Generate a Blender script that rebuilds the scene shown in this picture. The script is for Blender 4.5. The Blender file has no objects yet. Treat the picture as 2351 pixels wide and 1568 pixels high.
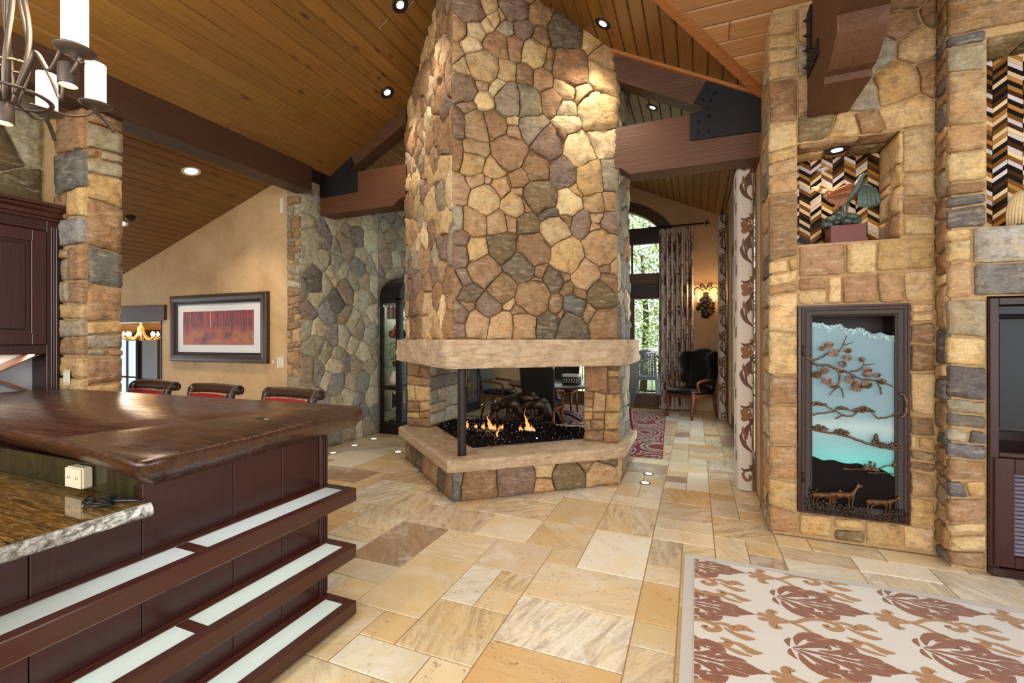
import bpy, bmesh, math, random
from mathutils import Vector, noise as mnoise
random.seed(7)
R = random.random
PI = math.pi
SC = bpy.context.scene
COL = SC.collection

# ------------------------------------------------------------------ camera
cam_d = bpy.data.cameras.new('camera')
cam = bpy.data.objects.new('camera', cam_d)
COL.objects.link(cam)
cam.location = (0, 0, 1.5)
TH = math.radians(21.986)
cam.rotation_euler = (PI/2, 0, TH)
cam_d.sensor_width = 36
cam_d.lens = 1044/2351*36
cam_d.shift_y = -4/2351
cam_d.clip_start = 0.02
SC.camera = cam

# ------------------------------------------------------------------ exposure, sky, sun, big lights
SC.view_settings.view_transform = 'Standard'
SC.view_settings.look = 'None'
SC.view_settings.gamma = 1.0
SC.view_settings.exposure = 0.0
SC.view_settings.use_curve_mapping = False
SC.cycles.max_bounces = 8
SC.cycles.diffuse_bounces = 4
SC.cycles.glossy_bounces = 4
SC.cycles.transparent_max_bounces = 12
SC.cycles.sample_clamp_indirect = 4.0
SC.cycles.caustics_reflective = False
SC.cycles.caustics_refractive = False
try:
    SC.cycles.use_denoising = True
except Exception:
    pass

wd = bpy.data.worlds.new('sky')
SC.world = wd
wd.use_nodes = True
bg = wd.node_tree.nodes['Background']
bg.inputs['Color'].default_value = (0.86, 0.94, 1.0, 1)
bg.inputs['Strength'].default_value = 1.9

def lamp(name, kind, loc, energy, color=(1, 1, 1), rot=(0, 0, 0), **kw):
    d = bpy.data.lights.new(name, kind)
    d.energy = energy
    d.color = color
    for k, v in kw.items():
        setattr(d, k, v)
    o = bpy.data.objects.new(name, d)
    COL.objects.link(o)
    o.location = loc
    o.rotation_euler = rot
    return o

lamp('sun', 'SUN', (0, 0, 20), 5.0, (1, .96, .88), (math.radians(28), 0, 0), angle=.01)
# added soft fill, standing in for presumed windows behind and beside the camera
lamp('great_room_fill', 'AREA', (-.6, -3.6, 2.3), 420, (1, .93, .84), (math.radians(84), 0, 0), shape='RECTANGLE', size=6.5, size_y=3.0)
lamp('living_room_fill', 'AREA', (5.6, .6, 2.2), 130, (.93, .96, 1), (0, math.radians(88), 0), shape='RECTANGLE', size=3.0, size_y=4.0)
lamp('garden_daylight_fill', 'AREA', (2.4, 7.2, 2.0), 190, (.88, .96, 1), (0, math.radians(90), 0), shape='RECTANGLE', size=3.2, size_y=3.6)  # added lamp outside the glass doors, stands in for garden daylight
# ------------------------------------------------------------------ material helpers
def srgb(r, g, b):
    f = lambda c: (c/255)/12.92 if c/255 <= .04045 else ((c/255+.055)/1.055)**2.4
    return (f(r), f(g), f(b), 1)

class NT:
    def __init__(s, name):
        s.m = bpy.data.materials.new(name)
        s.m.use_nodes = True
        s.t = s.m.node_tree
        s.t.nodes.clear()
        s.out = s.t.nodes.new('ShaderNodeOutputMaterial')
    def n(s, kind, ins=None, **props):
        nd = s.t.nodes.new(kind)
        for k, v in props.items():
            setattr(nd, k, v)
        for k, v in (ins or {}).items():
            if isinstance(v, bpy.types.NodeSocket):
                s.t.links.new(v, nd.inputs[k])
            elif v is not None:
                nd.inputs[k].default_value = v
        return nd
    def co(s, scale=(1, 1, 1), rnd=True, which='Object', rot=(0, 0, 0)):
        v = s.n('ShaderNodeTexCoord').outputs[which]
        if rnd:
            oi = s.n('ShaderNodeObjectInfo').outputs['Random']
            k = s.n('ShaderNodeMath', {0: oi, 1: 41.0}, operation='MULTIPLY').outputs[0]
            v = s.n('ShaderNodeVectorMath', {0: v, 1: k}, operation='ADD').outputs[0]
        if scale != (1, 1, 1) or rot != (0, 0, 0):
            v = s.n('ShaderNodeMapping', {'Vector': v, 'Scale': scale, 'Rotation': rot}).outputs[0]
        return v
    def noise(s, v, scale, detail=4, rough=.55, dist=0.0):
        return s.n('ShaderNodeTexNoise', {'Vector': v, 'Scale': scale, 'Detail': detail, 'Roughness': rough, 'Distortion': dist}).outputs[0]
    def voro(s, v, scale, feature='F1', out='Distance'):
        return s.n('ShaderNodeTexVoronoi', {'Vector': v, 'Scale': scale}, feature=feature).outputs[out]
    def wave(s, v, scale, dist, detail=3, dscale=1.0, direction='X'):
        return s.n('ShaderNodeTexWave', {'Vector': v, 'Scale': scale, 'Distortion': dist, 'Detail': detail, 'Detail Scale': dscale}, bands_direction=direction).outputs['Fac']
    def ramp(s, f, stops):
        nd = s.n('ShaderNodeValToRGB', {'Fac': f})
        cr = nd.color_ramp
        while len(cr.elements) < len(stops):
            cr.elements.new(.5)
        for e, (p, c) in zip(cr.elements, stops):
            e.position = p
            e.color = c if hasattr(c, '__len__') else (c, c, c, 1)
        return nd.outputs['Color']
    def mix(s, f, a, b, blend='MIX'):
        nd = s.n('ShaderNodeMix', data_type='RGBA', blend_type=blend)
        for i, v in ((0, f), (6, a), (7, b)):
            if isinstance(v, bpy.types.NodeSocket):
                s.t.links.new(v, nd.inputs[i])
            else:
                nd.inputs[i].default_value = v
        return nd.outputs[2]
    def math(s, op, a, b=0.0):
        return s.n('ShaderNodeMath', {0: a, 1: b}, operation=op).outputs[0]
    def ocol(s):
        return s.n('ShaderNodeObjectInfo').outputs['Color']
    def bump(s, h, strength=.4, dist=.01):
        return s.n('ShaderNodeBump', {'Height': h, 'Strength': strength, 'Distance': dist}).outputs[0]
    def pbr(s, color, rough=.5, metal=0.0, normal=None, **kw):
        ins = {'Base Color': color, 'Roughness': rough, 'Metallic': metal}
        if normal is not None:
            ins['Normal'] = normal
        ins.update(kw)
        b = s.n('ShaderNodeBsdfPrincipled', ins)
        s.t.links.new(b.outputs[0], s.out.inputs['Surface'])
        return s.m

def simple(name, rgb, rough=.5, metal=0.0, var=.12, bump=.15, scale=30, **kw):
    m = NT(name)
    v = m.co()
    f = m.noise(v, scale)
    c = srgb(*rgb)
    d = tuple(x*(1-var*2) for x in c[:3])+(1,)
    col = m.mix(f, c, d)
    return m.pbr(col, rough, metal, m.bump(f, bump, .004), **kw)

def stone_mat(name, tint=(1, 1, 1, 1), rough=.75, bump=.75):
    m = NT(name)
    v = m.co()
    oc = m.mix(1.0, m.ocol(), tint, 'MULTIPLY')
    n1 = m.noise(v, 5, 6, .6, .6)
    n2 = m.noise(v, 16, 6, .62, .3)
    n3 = m.noise(v, 60, 4, .6)
    strat = m.noise(m.co((3, 3, 13)), 3, 5, .6, .5)
    f1 = m.ramp(n1, [(.46, 0), (.62, .8)])
    c1 = m.mix(f1, oc, m.mix(1.0, oc, (1.08, .93, .70, 1), 'MULTIPLY'))
    f2 = m.ramp(n2, [(.48, 0), (.64, .78)])
    c2 = m.mix(f2, c1, m.mix(1.0, oc, (.60, .56, .55, 1), 'MULTIPLY'))
    f3 = m.ramp(strat, [(.52, 0), (.68, .6)])
    c3 = m.mix(f3, c2, m.mix(.4, oc, (.8, .68, .48, 1)))
    f4 = m.ramp(n3, [(.35, .82), (.65, 1.08)])
    c4 = m.mix(1.0, c3, f4, 'MULTIPLY')
    c4 = m.mix(m.ramp(n1, [(.30, .45), (.44, 0)]), c4, m.mix(1.0, oc, (1.25, 1.25, 1.28, 1), 'MULTIPLY'))
    c4 = m.n('ShaderNodeHueSaturation', {'Saturation': .97, 'Color': c4}).outputs[0]
    h = m.math('ADD', m.math('MULTIPLY', n2, .8), m.math('ADD', m.math('MULTIPLY', n3, .25), m.math('MULTIPLY', strat, .7)))
    return m.pbr(c4, rough, 0, m.bump(h, bump, .03), **{'Specular IOR Level': .3})

def wood_mat(name, axis, rough=.45, knots=True, bump=.25, coat=0.0, contrast=.55):
    m = NT(name)
    sc = [14, 14, 14]
    sc[axis] = .9
    v = m.co(tuple(sc))
    g = m.noise(v, 2.2, 5, .6, 1.2)
    sc2 = [60, 60, 60]
    sc2[axis] = 2.0
    g2 = m.noise(m.co(tuple(sc2)), 1.6, 3, .6)
    oc = m.ocol()
    dark = m.mix(1.0, oc, (.50, .44, .36, 1), 'MULTIPLY')
    c = m.mix(m.ramp(g, [(.40, 0), (.72, contrast)]), oc, dark)
    c = m.mix(m.ramp(g2, [(.45, 0), (.75, .35)]), c, dark)
    if knots:
        ks = [6, 6, 6]
        ks[axis] = 2.6
        k = m.voro(m.co(tuple(ks)), 1.0)
        kf = m.ramp(k, [(.05, .9), (.115, .45), (.17, 0)])
        c = m.mix(kf, c, m.mix(1.0, oc, (.22, .14, .10, 1), 'MULTIPLY'))
    return m.pbr(c, rough, 0, m.bump(m.math('ADD', g, g2), bump, .006), **{'Coat Weight': coat, 'Coat Roughness': .15})

M = {}
M['stone_warm'] = stone_mat('stone_warm')
M['stone_smooth'] = stone_mat('stone_smooth', bump=.45)
def mortar(name, rgb):
    m = NT(name)
    f = m.noise(m.co(rnd=False), 40, 5)
    c = srgb(*rgb)
    return m.pbr(m.mix(f, c, tuple(x*.55 for x in c[:3])+(1,)), .95, 0, m.bump(f, .6, .01))
M['mortar_brown'] = mortar('mortar_brown', (128, 96, 62))
M['mortar_tan'] = mortar('mortar_tan', (196, 160, 112))
M['mortar_grey'] = mortar('mortar_grey', (176, 158, 128))
M['grout'] = mortar('grout', (196, 170, 130))
M['plank_y'] = wood_mat('plank_y', 1, .38)
M['plank_x'] = wood_mat('plank_x', 0, .38)
M['timber_x'] = wood_mat('timber_x', 0, .5, False, .5)
M['timber_y'] = wood_mat('timber_y', 1, .5, False, .5)
M['timber_z'] = wood_mat('timber_z', 2, .5, False, .5)
M['maho_x'] = wood_mat('mahogany_x', 0, .28, False, .08, .3, .4)
M['maho_y'] = wood_mat('mahogany_y', 1, .28, False, .08, .3, .4)
M['maho_z'] = wood_mat('mahogany_z', 2, .32, False, .08, .08, .4)
M['steel_black'] = simple('steel_black', (15, 16, 20), .6, .2, .1, .1, 50)
M['iron'] = simple('wrought_iron', (44, 40, 38), .5, .6, .2, .4, 60)
M['bronze_grey'] = simple('brushed_bronze', (128, 114, 104), .42, .75, .15, .2, 40)
M['bronze'] = simple('cast_bronze', (122, 94, 74), .42, .7, .35, .6, 45)
M['bronze_dark'] = simple('dark_bronze', (66, 52, 43), .4, .7, .3, .7, 60)
M['verdigris'] = simple('verdigris_bronze', (98, 112, 104), .5, .45, .35, .8, 70)
M['rust_bronze'] = simple('rust_bronze', (158, 88, 46), .42, .55, .35, .6, 40)
M['black_paint'] = simple('black_paint', (20, 19, 20), .35, 0, .1, .05, 40)
M['leather_black'] = simple('leather_black', (22, 20, 20), .38, 0, .1, .3, 120)
M['leather_red'] = simple('leather_red', (146, 34, 40), .4, 0, .12, .25, 120)
M['leather_brown'] = simple('leather_brown', (58, 34, 22), .38, 0, .15, .25, 90)
M['wood_dark'] = simple('dark_wood', (58, 34, 22), .35, 0, .25, .1, 25)
M['wood_mid'] = simple('chair_wood', (122, 68, 34), .4, 0, .25, .1, 25)
M['brass'] = simple('brass_nail', (196, 168, 130), .3, .9, .05, .05)
M['white_plastic'] = simple('white_plastic', (226, 220, 206), .4, 0, .03, .03)
M['cream_plastic'] = simple('cream_plastic', (214, 200, 170), .4, 0, .03, .03)
M['rubber'] = simple('rubber_black', (16, 16, 18), .35, 0, .05, .05)
M['mat_white'] = simple('mat_board', (232, 228, 226), .8, 0, .02, .03)
M['maroon'] = simple('maroon_plinth', (112, 56, 48), .4, 0, .08, .05)
M['red_trim'] = simple('dark_red_trim', (62, 26, 22), .4, 0, .08, .05)
M['deck_grey'] = simple('deck_grey', (150, 150, 148), .8, 0, .15, .1)
M['patio_grey'] = simple('patio_grey', (150, 166, 186), .6, 0, .1, .1)
M['leaf_green'] = simple('leaf_green', (176, 200, 130), .6, 0, .2, .1, 3)
M['leaf_dark'] = simple('leaf_dark', (96, 128, 66), .6, 0, .3, .1, 8)
M['bark'] = simple('bark', (92, 74, 58), .9, 0, .3, .6, 20)
M['blue_door'] = simple('blue_door', (44, 60, 78), .3, 0, .1, .05)
M['antler'] = simple('antler', (206, 172, 120), .5, 0, .25, .3, 18)
M['wood_fade'] = simple('faded_wood', (150, 142, 128), .6, 0, .2, .2, 40)
M['hill_black'] = simple('hill_panel', (17, 11, 10), .8, 0, .1, .1, 30, **{'Specular IOR Level': .15})
M['flat_back'] = simple('dark_recess', (34, 16, 15), .5, 0, .2, .05)
M['red_gloss'] = simple('red_glass_art', (206, 70, 32), .25, 0, .3, .05, 6)
M['cream'] = simple('cream_mane', (226, 200, 150), .55, 0, .25, .6, 60)
M['book'] = simple('book_cloth', (120, 106, 90), .7, 0, .2, .1)

def emit(name, rgb, strength):
    m = NT(name)
    e = m.n('ShaderNodeEmission', {'Color': srgb(*rgb), 'Strength': strength})
    m.t.links.new(e.outputs[0], m.out.inputs['Surface'])
    return m.m
M['lamp_on'] = emit('lamp_on', (255, 226, 180), 22)
M['lamp_white'] = emit('lamp_white', (255, 244, 226), 16)
M['bulb_warm'] = emit('bulb_warm', (255, 190, 110), 30)
M['shade_lit'] = emit('lit_glass_shade', (255, 236, 206), 2.6)
M['floor_lit'] = emit('floor_uplight_lens', (255, 240, 205), 5)

def glass_mat(name, tint=(1, 1, 1, 1), refl=.12, rough=.02, graze=.45):
    m = NT(name)
    tr = m.n('ShaderNodeBsdfTransparent', {'Color': tint})
    gl = m.n('ShaderNodeBsdfGlossy', {'Color': (1, 1, 1, 1), 'Roughness': rough})
    lw = m.n('ShaderNodeLayerWeight', {'Blend': .5})
    f = m.math('ADD', m.math('MULTIPLY', m.math('POWER', lw.outputs['Facing'], 4.0), graze), refl*.25)
    mx = m.n('ShaderNodeMixShader', {0: f, 1: tr.outputs[0], 2: gl.outputs[0]})
    m.t.links.new(mx.outputs[0], m.out.inputs['Surface'])
    return m.m
M['glass'] = glass_mat('clear_glass')
M['glass_green'] = glass_mat('shelf_glass', (.75, .95, .9, 1))

def plaster(name, rgb, rgb2):
    m = NT(name)
    v = m.co(rnd=False)
    a = m.noise(v, 1.4, 6, .65, .6)
    b = m.noise(v, 7, 6, .7, 1.0)
    c = m.mix(m.ramp(a, [(.35, 0), (.68, 1)]), srgb(*rgb), srgb(*rgb2))
    c = m.mix(m.ramp(b, [(.5, 0), (.75, .35)]), c, tuple(x*.7 for x in srgb(*rgb2)[:3])+(1,))
    return m.pbr(c, .7, 0, m.bump(b, .12, .01))
M['plaster'] = plaster('tan_plaster', (214, 178, 130), (190, 150, 102))
M['plaster_far'] = plaster('far_plaster', (216, 182, 140), (196, 160, 118))

def travertine():
    m = NT('travertine')
    v = m.co()
    oc = m.ocol()
    rnd = m.n('ShaderNodeObjectInfo').outputs['Random']
    ang = m.n('ShaderNodeCombineXYZ', {2: m.math('MULTIPLY', rnd, 6.0)}).outputs[0]
    rv = m.n('ShaderNodeVectorRotate', {'Vector': v, 'Rotation': ang}, rotation_type='EULER_XYZ').outputs[0]
    fl_ = m.n('ShaderNodeMapping', {'Vector': rv, 'Scale': (1.3, 6.5, 1)}).outputs[0]
    flow = m.noise(fl_, 2.0, 7, .66, 1.3)
    vein = m.noise(fl_, 3.4, 5, .6, 2.2)
    cloud = m.noise(v, 3.2, 6, .62, .8)
    fine = m.noise(v, 46, 5, .68)
    amt = m.ramp(rnd, [(.20, .10), (.55, .42), (.85, .95)])
    dark = m.mix(1.0, oc, (.60, .52, .47, 1), 'MULTIPLY')
    c = m.mix(m.math('MULTIPLY', m.ramp(flow, [(.44, 0), (.62, 1)]), amt), oc, dark)
    c = m.mix(m.math('MULTIPLY', m.ramp(vein, [(.485, 0), (.5, .75), (.515, 0)]), amt), c, m.mix(1.0, oc, (.42, .34, .30, 1), 'MULTIPLY'))
    c = m.mix(m.ramp(cloud, [(.48, 0), (.66, .6)]), c, m.mix(1.0, oc, (1.0, .86, .66, 1), 'MULTIPLY'))
    c = m.mix(m.ramp(cloud, [(.30, .55), (.46, 0)]), c, (.84, .77, .68, 1))
    patch = m.noise(fl_, 1.6, 5, .62, .6)
    pf = m.math('MULTIPLY', m.ramp(fine, [(.56, 0), (.62, .85)]), m.ramp(patch, [(.53, 0), (.63, 1)]))
    c = m.mix(pf, c, m.mix(1.0, oc, (.36, .28, .24, 1), 'MULTIPLY'))
    r = m.ramp(fine, [(.3, .14), (.7, .30)])
    return m.pbr(c, r, 0, m.bump(m.math('SUBTRACT', fine, m.math('MULTIPLY', pf, .8)), .12, .008), **{'Specular IOR Level': .5})
M['travertine'] = travertine()

def sandstone():
    m = NT('sandstone_slab')
    v = m.co(rnd=False)
    st = m.noise(m.co((3, 3, 12), rnd=False), 2.2, 6, .62, .9)
    n = m.noise(v, 11, 7, .65, .5)
    c = m.mix(m.ramp(st, [(.38, 0), (.66, 1)]), srgb(214, 188, 152), srgb(190, 154, 122))
    c = m.mix(m.ramp(n, [(.48, 0), (.68, .6)]), c, srgb(226, 204, 170))
    return m.pbr(c, .8, 0, m.bump(m.math('ADD', n, m.math('MULTIPLY', st, .6)), 1.0, .05))
M['sandstone'] = sandstone()

def slabwood():
    m = NT('live_edge_slab')
    v = m.co((1.2, 9, 9), rnd=False)
    g = m.noise(v, 1.4, 5, .58, .7)
    f = m.noise(m.co((3, 55, 55), rnd=False), 1.4, 4, .6, .6)
    c = m.mix(m.ramp(g, [(.35, 0), (.7, 1)]), srgb(72, 40, 22), srgb(40, 21, 13))
    c = m.mix(m.ramp(f, [(.5, 0), (.7, .55)]), c, srgb(104, 62, 34))
    h = m.math('ADD', m.math('MULTIPLY', g, .7), f)
    return m.pbr(c, m.ramp(f, [(.3, .2), (.7, .36)]), 0, m.bump(h, .12, .008), **{'Specular IOR Level': .6})
M['slab'] = slabwood()

def granite(name, a, b, cc, sc=(2.2, 9, 2.2)):
    m = NT(name)
    v = m.co(sc, rnd=False, rot=(0, 0, .18))
    n = m.noise(v, 2.4, 8, .72, 1.4)
    n2 = m.noise(v, 9, 6, .7, .8)
    c = m.mix(m.ramp(n, [(.36, 0), (.58, 1)]), srgb(*a), srgb(*b))
    c = m.mix(m.ramp(n2, [(.50, 0), (.66, .8)]), c, srgb(*cc))
    return m.pbr(c, .08, 0, None, **{'Specular IOR Level': .55})
M['granite'] = granite('granite_top', (34, 28, 14), (112, 80, 36), (168, 134, 76), (1.1, 10, 2))
M['granite_wall'] = granite('granite_splash', (14, 15, 8), (46, 41, 18), (26, 29, 14), (9, 9, 2.0))
def chiselled():
    m = NT('chiselled_edge')
    v = m.co(rnd=False)
    n = m.noise(v, 42, 6, .7, .5)
    c = m.mix(m.ramp(n, [(.38, 0), (.62, 1)]), srgb(84, 74, 60), srgb(214, 206, 194))
    return m.pbr(c, .45, 0, m.bump(n, .9, .02))
M['chisel'] = chiselled()

def frosted(name, rgb):
    m = NT(name)
    b = m.n('ShaderNodeBsdfPrincipled', {'Base Color': srgb(*rgb), 'Roughness': .12, 'Transmission Weight': .0})
    tl = m.n('ShaderNodeBsdfTranslucent', {'Color': srgb(*rgb)})
    mx = m.n('ShaderNodeMixShader', {0: .35, 1: b.outputs[0], 2: tl.outputs[0]})
    m.t.links.new(mx.outputs[0], m.out.inputs['Surface'])
    return m.m
M['frost'] = frosted('frosted_shelf_glass', (226, 232, 226))

def fabric(name, rgb, weave=260, rough=.9):
    m = NT(name)
    v = m.co(rnd=False)
    f = m.noise(v, weave, 2)
    c = srgb(*rgb)
    return m.pbr(m.mix(f, c, tuple(x*.8 for x in c[:3])+(1,)), rough, 0, m.bump(f, .3, .003), **{'Sheen Weight': .2})
M['rug_cream'] = fabric('rug_cream', (226, 218, 208))
M['rug_border'] = fabric('rug_border', (204, 196, 188))
M['rug_tan'] = fabric('rug_tan', (178, 130, 82))
M['rug_rust'] = fabric('rug_rust', (142, 84, 52))
M['cur_cream'] = fabric('curtain_cream', (214, 202, 190))
M['cur_brown'] = fabric('curtain_brown', (92, 56, 34), rough=.6)
M['cur_rust'] = fabric('curtain_rust', (128, 80, 44), rough=.6)
# ------------------------------------------------------------------ geometry helpers
class MB:
    def __init__(s, off=(0, 0, 0)):
        s.v = []; s.f = []; s.off = Vector(off)
    def add(s, vs, fs):
        b = len(s.v)
        s.v += [tuple(Vector(p)-s.off) for p in vs]
        s.f += [tuple(i+b for i in f) for f in fs]
        return s
    def box(s, a, b, bev=0.0):
        x0, y0, z0 = a; x1, y1, z1 = b
        if x0 > x1: x0, x1 = x1, x0
        if y0 > y1: y0, y1 = y1, y0
        if z0 > z1: z0, z1 = z1, z0
        if bev <= 0:
            vs = [(x, y, z) for z in (z0, z1) for y in (y0, y1) for x in (x0, x1)]
            return s.add(vs, [(0, 2, 3, 1), (4, 5, 7, 6), (0, 1, 5, 4), (2, 6, 7, 3), (0, 4, 6, 2), (1, 3, 7, 5)])
        c = (x0+x1)/2, (y0+y1)/2, (z0+z1)/2
        h = (x1-x0)/2, (y1-y0)/2, (z1-z0)/2
        bev = min(bev, min(h)*.9)
        vs = []; idx = {}
        for sx in (-1, 1):
            for sy in (-1, 1):
                for sz in (-1, 1):
                    for ax in range(3):
                        d = [bev, bev, bev]; d[ax] = 0
                        idx[(sx, sy, sz, ax)] = len(vs)
                        vs.append((c[0]+sx*(h[0]-d[0]), c[1]+sy*(h[1]-d[1]), c[2]+sz*(h[2]-d[2])))
        fs = []
        for ax in range(3):
            o = [i for i in range(3) if i != ax]
            for sg in (-1, 1):
                q = []
                for (p, r) in ((-1, -1), (1, -1), (1, 1), (-1, 1)):
                    k = [0, 0, 0]; k[ax] = sg; k[o[0]] = p; k[o[1]] = r
                    q.append(idx[(k[0], k[1], k[2], ax)])
                fs.append(q if (sg > 0) == (ax != 1) else q[::-1])
        for ax in range(3):
            o = [i for i in range(3) if i != ax]
            for p in (-1, 1):
                for r in (-1, 1):
                    k0 = [0, 0, 0]; k1 = [0, 0, 0]
                    k0[ax] = -1; k1[ax] = 1
                    for k in (k0, k1):
                        k[o[0]] = p; k[o[1]] = r
                    q = [idx[(*k0, o[0])], idx[(*k1, o[0])], idx[(*k1, o[1])], idx[(*k0, o[1])]]
                    fs.append(q)
        for sx in (-1, 1):
            for sy in (-1, 1):
                for sz in (-1, 1):
                    fs.append([idx[(sx, sy, sz, a)] for a in range(3)])
        return s.add(vs, fs)
    def prism(s, pts, vec):
        n = len(pts)
        p = [Vector(q) for q in pts]; v = Vector(vec)
        return s.add(p+[q+v for q in p], [tuple(range(n))[::-1], tuple(range(n, 2*n))]+[(i, (i+1) % n, n+(i+1) % n, n+i) for i in range(n)])
    def tube(s, pts, rad, n=8, flat=1.0, up=None):
        P = [Vector(p) for p in pts]
        if not hasattr(rad, '__len__'):
            rad = [rad]*len(P)
        vs = []; fs = []
        ref = Vector(up) if up else None
        for i, p in enumerate(P):
            t = (P[min(i+1, len(P)-1)]-P[max(i-1, 0)])
            t = t.normalized() if t.length > 1e-9 else Vector((0, 0, 1))
            if ref is None:
                ref = Vector((0, 0, 1)) if abs(t.z) < .9 else Vector((1, 0, 0))
            a = t.cross(ref)
            a = a.normalized() if a.length > 1e-6 else t.orthogonal().normalized()
            b = a.cross(t).normalized()
            if up is None:
                ref = b
            for k in range(n):
                an = 2*PI*(k+.5)/n
                vs.append(p+a*math.cos(an)*rad[i]+b*math.sin(an)*rad[i]*flat)
        for i in range(len(P)-1):
            for k in range(n):
                fs.append((i*n+k, i*n+(k+1) % n, (i+1)*n+(k+1) % n, (i+1)*n+k))
        fs.append(tuple(range(n))[::-1]); m = (len(P)-1)*n
        fs.append(tuple(range(m, m+n)))
        return s.add(vs, fs)
    def lathe(s, prof, c=(0, 0, 0), n=20, axis='z'):
        vs = []; fs = []
        for (r, z) in prof:
            for k in range(n):
                a = 2*PI*k/n
                q = (r*math.cos(a), r*math.sin(a), z)
                if axis == 'y': q = (q[0], z, q[1])
                if axis == 'x': q = (z, q[0], q[1])
                vs.append((c[0]+q[0], c[1]+q[1], c[2]+q[2]))
        for i in range(len(prof)-1):
            for k in range(n):
                fs.append((i*n+k, i*n+(k+1) % n, (i+1)*n+(k+1) % n, (i+1)*n+k))
        fs.append(tuple(range(n))[::-1]); m = (len(prof)-1)*n
        fs.append(tuple(range(m, m+n)))
        return s.add(vs, fs)
    def ball(s, c, r, n=8, sq=(1, 1, 1), jit=0.0):
        vs = []; fs = []; m = max(4, n//2)
        for i in range(m+1):
            th = PI*i/m
            for k in range(n):
                a = 2*PI*k/n
                j = 1+jit*(mnoise.noise(Vector((c[0]*31+i*.7, c[1]*17+k*.9, c[2]*23)))) if jit else 1
                vs.append((c[0]+r*sq[0]*math.sin(th)*math.cos(a)*j, c[1]+r*sq[1]*math.sin(th)*math.sin(a)*j, c[2]+r*sq[2]*math.cos(th)*j))
        for i in range(m):
            for k in range(n):
                fs.append((i*n+k, (i+1)*n+k, (i+1)*n+(k+1) % n, i*n+(k+1) % n))
        return s.add(vs, fs)
    def strip(s, pts, ws, fn):
        """a flat brush stroke: 2-D path with a width at each point, laid onto a surface by fn(x, y)"""
        n = len(pts); vs = []; fs = []
        for i in range(n):
            a = pts[max(i-1, 0)]; b = pts[min(i+1, n-1)]
            tx, ty = b[0]-a[0], b[1]-a[1]
            l = math.hypot(tx, ty) or 1
            nx, ny = -ty/l, tx/l
            w = ws[i]/2
            vs += [fn(pts[i][0]+nx*w, pts[i][1]+ny*w), fn(pts[i][0]-nx*w, pts[i][1]-ny*w)]
        for i in range(n-1):
            fs.append((2*i, 2*i+1, 2*i+3, 2*i+2))
        return s.add(vs, fs)

def spline(pts, per=6):
    P = [Vector(p) for p in pts]; out = []
    for i in range(len(P)-1):
        p0 = P[max(i-1, 0)]; p1 = P[i]; p2 = P[i+1]; p3 = P[min(i+2, len(P)-1)]
        for k in range(per):
            t = k/per
            out.append(.5*((2*p1)+(p2-p0)*t+(2*p0-5*p1+4*p2-p3)*t*t+(3*p1-p0-3*p2+p3)*t**3))
    out.append(P[-1])
    return out

def wloc(o):
    v = Vector((0, 0, 0))
    while o is not None:
        v = v+o.location; o = o.parent
    return v

def obj(name, mb, mat, parent=None, smooth=False, color=None, label=None, kind=None, local=False):
    """one mesh object; vertices are world coordinates unless local=True"""
    me = bpy.data.meshes.new(name)
    vs = mb.v
    if parent is not None and not local:
        w = wloc(parent)
        if w.length > 0:
            vs = [(x-w.x, y-w.y, z-w.z) for x, y, z in vs]
    me.from_pydata([tuple(v) for v in vs], [], mb.f)
    me.materials.append(M[mat] if isinstance(mat, str) else mat)
    if smooth:
        me.polygons.foreach_set('use_smooth', [True]*len(me.polygons))
    o = bpy.data.objects.new(name, me)
    COL.objects.link(o)
    if parent is not None:
        o.parent = parent
    if color is not None:
        o.color = (*color[:3], 1)
    if label: o['label'] = label
    if kind: o['kind'] = kind
    return o

def fixn(o):
    bm = bmesh.new(); bm.from_mesh(o.data)
    bmesh.ops.recalc_face_normals(bm, faces=bm.faces)
    bm.to_mesh(o.data); bm.free()
    return o

def autosmooth(o, deg=40):
    o.data.polygons.foreach_set('use_smooth', [True]*len(o.data.polygons))
    bm = bmesh.new(); bm.from_mesh(o.data)
    bmesh.ops.recalc_face_normals(bm, faces=bm.faces)
    th = math.radians(deg)
    for e in bm.edges:
        if len(e.link_faces) == 2 and e.calc_face_angle(0) > th:
            e.smooth = False
    bm.to_mesh(o.data); bm.free()
    return o

def tag(o, label=None, cat=None, group=None, kind=None):
    if label: o['label'] = label
    if cat: o['category'] = cat
    if group: o['group'] = group
    if kind: o['kind'] = kind
    return o

def thing(name, label, cat, loc=(0, 0, 0), rz=0.0, group=None, kind=None):
    o = bpy.data.objects.new(name, None)
    o.empty_display_size = .1
    COL.objects.link(o)
    o.location = loc
    o.rotation_euler = (0, 0, rz)
    return tag(o, label, cat, group, kind)

def copy_tree(o, parent=None):
    c = o.copy()
    COL.objects.link(c)
    c.parent = parent
    for ch in list(o.children):
        copy_tree(ch, c)
    return c

def struct(name, mb, mat, label, **kw):
    o = obj(name, mb, mat, **kw)
    return tag(o, label, name.split('_')[0], kind='structure')

# ------------------------------------------------------------------ stones
PAL = {'g': (160, 146, 122), 'b': (206, 174, 124), 'c': (226, 200, 152), 'y': (196, 160, 104), 'o': (124, 104, 72),
       'n': (150, 116, 80), 'p': (140, 114, 96), 'k': (112, 96, 78), 's': (112, 108, 100), 'r': (164, 126, 88), 't': (184, 148, 106),
       'w': (226, 214, 192), 'e': (164, 160, 138), 'l': (140, 136, 130), 'v': (190, 182, 156), 'h': (104, 98, 98), 'u': (134, 122, 118)}
def pcol(k, gain=1.0):
    c = srgb(*PAL[k])
    j = gain*(.88+.26*R())
    return (c[0]*j*(.97+.06*R()), c[1]*j, c[2]*j*(.95+.1*R()))

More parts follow.
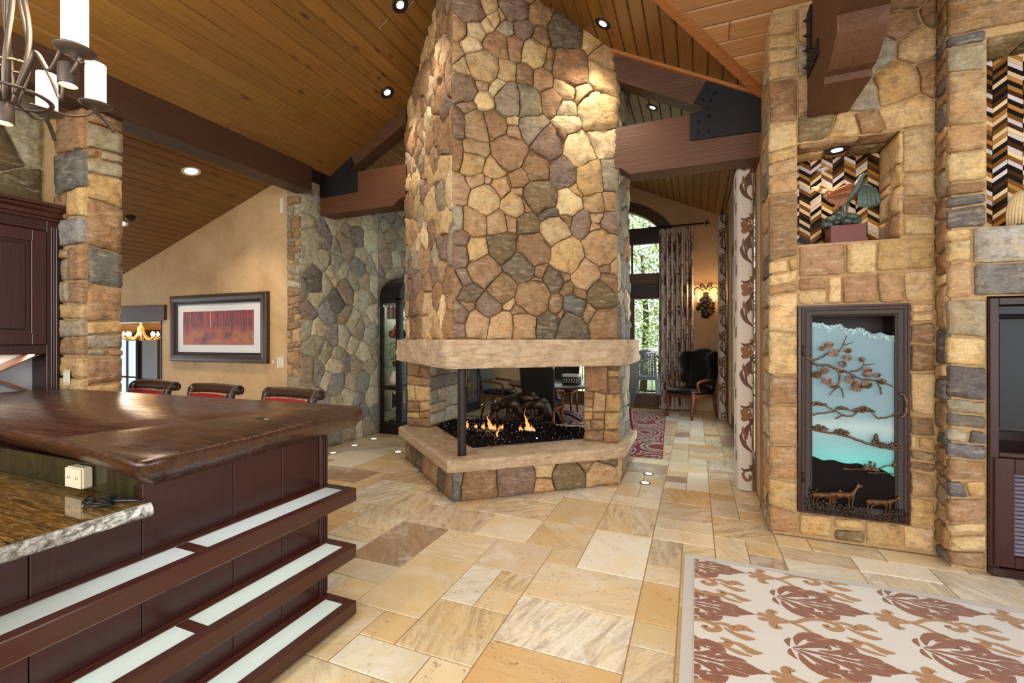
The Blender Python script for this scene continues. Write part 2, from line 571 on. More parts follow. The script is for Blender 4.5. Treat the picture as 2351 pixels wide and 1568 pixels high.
def clip_half(poly, a, b, c):           # keep a*x+b*y <= c
    out = []
    n = len(poly)
    for i in range(n):
        p, q = poly[i], poly[(i+1) % n]
        dp, dq = a*p[0]+b*p[1]-c, a*q[0]+b*q[1]-c
        if dp <= 0: out.append(p)
        if (dp < 0 < dq) or (dq < 0 < dp):
            t = dp/(dp-dq)
            out.append((p[0]+(q[0]-p[0])*t, p[1]+(q[1]-p[1])*t))
    return out

def area(p):
    return .5*sum(p[i][0]*p[(i+1) % len(p)][1]-p[(i+1) % len(p)][0]*p[i][1] for i in range(len(p)))

def add_stone(poly, fr, parent, h, color, mat='stone_warm', rough=.009, name='stone', cut=.24, wav=0.0, edge=None):
    """fr = (origin, U, V, N); poly counter-clockwise in U,V; the stone stands h proud of the mortar"""
    O, U, V, N = fr
    n = len(poly)
    q = []
    for i in range(n):                       # knock the corners off
        a, b, c = poly[i-1], poly[i], poly[(i+1) % n]
        for o_ in (a, c):
            dx, dy = o_[0]-b[0], o_[1]-b[1]
            l = math.hypot(dx, dy)
            k = min(cut*l, .010)/max(l, 1e-6)
            q.append((b[0]+dx*k, b[1]+dy*k))
    r = []
    m = len(q)
    for i in range(m):                       # ragged sides
        a, b = q[i], q[(i+1) % m]
        r.append(a)
        l = math.hypot(b[0]-a[0], b[1]-a[1])
        k = int(l/.045)
        for j in range(1, k+1):
            t = j/(k+1)
            jx = (R()-.5)*.007
            nx, ny = (b[1]-a[1])/l, -(b[0]-a[0])/l
            r.append((a[0]+(b[0]-a[0])*t+nx*jx, a[1]+(b[1]-a[1])*t+ny*jx))
    m = len(r)
    if m < 3: return None
    if wav:                                  # joints wander; neighbours share the same drift
        k0 = O.x+O.y*3
        ed = (lambda x: max(0.0, min(1.0, min(x-edge[0], edge[1]-x)/.07))) if edge else (lambda x: 1.0)
        r = [(x+ed(x)*wav*(mnoise.noise(Vector((x*4.3, y*4.3, k0)))+.45*mnoise.noise(Vector((x*11, y*11, k0+7)))),
              y+ed(x)*wav*(mnoise.noise(Vector((x*4.3+31, y*4.3, k0)))+.45*mnoise.noise(Vector((x*11, y*11+17, k0))))) for x, y in r]
    cx = sum(p[0] for p in r)/m; cy = sum(p[1] for p in r)/m
    size = math.sqrt(abs(area(poly)))
    sd = R()*50
    h = h*(.75+.5*R())
    def P(x, y, d): return O+U*x+V*y+N*d
    vs = []; fs = []
    e1 = min(.006/size, .15)
    for k, (ins, dep) in enumerate(((0, -.02), (0, h*.55), (e1*1.6, h), (.45, h))):
        for (x, y) in r:
            X, Y = x+(cx-x)*ins, y+(cy-y)*ins
            nz = 0
            if k >= 2:
                nz = mnoise.noise(Vector((X*7+sd, Y*7, sd)))*rough*1.5+mnoise.noise(Vector((X*19+sd, Y*19, sd)))*rough
                if k == 3: nz += rough*.5
            vs.append(P(X, Y, dep+nz))
    vs.append(P(cx, cy, h+rough*.6))
    for k in range(3):
        for i in range(m):
            j = (i+1) % m
            fs.append((k*m+i, k*m+j, (k+1)*m+j, (k+1)*m+i))
    for i in range(m):
        fs.append((3*m+i, 3*m+(i+1) % m, 4*m))
    mb = MB(); mb.add(vs, fs)
    o = obj(name, mb, mat, parent, color=color)
    o.data.polygons.foreach_set('use_smooth', [i >= 2*m for i in range(len(fs))])
    return o

def frame(o, u, n):
    U = Vector(u).normalized(); N = Vector(n).normalized()
    return (Vector(o), U, Vector((0, 0, 1)), N)

def voronoi_stones(fr, dom, sites, parent, gap, h, mat='stone_warm', gain=1.0, rough=.009, wav=.026):
    """dom = convex domain polygon; sites = (x, y, r, palette key)"""
    cnt = 0
    for i, (x, y, r, k) in enumerate(sites):
        poly = list(dom)
        for j, (X, Y, rr, _) in enumerate(sites):
            if i == j: continue
            dx, dy = X-x, Y-y
            d = math.hypot(dx, dy)
            if d > 1.6 or d < 1e-5: continue
            c = ((X*X+Y*Y-rr*rr)-(x*x+y*y-r*r))/2
            poly = clip_half(poly, dx/d, dy/d, c/d-gap/2)
            if len(poly) < 3: break
        if len(poly) < 3 or area(poly) < .0016: continue
        add_stone(poly, fr, parent, h, pcol(k, gain), mat, rough, wav=wav, edge=(min(q[0] for q in dom)+.008, max(q[0] for q in dom)-.008))
        cnt += 1
    return cnt

def scatter_sites(x0, x1, y0, y1, cell, keys, sx=1.0):
    s = []
    ny = max(1, round((y1-y0)/cell)); nx = max(1, round((x1-x0)/(cell*sx)))
    for j in range(ny):
        for i in range(nx):
            x = x0+(i+.5+(R()-.5)*.85+(.25 if j % 2 else -.25))*(x1-x0)/nx
            y = y0+(j+.5+(R()-.5)*.75)*(y1-y0)/ny
            s.append((x, y, cell*(.2+.42*R()), random.choice(keys)))
    return s

def ashlar(fr, x0, x1, y0, y1, parent, keys, big, gap=.022, h=.03, mat='stone_warm', gain=1.0, asp=1.35, warp=.022, rough=.008):
    """roughly squared rubble filling a rectangle"""
    rects = []
    def split(a, b, c, d):
        w, hh = b-a, d-c
        lim = big*(.55+.9*R())
        if w*hh < lim*lim or (w < big*.55 and hh < big*.5):
            if w/hh < 3.2 and hh/w < 2.6:
                rects.append((a, b, c, d)); return
        if w > hh*asp*(.75+.6*R()):
            t = a+w*(.36+.28*R()); split(a, t, c, d); split(t, b, c, d)
        else:
            t = c+hh*(.36+.28*R()); split(a, b, c, t); split(a, b, t, d)
    split(x0, x1, y0, y1)
    def wp(x, y):
        ex = min(1, min(x-x0, x1-x)/.08); ey = min(1, min(y-y0, y1-y)/.08)
        return (x+mnoise.noise(Vector((x*3.1, y*3.1, x0+3)))*warp*2.2*max(0, ex), y+mnoise.noise(Vector((x*3.1, y*3.1, y0+9)))*warp*2.2*max(0, ey))
    for (a, b, c, d) in rects:
        g = gap/2
        p = [wp(a, c), wp(b, c), wp(b, d), wp(a, d)]
        cx, cy = (a+b)/2, (c+d)/2
        w, hh = b-a, d-c
        if w < gap*1.8 or hh < gap*1.8: continue
        p = [(x+(g if x < cx else -g), y+(g if y < cy else -g)) for x, y in p]
        if R() < .4:                          # a few stones are less square
            i = random.randrange(4)
            x, y = p[i]
            p[i] = (x+(cx-x)*.16*R(), y+(cy-y)*.22*R())
        add_stone(p, fr, parent, h, pcol(random.choice(keys), gain), mat, rough, cut=.16)
    return len(rects)

# ------------------------------------------------------------------ planks
def plank(poly, up, t, parent, mat, color, name='plank', g=.003):
    """convex polygon on a ceiling plane, body going up along `up`, visible side chamfered"""
    P = [Vector(p) for p in poly]; n = len(P)
    c = sum(P, Vector())/n
    upv = Vector(up)
    lo = []
    for i, p in enumerate(P):                 # inset of the visible face
        a = (P[i]-P[i-1]).normalized(); b = (P[(i+1) % n]-P[i]).normalized()
        nrm = (b-a)
        d = (c-p)
        e1 = (d-a*d.dot(a)).normalized(); e2 = (d-b*d.dot(b)).normalized()
        lo.append(p+(e1+e2)*.009)
    hi = [p+upv*.011 for p in P]
    tp = [p+upv*t for p in P]
    mb = MB()
    mb.add(lo+hi+tp, [tuple(range(n))]+[(i, (i+1) % n, n+(i+1) % n, n+i) for i in range(n)]+[(n+i, n+(i+1) % n, 2*n+(i+1) % n, 2*n+i) for i in range(n)]+[tuple(range(2*n, 3*n))])
    return fixn(obj(name, mb, mat, parent, color=color))

def plank_field(zf, dom, axis, pitch, parent, mat, base, up, joint=2.6, var=.2):
    """boards along `axis` covering the convex XY polygon dom; zf(x, y) is the height of the plane"""
    o = 1-axis
    lo = min(p[o] for p in dom); hi = max(p[o] for p in dom)
    a0 = min(p[axis] for p in dom); a1 = max(p[axis] for p in dom)
    n = int(math.ceil((hi-lo)/pitch))
    for i in range(n):
        b0, b1 = lo+i*pitch+.002, min(lo+(i+1)*pitch-.002, hi)
        if b1-b0 < .01: continue
        cuts = [a0]
        x = a0+joint*(.3+R())
        while x < a1-.7:
            cuts.append(x); x += joint*(.7+.8*R())
        cuts.append(a1)
        for k in range(len(cuts)-1):
            c0, c1 = cuts[k]+(.001 if k else 0), cuts[k+1]-.001
            q = list(dom)
            nrm = [(0, 0)]*2
            ax = lambda d: (d, 0) if axis == 0 else (0, d)
            ox = lambda d: (0, d) if axis == 0 else (d, 0)
            q = clip_half(q, *ax(1), c1); q = clip_half(q, *ax(-1), -c0) if len(q) > 2 else q
            q = clip_half(q, *ox(1), b1) if len(q) > 2 else q
            q = clip_half(q, *ox(-1), -b0) if len(q) > 2 else q
            if len(q) < 3 or abs(area(q)) < .002: continue
            # drop coincident points
            qq = []
            for p in q:
                if not qq or (abs(p[0]-qq[-1][0])+abs(p[1]-qq[-1][1])) > .004: qq.append(p)
            if len(qq) > 2 and (abs(qq[0][0]-qq[-1][0])+abs(qq[0][1]-qq[-1][1])) < .004: qq.pop()
            if len(qq) < 3: continue
            v = 1-var/2+var*R()
            plank([(p[0], p[1], zf(*p)) for p in qq], up, .02, parent, mat, (base[0]*v, base[1]*v*(.97+.06*R()), base[2]*v))
# ================================================================== FLOOR
fb = MB(); fb.box((-9.5, -4.2, -.12), (6.2, 10.45, -.005))
floor = struct('floor', fb, 'grout', 'cream and gold travertine tile floor with tan grout')
UNIT = .2153
TRAV = [((230, 212, 178), 6), ((222, 198, 156), 5), ((218, 184, 134), 2.4), ((236, 226, 206), 5), ((176, 150, 124), 1.2), ((212, 192, 164), 3)]
def trav():
    x = R()*sum(w for _, w in TRAV)
    for c, w in TRAV:
        x -= w
        if x <= 0: break
    k = .93+.12*R()
    c = srgb(*c)
    return (c[0]*k, c[1]*k, c[2]*k)
_tiles = {}
def tile(x0, x1, y0, y1, color=None):
    mb = MB(); mb.box((-(x1-x0)/2+.0035, -(y1-y0)/2+.0035, -.02), ((x1-x0)/2-.0035, (y1-y0)/2-.0035, 0), .0022)
    o = obj('tile', mb, 'travertine', floor, color=color or trav(), local=True)
    o.location = ((x0+x1)/2, (y0+y1)/2, (R()-.5)*.0012)
def tile_zone(x0, nx, y0, ny, free, sizes):
    """nx < 0: columns run to the left of x0"""
    used = set()
    for j in range(ny):
        for i in range(abs(nx)):
            if (i, j) in used or not free(i, j): continue
            opts = []
            for (w, h, p) in sizes:
                cells = [(i+a, j+b) for a in range(w) for b in range(h)]
                if all(c not in used and c[0] < abs(nx) and c[1] < ny and free(*c) for c in cells): opts.append((w, h, p, cells))
            if not opts: continue
            t = R()*sum(o[2] for o in opts)
            for o in opts:
                t -= o[2]
                if t <= 0: break
            used.update(o[3])
            w, h = o[0], o[1]
            xa = x0+(i if nx > 0 else -(i+w))*UNIT
            tile(xa, xa+w*UNIT, y0+j*UNIT, y0+(j+h)*UNIT)
SZ = [(3, 2, 3), (2, 2, 3), (2, 1, 1.6), (1, 1, .8), (1, 2, 1.2), (3, 3, .5), (2, 3, 1.6)]
Y0 = 2.722-7*UNIT
def free_main(i, j):
    x = -.303-(i+.5)*UNIT; y = Y0+(j+.5)*UNIT
    if x < -2.25 and y < 2.2: return False
    if x < -3.3 and y < 3.0: return False
    if y > 4.86 and -3.3 < x < -.82: return False
    if y > 3.98+abs(x+2.07)*.86 and abs(x+2.07) < 1.2: return False
    return x > -4.85
tile_zone(-.303, -21, Y0, 22, free_main, SZ)
# the path along the garden doors and in front of the television wall
def free_path(i, j):
    x = -.303+(i+.5)*UNIT; y = Y0+(j+.5)*UNIT
    if y > 4.05: return x < .62
    if x > .2 and y < 3.1: return False          # under the cream rug
    return x < 1.85
tile_zone(-.303, 10, Y0, 43, free_path, [(1, 1, 1), (1, 2, 1.5), (2, 1, 2), (2, 2, 1.4), (1, 3, .5)])
def free_far(i, j):
    x = -.303-(i+.5)*UNIT; y = Y0+(j+22.5)*UNIT
    return x > -4.5 and not (-3.7 < x < -.9 and 7 < y < 9.6)
tile_zone(-.303, -20, Y0+22*UNIT, 20, free_far, [(3, 2, 3), (2, 2, 2), (3, 3, 2), (2, 3, 2)])

# ================================================================== CEILINGS
BASE_L = srgb(126, 88, 38); BASE_R = srgb(172, 124, 76); BASE_F = srgb(150, 108, 66)
zL = lambda x, y: 4.419+.597*(x+3.298)
zP = lambda x, y: 4.463-.5356*(x+.755)
zR = lambda x, y: 3.753+.465*(4.718-y)
zB = lambda x, y: 3.56+.312*(x+5.31)
zF = lambda x, y: (4.09+.46*(.46-x)) if x > -2.07 else (4.09+.46*(.46+2.07)-.46*(-2.07-x))
def slab_under(name, quads, label, thick=.1):
    mb = MB()
    for q in quads:
        mb.prism(q, (0, 0, thick))
    return struct(name, mb, 'flat_back', label)
up = lambda f, d=.021: (lambda x, y: f(x, y)+d)
def quad(f, pts, d=.021): return [(x, y, f(x, y)+d) for x, y in pts]
dL = [(-4.56, -2.5), (-2.07, -2.5), (-2.07, 4.75), (-4.56, 4.75)]
ceil_k = slab_under('ceiling', [quad(zL, [(-4.9, -2.5), (-2.07, -2.5), (-2.07, 4.75), (-4.9, 4.75)])], 'amber stained pine plank ceiling sloping up from the left beam to the stone chimney')
plank_field(zL, [(-4.54, -.4), (-2.07, -.4), (-2.07, 4.75), (-4.54, 4.75)], 1, .131, ceil_k, 'plank_y', BASE_L, (0, 0, 1), 6)
vY = lambda x: 3.774+1.161*(x+.247)            # the valley between the two gables
dP = [(-2.07, vY(-2.07)), (.6, vY(.6)), (.6, 4.75), (-2.07, 4.75)]
dP = [(-2.07, vY(-2.07)), (.57, vY(.57)), (.57, 4.75), (-2.07, 4.75)]
ceil_p = slab_under('ceiling', [quad(zP, dP)], 'brown plank ceiling triangle between stone chimney and valley board')
plank_field(zP, dP, 1, .128, ceil_p, 'plank_y', BASE_L, (0, 0, 1), 9)
YR = 1.69
dR = [(-2.07, YR), (5.8, YR), (5.8, 4.73), (.58, 4.73), (-2.07, vY(-2.07))]
ceil_r = slab_under('ceiling', [quad(zR, [(-2.07, YR), (5.8, YR), (5.8, 4.73), (.58, 4.73)]),
                                [(-2.07, YR, zR(0, YR)+.02), (5.8, YR, zR(0, YR)+.02), (5.8, -2.6, 3.2), (-2.07, -2.6, 3.2)]],
                    'lighter honey pine plank ceiling above the living room wall')
plank_field(zR, [(-1.0, 2.9), (2.6, 2.9), (2.6, 4.73), (.58, 4.73)], 0, .145, ceil_r, 'plank_x', BASE_R, (0, 0, 1), 2.4)
dB = [(-9.0, 2.05), (-4.77, 2.05), (-4.77, 4.46), (-9.0, 4.46)]
ceil_b = slab_under('ceiling', [quad(zB, [(-9.6, -2.0), (-4.7, -2.0), (-4.7, 4.6), (-9.6, 4.6)])], 'low plank ceiling over the bar stools, beyond the brown beam')
plank_field(zB, dB, 1, .131, ceil_b, 'plank_y', BASE_L, (0, 0, 1), 5)
ceil_f = slab_under('ceiling', [quad(zF, [(-4.95, 4.3), (-2.07, 4.3), (-2.07, 10.5), (-4.95, 10.5)]), quad(zF, [(-2.07, 4.3), (.75, 4.3), (.75, 10.5), (-2.07, 10.5)])], 'plank ceiling of the far dining room')
plank_field(zF, [(-2.0, 4.95), (.55, 4.95), (.55, 10.4), (-2.0, 10.4)], 1, .131, ceil_f, 'plank_y', BASE_F, (0, 0, 1), 9)
plank_field(zF, [(-4.7, 4.95), (-2.9, 4.95), (-2.9, 7.4), (-4.7, 7.4)], 1, .131, ceil_f, 'plank_y', BASE_F, (0, 0, 1), 9)

# ================================================================== BEAMS AND TRUSS
TIM = srgb(84, 52, 30); TIM2 = srgb(92, 55, 28)
b = MB(); b.box((-4.77, .9, 3.38), (-4.51, 4.40, 3.74), .006)
tag(obj('ceiling_beam', b, 'timber_y', color=srgb(66, 38, 18)), 'long dark brown beam under the left plank ceiling, from stone pillar to stone wall', 'beam', kind='thing')

def truss(sgn, label):
    X = (lambda x: x) if sgn > 0 else (lambda x: -4.14-x)
    t = thing('timber_truss', label, 'truss', (X(-.1), 4.82, 3.18))
    def pr(name, pts, y0, y1, mat, col=None, lab=None):
        mb = MB(); mb.prism([(X(x), y0, z) for x, z in pts], (0, y1-y0, 0))
        return fixn(obj(name, mb, mat, t, color=col, label=lab))
    pr('rafter', [(-.80, 4.455), (.57, 3.725), (.57, 3.46), (.133, 3.70), (-.80, 4.19)], 4.74, 4.93, 'timber_x', TIM)
    pr('rake_trim', [(-.80, 4.488), (.57, 3.757), (.57, 3.722), (-.80, 4.453)], 4.70, 4.76, 'timber_x', srgb(168, 108, 56))
    pr('collar_beam', [(-.80, 3.685), (.57, 3.70), (.57, 3.415), (-.80, 3.405)], 4.75, 4.93, 'timber_x', TIM2, 'upper collar beam')
    pr('collar_beam', [(-.80, 3.403), (.57, 3.413), (.57, 3.185), (-.62, 3.185), (-.70, 3.25), (-.80, 3.28)], 4.735, 4.98, 'timber_x', TIM2, 'lower collar beam with a notched end')
    sp = pr('steel_plate', [(.094, 3.975), (.57, 3.72), (.57, 3.418), (-.051, 3.43), (-.051, 3.69), (.133, 3.697), (-.016, 3.787)], 4.725, 4.739, 'steel_black')
    for x, z in ((.02, 3.60), (.11, 3.63), (.02, 3.49), (.11, 3.50), (.10, 3.88), (.17, 3.84), (.06, 3.80), (.13, 3.77)):
        mb = MB(); mb.lathe([(.016, 0), (.016, -.008), (.009, -.014), (.009, -.02)], (X(x), 4.725, z), 10, 'y')
        obj('bolt', mb, 'iron', sp)
    return t
truss(1, 'brown timber truss with black steel plate between chimney and right stone wall')
truss(-1, 'brown timber truss with black steel plate between chimney and left stone wall')
# valley board where the two plank ceilings meet
mb = MB()
p0 = Vector((-1.6, vY(-1.6), zP(-1.6, 0))); p1 = Vector((.575, vY(.575), zP(.575, 0)))
d = (p1-p0); side = Vector((d.y, -d.x, 0)).normalized()*.042
mb.prism([p0-side+Vector((0, 0, .01)), p0+side+Vector((0, 0, .02)), p0+side*.8-Vector((0, 0, .032)), p0-side*.8-Vector((0, 0, .032))], d)
tag(fixn(obj('trim_1', mb, 'timber_x', color=srgb(168, 108, 56))), 'brown valley board between the two plank ceilings', 'trim', kind='structure')

# beam on stepped corbels on the right wall
t = thing('corbelled_beam', 'thick brown beam on stepped corbels projecting from the right stone wall', 'beam', (.91, 4.0, 3.167), kind='thing')
def yz(name, pts, x0, x1, mat, col, lab=None):
    mb = MB(); mb.prism([(x0, y, z) for y, z in pts], (x1-x0, 0, 0))
    return fixn(obj(name, mb, mat, t, color=col, label=lab))
CB = srgb(92, 58, 36)
yz('beam', [(4.02, 3.43), (1.75, 3.43), (1.75, 3.80), (4.02, 3.95)], .78, 1.035, 'timber_y', CB)
cur = [(3.44, 3.2145), (3.39, 3.235), (3.34, 3.262), (3.29, 3.298), (3.25, 3.327), (3.23, 3.347)]
yz('corbel', [(4.02, 3.2145)]+cur+[(3.23, 3.429), (4.02, 3.429)], .781, 1.034, 'timber_y', CB, 'upper corbel with a curved underside')
yz('corbel', [(4.02, 3.167), (3.514, 3.167), (3.514, 3.2135), (4.02, 3.2135)], .78, 1.035, 'timber_y', CB, 'lower corbel')
for k, (y0, y1, z0, z1) in enumerate(((3.66, 3.97, 3.45, 3.56), (3.86, 3.97, 3.56, 3.93))):
    mb = MB(); mb.box((.768, y0, z0), (.779, y1, z1), .002)
    br = obj('steel_bracket', mb, 'steel_black', t)
    for q in range(3):
        y = y0+.05+(y1-y0-.1)*(q/2 if k == 0 else .5); z = (z0+z1)/2 if k == 0 else z0+.07+q*.11
        mb = MB(); mb.lathe([(.014, 0), (.014, -.016), (.008, -.018), (.008, -.032)], (.768, y, z), 8, 'x')
        obj('bolt', mb, 'iron', br)

# ================================================================== WALLS
# --- left stone wall (runs away from the camera, left of the fireplace)
wl = MB(); wl.box((-4.935, 4.40, 0), (-4.735, 10.45, 4.1))
wall_left = struct('wall_left', wl, 'mortar_grey', 'grey green rubble stone wall left of the fireplace')
KL = 'evgeevlgvevgslvu'
fL = frame((-4.735, 0, 0), (0, 1, 0), (1, 0, 0))
dom = [(4.37, 0), (6.02, 0), (6.02, 4.0), (4.37, 4.0)]
voronoi_stones(fL, [(4.40, .012), (5.97, .012), (5.97, 3.95), (4.40, 3.95)], scatter_sites(4.40, 5.97, 0, 3.95, .25, KL), wall_left, .008, .012, gain=1.12)
voronoi_stones(fL, [(5.98, 2.5), (8.2, 2.5), (8.2, 3.95), (5.98, 3.95)], scatter_sites(5.98, 8.2, 2.5, 3.95, .25, KL), wall_left, .010, .014)
voronoi_stones(fL, [(8.95, .012), (10.38, .012), (10.38, 1.5), (8.95, 1.5)], scatter_sites(8.95, 10.38, 0, 1.5, .3, 'eoone'), wall_left, .015, .02)
fE = frame((0, 4.40, 0), (1, 0, 0), (0, -1, 0))
ashlar(fE, -4.93, -4.712, .012, 3.36, wall_left, 'nnttrgvn', .15, .014, .02)
# --- picture wall
wb = MB()
wb.box((-7.575, 4.45, 0), (-4.9, 4.62, 3.7)); wb.box((-9.4, 4.45, 1.80), (-7.575, 4.62, 3.7)); wb.box((-9.4, 4.45, 0), (-8.95, 4.62, 1.8))
wall_back = struct('wall_back', wb, 'plaster', 'tan plastered wall with the framed picture')
mb = MB(); mb.box((-8.98, 4.41, 1.80), (-7.46, 4.46, 2.03), .006)
tag(obj('trim_2', mb, 'timber_x', color=srgb(78, 52, 34)), 'dark wooden lintel over the doorway left of the picture', 'trim', kind='structure')
mb = MB(); mb.box((-7.60, 4.44, 0), (-7.575, 4.62, 1.8)); mb.box((-8.95, 4.44, 1.775), (-7.6, 4.62, 1.8))
tag(obj('trim_3', mb, 'black_paint'), 'dark edge of the doorway left of the picture', 'trim', kind='structure')
# --- stone pillar beside the hutch
pb = MB(); pb.box((-5.35, 2.13, 0), (-4.62, 2.37, 3.40))
pillar = struct('pillar', pb, 'mortar_tan', 'tall squared rubble stone pillar between the hutch and the low ceiling')
KP = 'rnnybtggsvwrnyl'
ashlar(frame((0, 2.13, 0), (1, 0, 0), (0, -1, 0)), -5.0, -4.592, .9, 3.39, pillar, KP, .34, .016, .028)
ashlar(frame((-4.62, 0, 0), (0, 1, 0), (1, 0, 0)), 2.132, 2.395, .9, 3.39, pillar, KP, .30, .016, .028, rough=.012)
# --- kitchen wall above the hutch
kb = MB(); kb.box((-5.6, -1.2, 0), (-5.22, 2.13, 3.6))
wall_kitchen = struct('wall_kitchen', kb, 'mortar_grey', 'stone wall above the mahogany hutch')
voronoi_stones(frame((-5.22, 0, 0), (0, 1, 0), (1, 0, 0)), [(.6, 2.3), (2.11, 2.3), (2.11, 3.52), (.6, 3.52)], scatter_sites(.6, 2.11, 2.3, 3.52, .34, 'eogoevn'), wall_kitchen, .010, .014, gain=.72)  # dark olive tint of the light is put into the stone colours

# --- right stone wall with niche and cabinet
KR = 'bbbytbnbgtrbcbyt'
rb = MB()
rb.box((.555, 4.035, 0), (.72, 4.46, 4.06)); rb.box((1.352, 4.035, 0), (1.62, 4.6, 4.06))
rb.box((.72, 4.035, 0), (1.352, 4.6, .2)); rb.box((.72, 4.035, 1.76), (1.352, 4.6, 2.222)); rb.box((.72, 4.035, 2.99), (1.352, 4.6, 4.06))
rb.box((.72, 4.42, 2.222), (1.352, 4.6, 2.99)); rb.box((.72, 4.40, .2), (1.352, 4.6, 1.76))
wall_right = struct('wall_right', rb, 'mortar_tan', 'golden squared rubble stone wall with niche and cabinet door')
fR = frame((0, 4.035, 0), (1, 0, 0), (0, -1, 0))
ashlar(fR, .523, .722, .012, 4.03, wall_right, KR+'n', .25, .014, .022)
ashlar(fR, .725, 1.545, .012, .19, wall_right, 'byoyb', .30, .02, .02)
ashlar(fR, 1.40, 1.545, .20, 1.755, wall_right, 'bbnnytn', .17, .016, .02)
ashlar(fR, .725, 1.545, 1.765, 2.215, wall_right, 'bbyytrb', .25, .014, .022, asp=1.0)
ashlar(fR, 1.358, 1.545, 2.225, 2.99, wall_right, KR, .2, .014, .022)
voronoi_stones(fR, [(.725, 3.0), (1.545, 3.0), (1.545, 4.03), (.725, 4.03)], scatter_sites(.725, 1.545, 3.0, 4.03, .2, 'bnyrgtbo'), wall_right, .014, .022)
ashlar(frame((.555, 0, 0), (0, -1, 0), (-1, 0, 0)), -4.45, -4.037, .012, 4.03, wall_right, 'vegbtgs', .3, .014, .022)
# niche: reveal stones on its right side and its roof
ashlar(frame((1.352, 0, 0), (0, -1, 0), (-1, 0, 0)), -4.41, -4.02, 2.23, 2.98, wall_right, 'bbytn', .26, .013, .014)
fS = (Vector((0, 0, 2.99)), Vector((1, 0, 0)), Vector((0, 1, 0)), Vector((0, 0, -1)))
ashlar(fS, .725, 1.345, 4.03, 4.41, wall_right, 'nobn', .30, .016, .02)

# --- television wall (stands forward of the right wall)
mbx = MB()
mbx.box((1.565, 3.87, 0), (1.742, 4.6, 4.3)); mbx.box((1.742, 3.87, 1.78), (3.2, 4.6, 2.228)); mbx.box((1.742, 3.87, 3.45), (3.2, 4.6, 4.3)); mbx.box((1.742, 4.17, 2.228), (3.2, 4.6, 3.45))
mbx.box((1.742, 4.36, 0), (3.2, 4.6, 1.78))
wall_media = struct('wall_media', mbx, 'mortar_tan', 'stone wall around the television cabinet, standing forward at the right')
fM = frame((0, 3.87, 0), (1, 0, 0), (0, -1, 0))
KM = 'hlusuwhlbg'
ashlar(fM, 1.535, 1.738, .012, .72, wall_media, 'ybrhub', .19, .016, .022)
ashlar(fM, 1.535, 1.738, .72, 1.765, wall_media, KM, .19, .016, .022)
add_stone([(1.675, 1.998), (2.6, 1.998), (2.6, 2.222), (1.675, 2.222)], fM, wall_media, .035, srgb(176, 168, 156), 'stone_smooth', .006)
ashlar(fM, 1.535, 1.665, 1.775, 2.225, wall_media, 'bbtg', .15, .014, .022)
add_stone([(1.68, 1.79), (1.98, 1.79), (1.965, 1.985), (1.68, 1.985)], fM, wall_media, .03, srgb(128, 122, 118), 'stone_warm', .008)
add_stone([(2.0, 1.79), (2.5, 1.79), (2.5, 1.985), (1.985, 1.985)], fM, wall_media, .03, srgb(142, 134, 124), 'stone_warm', .008)
ashlar(fM, 1.535, 1.738, 2.228, 3.5, wall_media, 'btghbn', .2, .016, .024)
ashlar(fM, 1.535, 2.4, 3.5, 4.2, wall_media, 'bgntb', .26, .016, .024)
ashlar(frame((1.565, 0, 0), (0, -1, 0), (-1, 0, 0)), -4.03, -3.872, .012, 4.2, wall_media, 'bnnhgt', .2, .014, .022)
fS2 = (Vector((0, 0, 3.45)), Vector((1, 0, 0)), Vector((0, 1, 0)), Vector((0, 0, -1)))
ashlar(fS2, 1.745, 2.3, 3.87, 4.16, wall_media, 'kok', .28, .016, .02)

# --- garden-side wall of the far room (right of the passage) and far wall
gb = MB()
gb.box((.56, 4.47, 0), (.70, 5.20, 4.1)); gb.box((.56, 8.9, 0), (.70, 10.45, 4.2)); gb.box((.56, 5.2, 3.1), (.70, 8.9, 4.2))
wall_garden = struct('wall_garden', gb, 'plaster_far', 'plastered side wall of the far room beside the glass doors')
mb = MB(); mb.box((.535, 4.50, 0), (.56, 4.62, 3.2), .004); mb.box((.535, 4.50, 3.2), (.56, 5.2, 3.32), .004)
tag(obj('trim_4', mb, 'timber_z', color=srgb(150, 104, 66)), 'brown wooden casing at the stone wall end beside the near curtain', 'trim', kind='structure')
fw = MB()
fw.box((-4.9, 10.4, 0), (-3.45, 10.6, 5.3)); fw.box((-.45, 10.4, 0), (.72, 10.6, 4.5))
# arched opening from x=-3.4 to -.5
ax, ar = -1.95, 1.5
pts = [(ax+ar*math.cos(a), 10.4, 3.5+1.05*math.sin(a)) for a in [PI*k/20 for k in range(21)]]
for k in range(20):
    p, q = pts[k], pts[k+1]
    fw.prism([p, (p[0], 10.4, 5.4), (q[0], 10.4, 5.4), q], (0, .2, 0))
wall_far = struct('wall_far', fw, 'plaster_far', 'tan plastered far wall with the arched window')
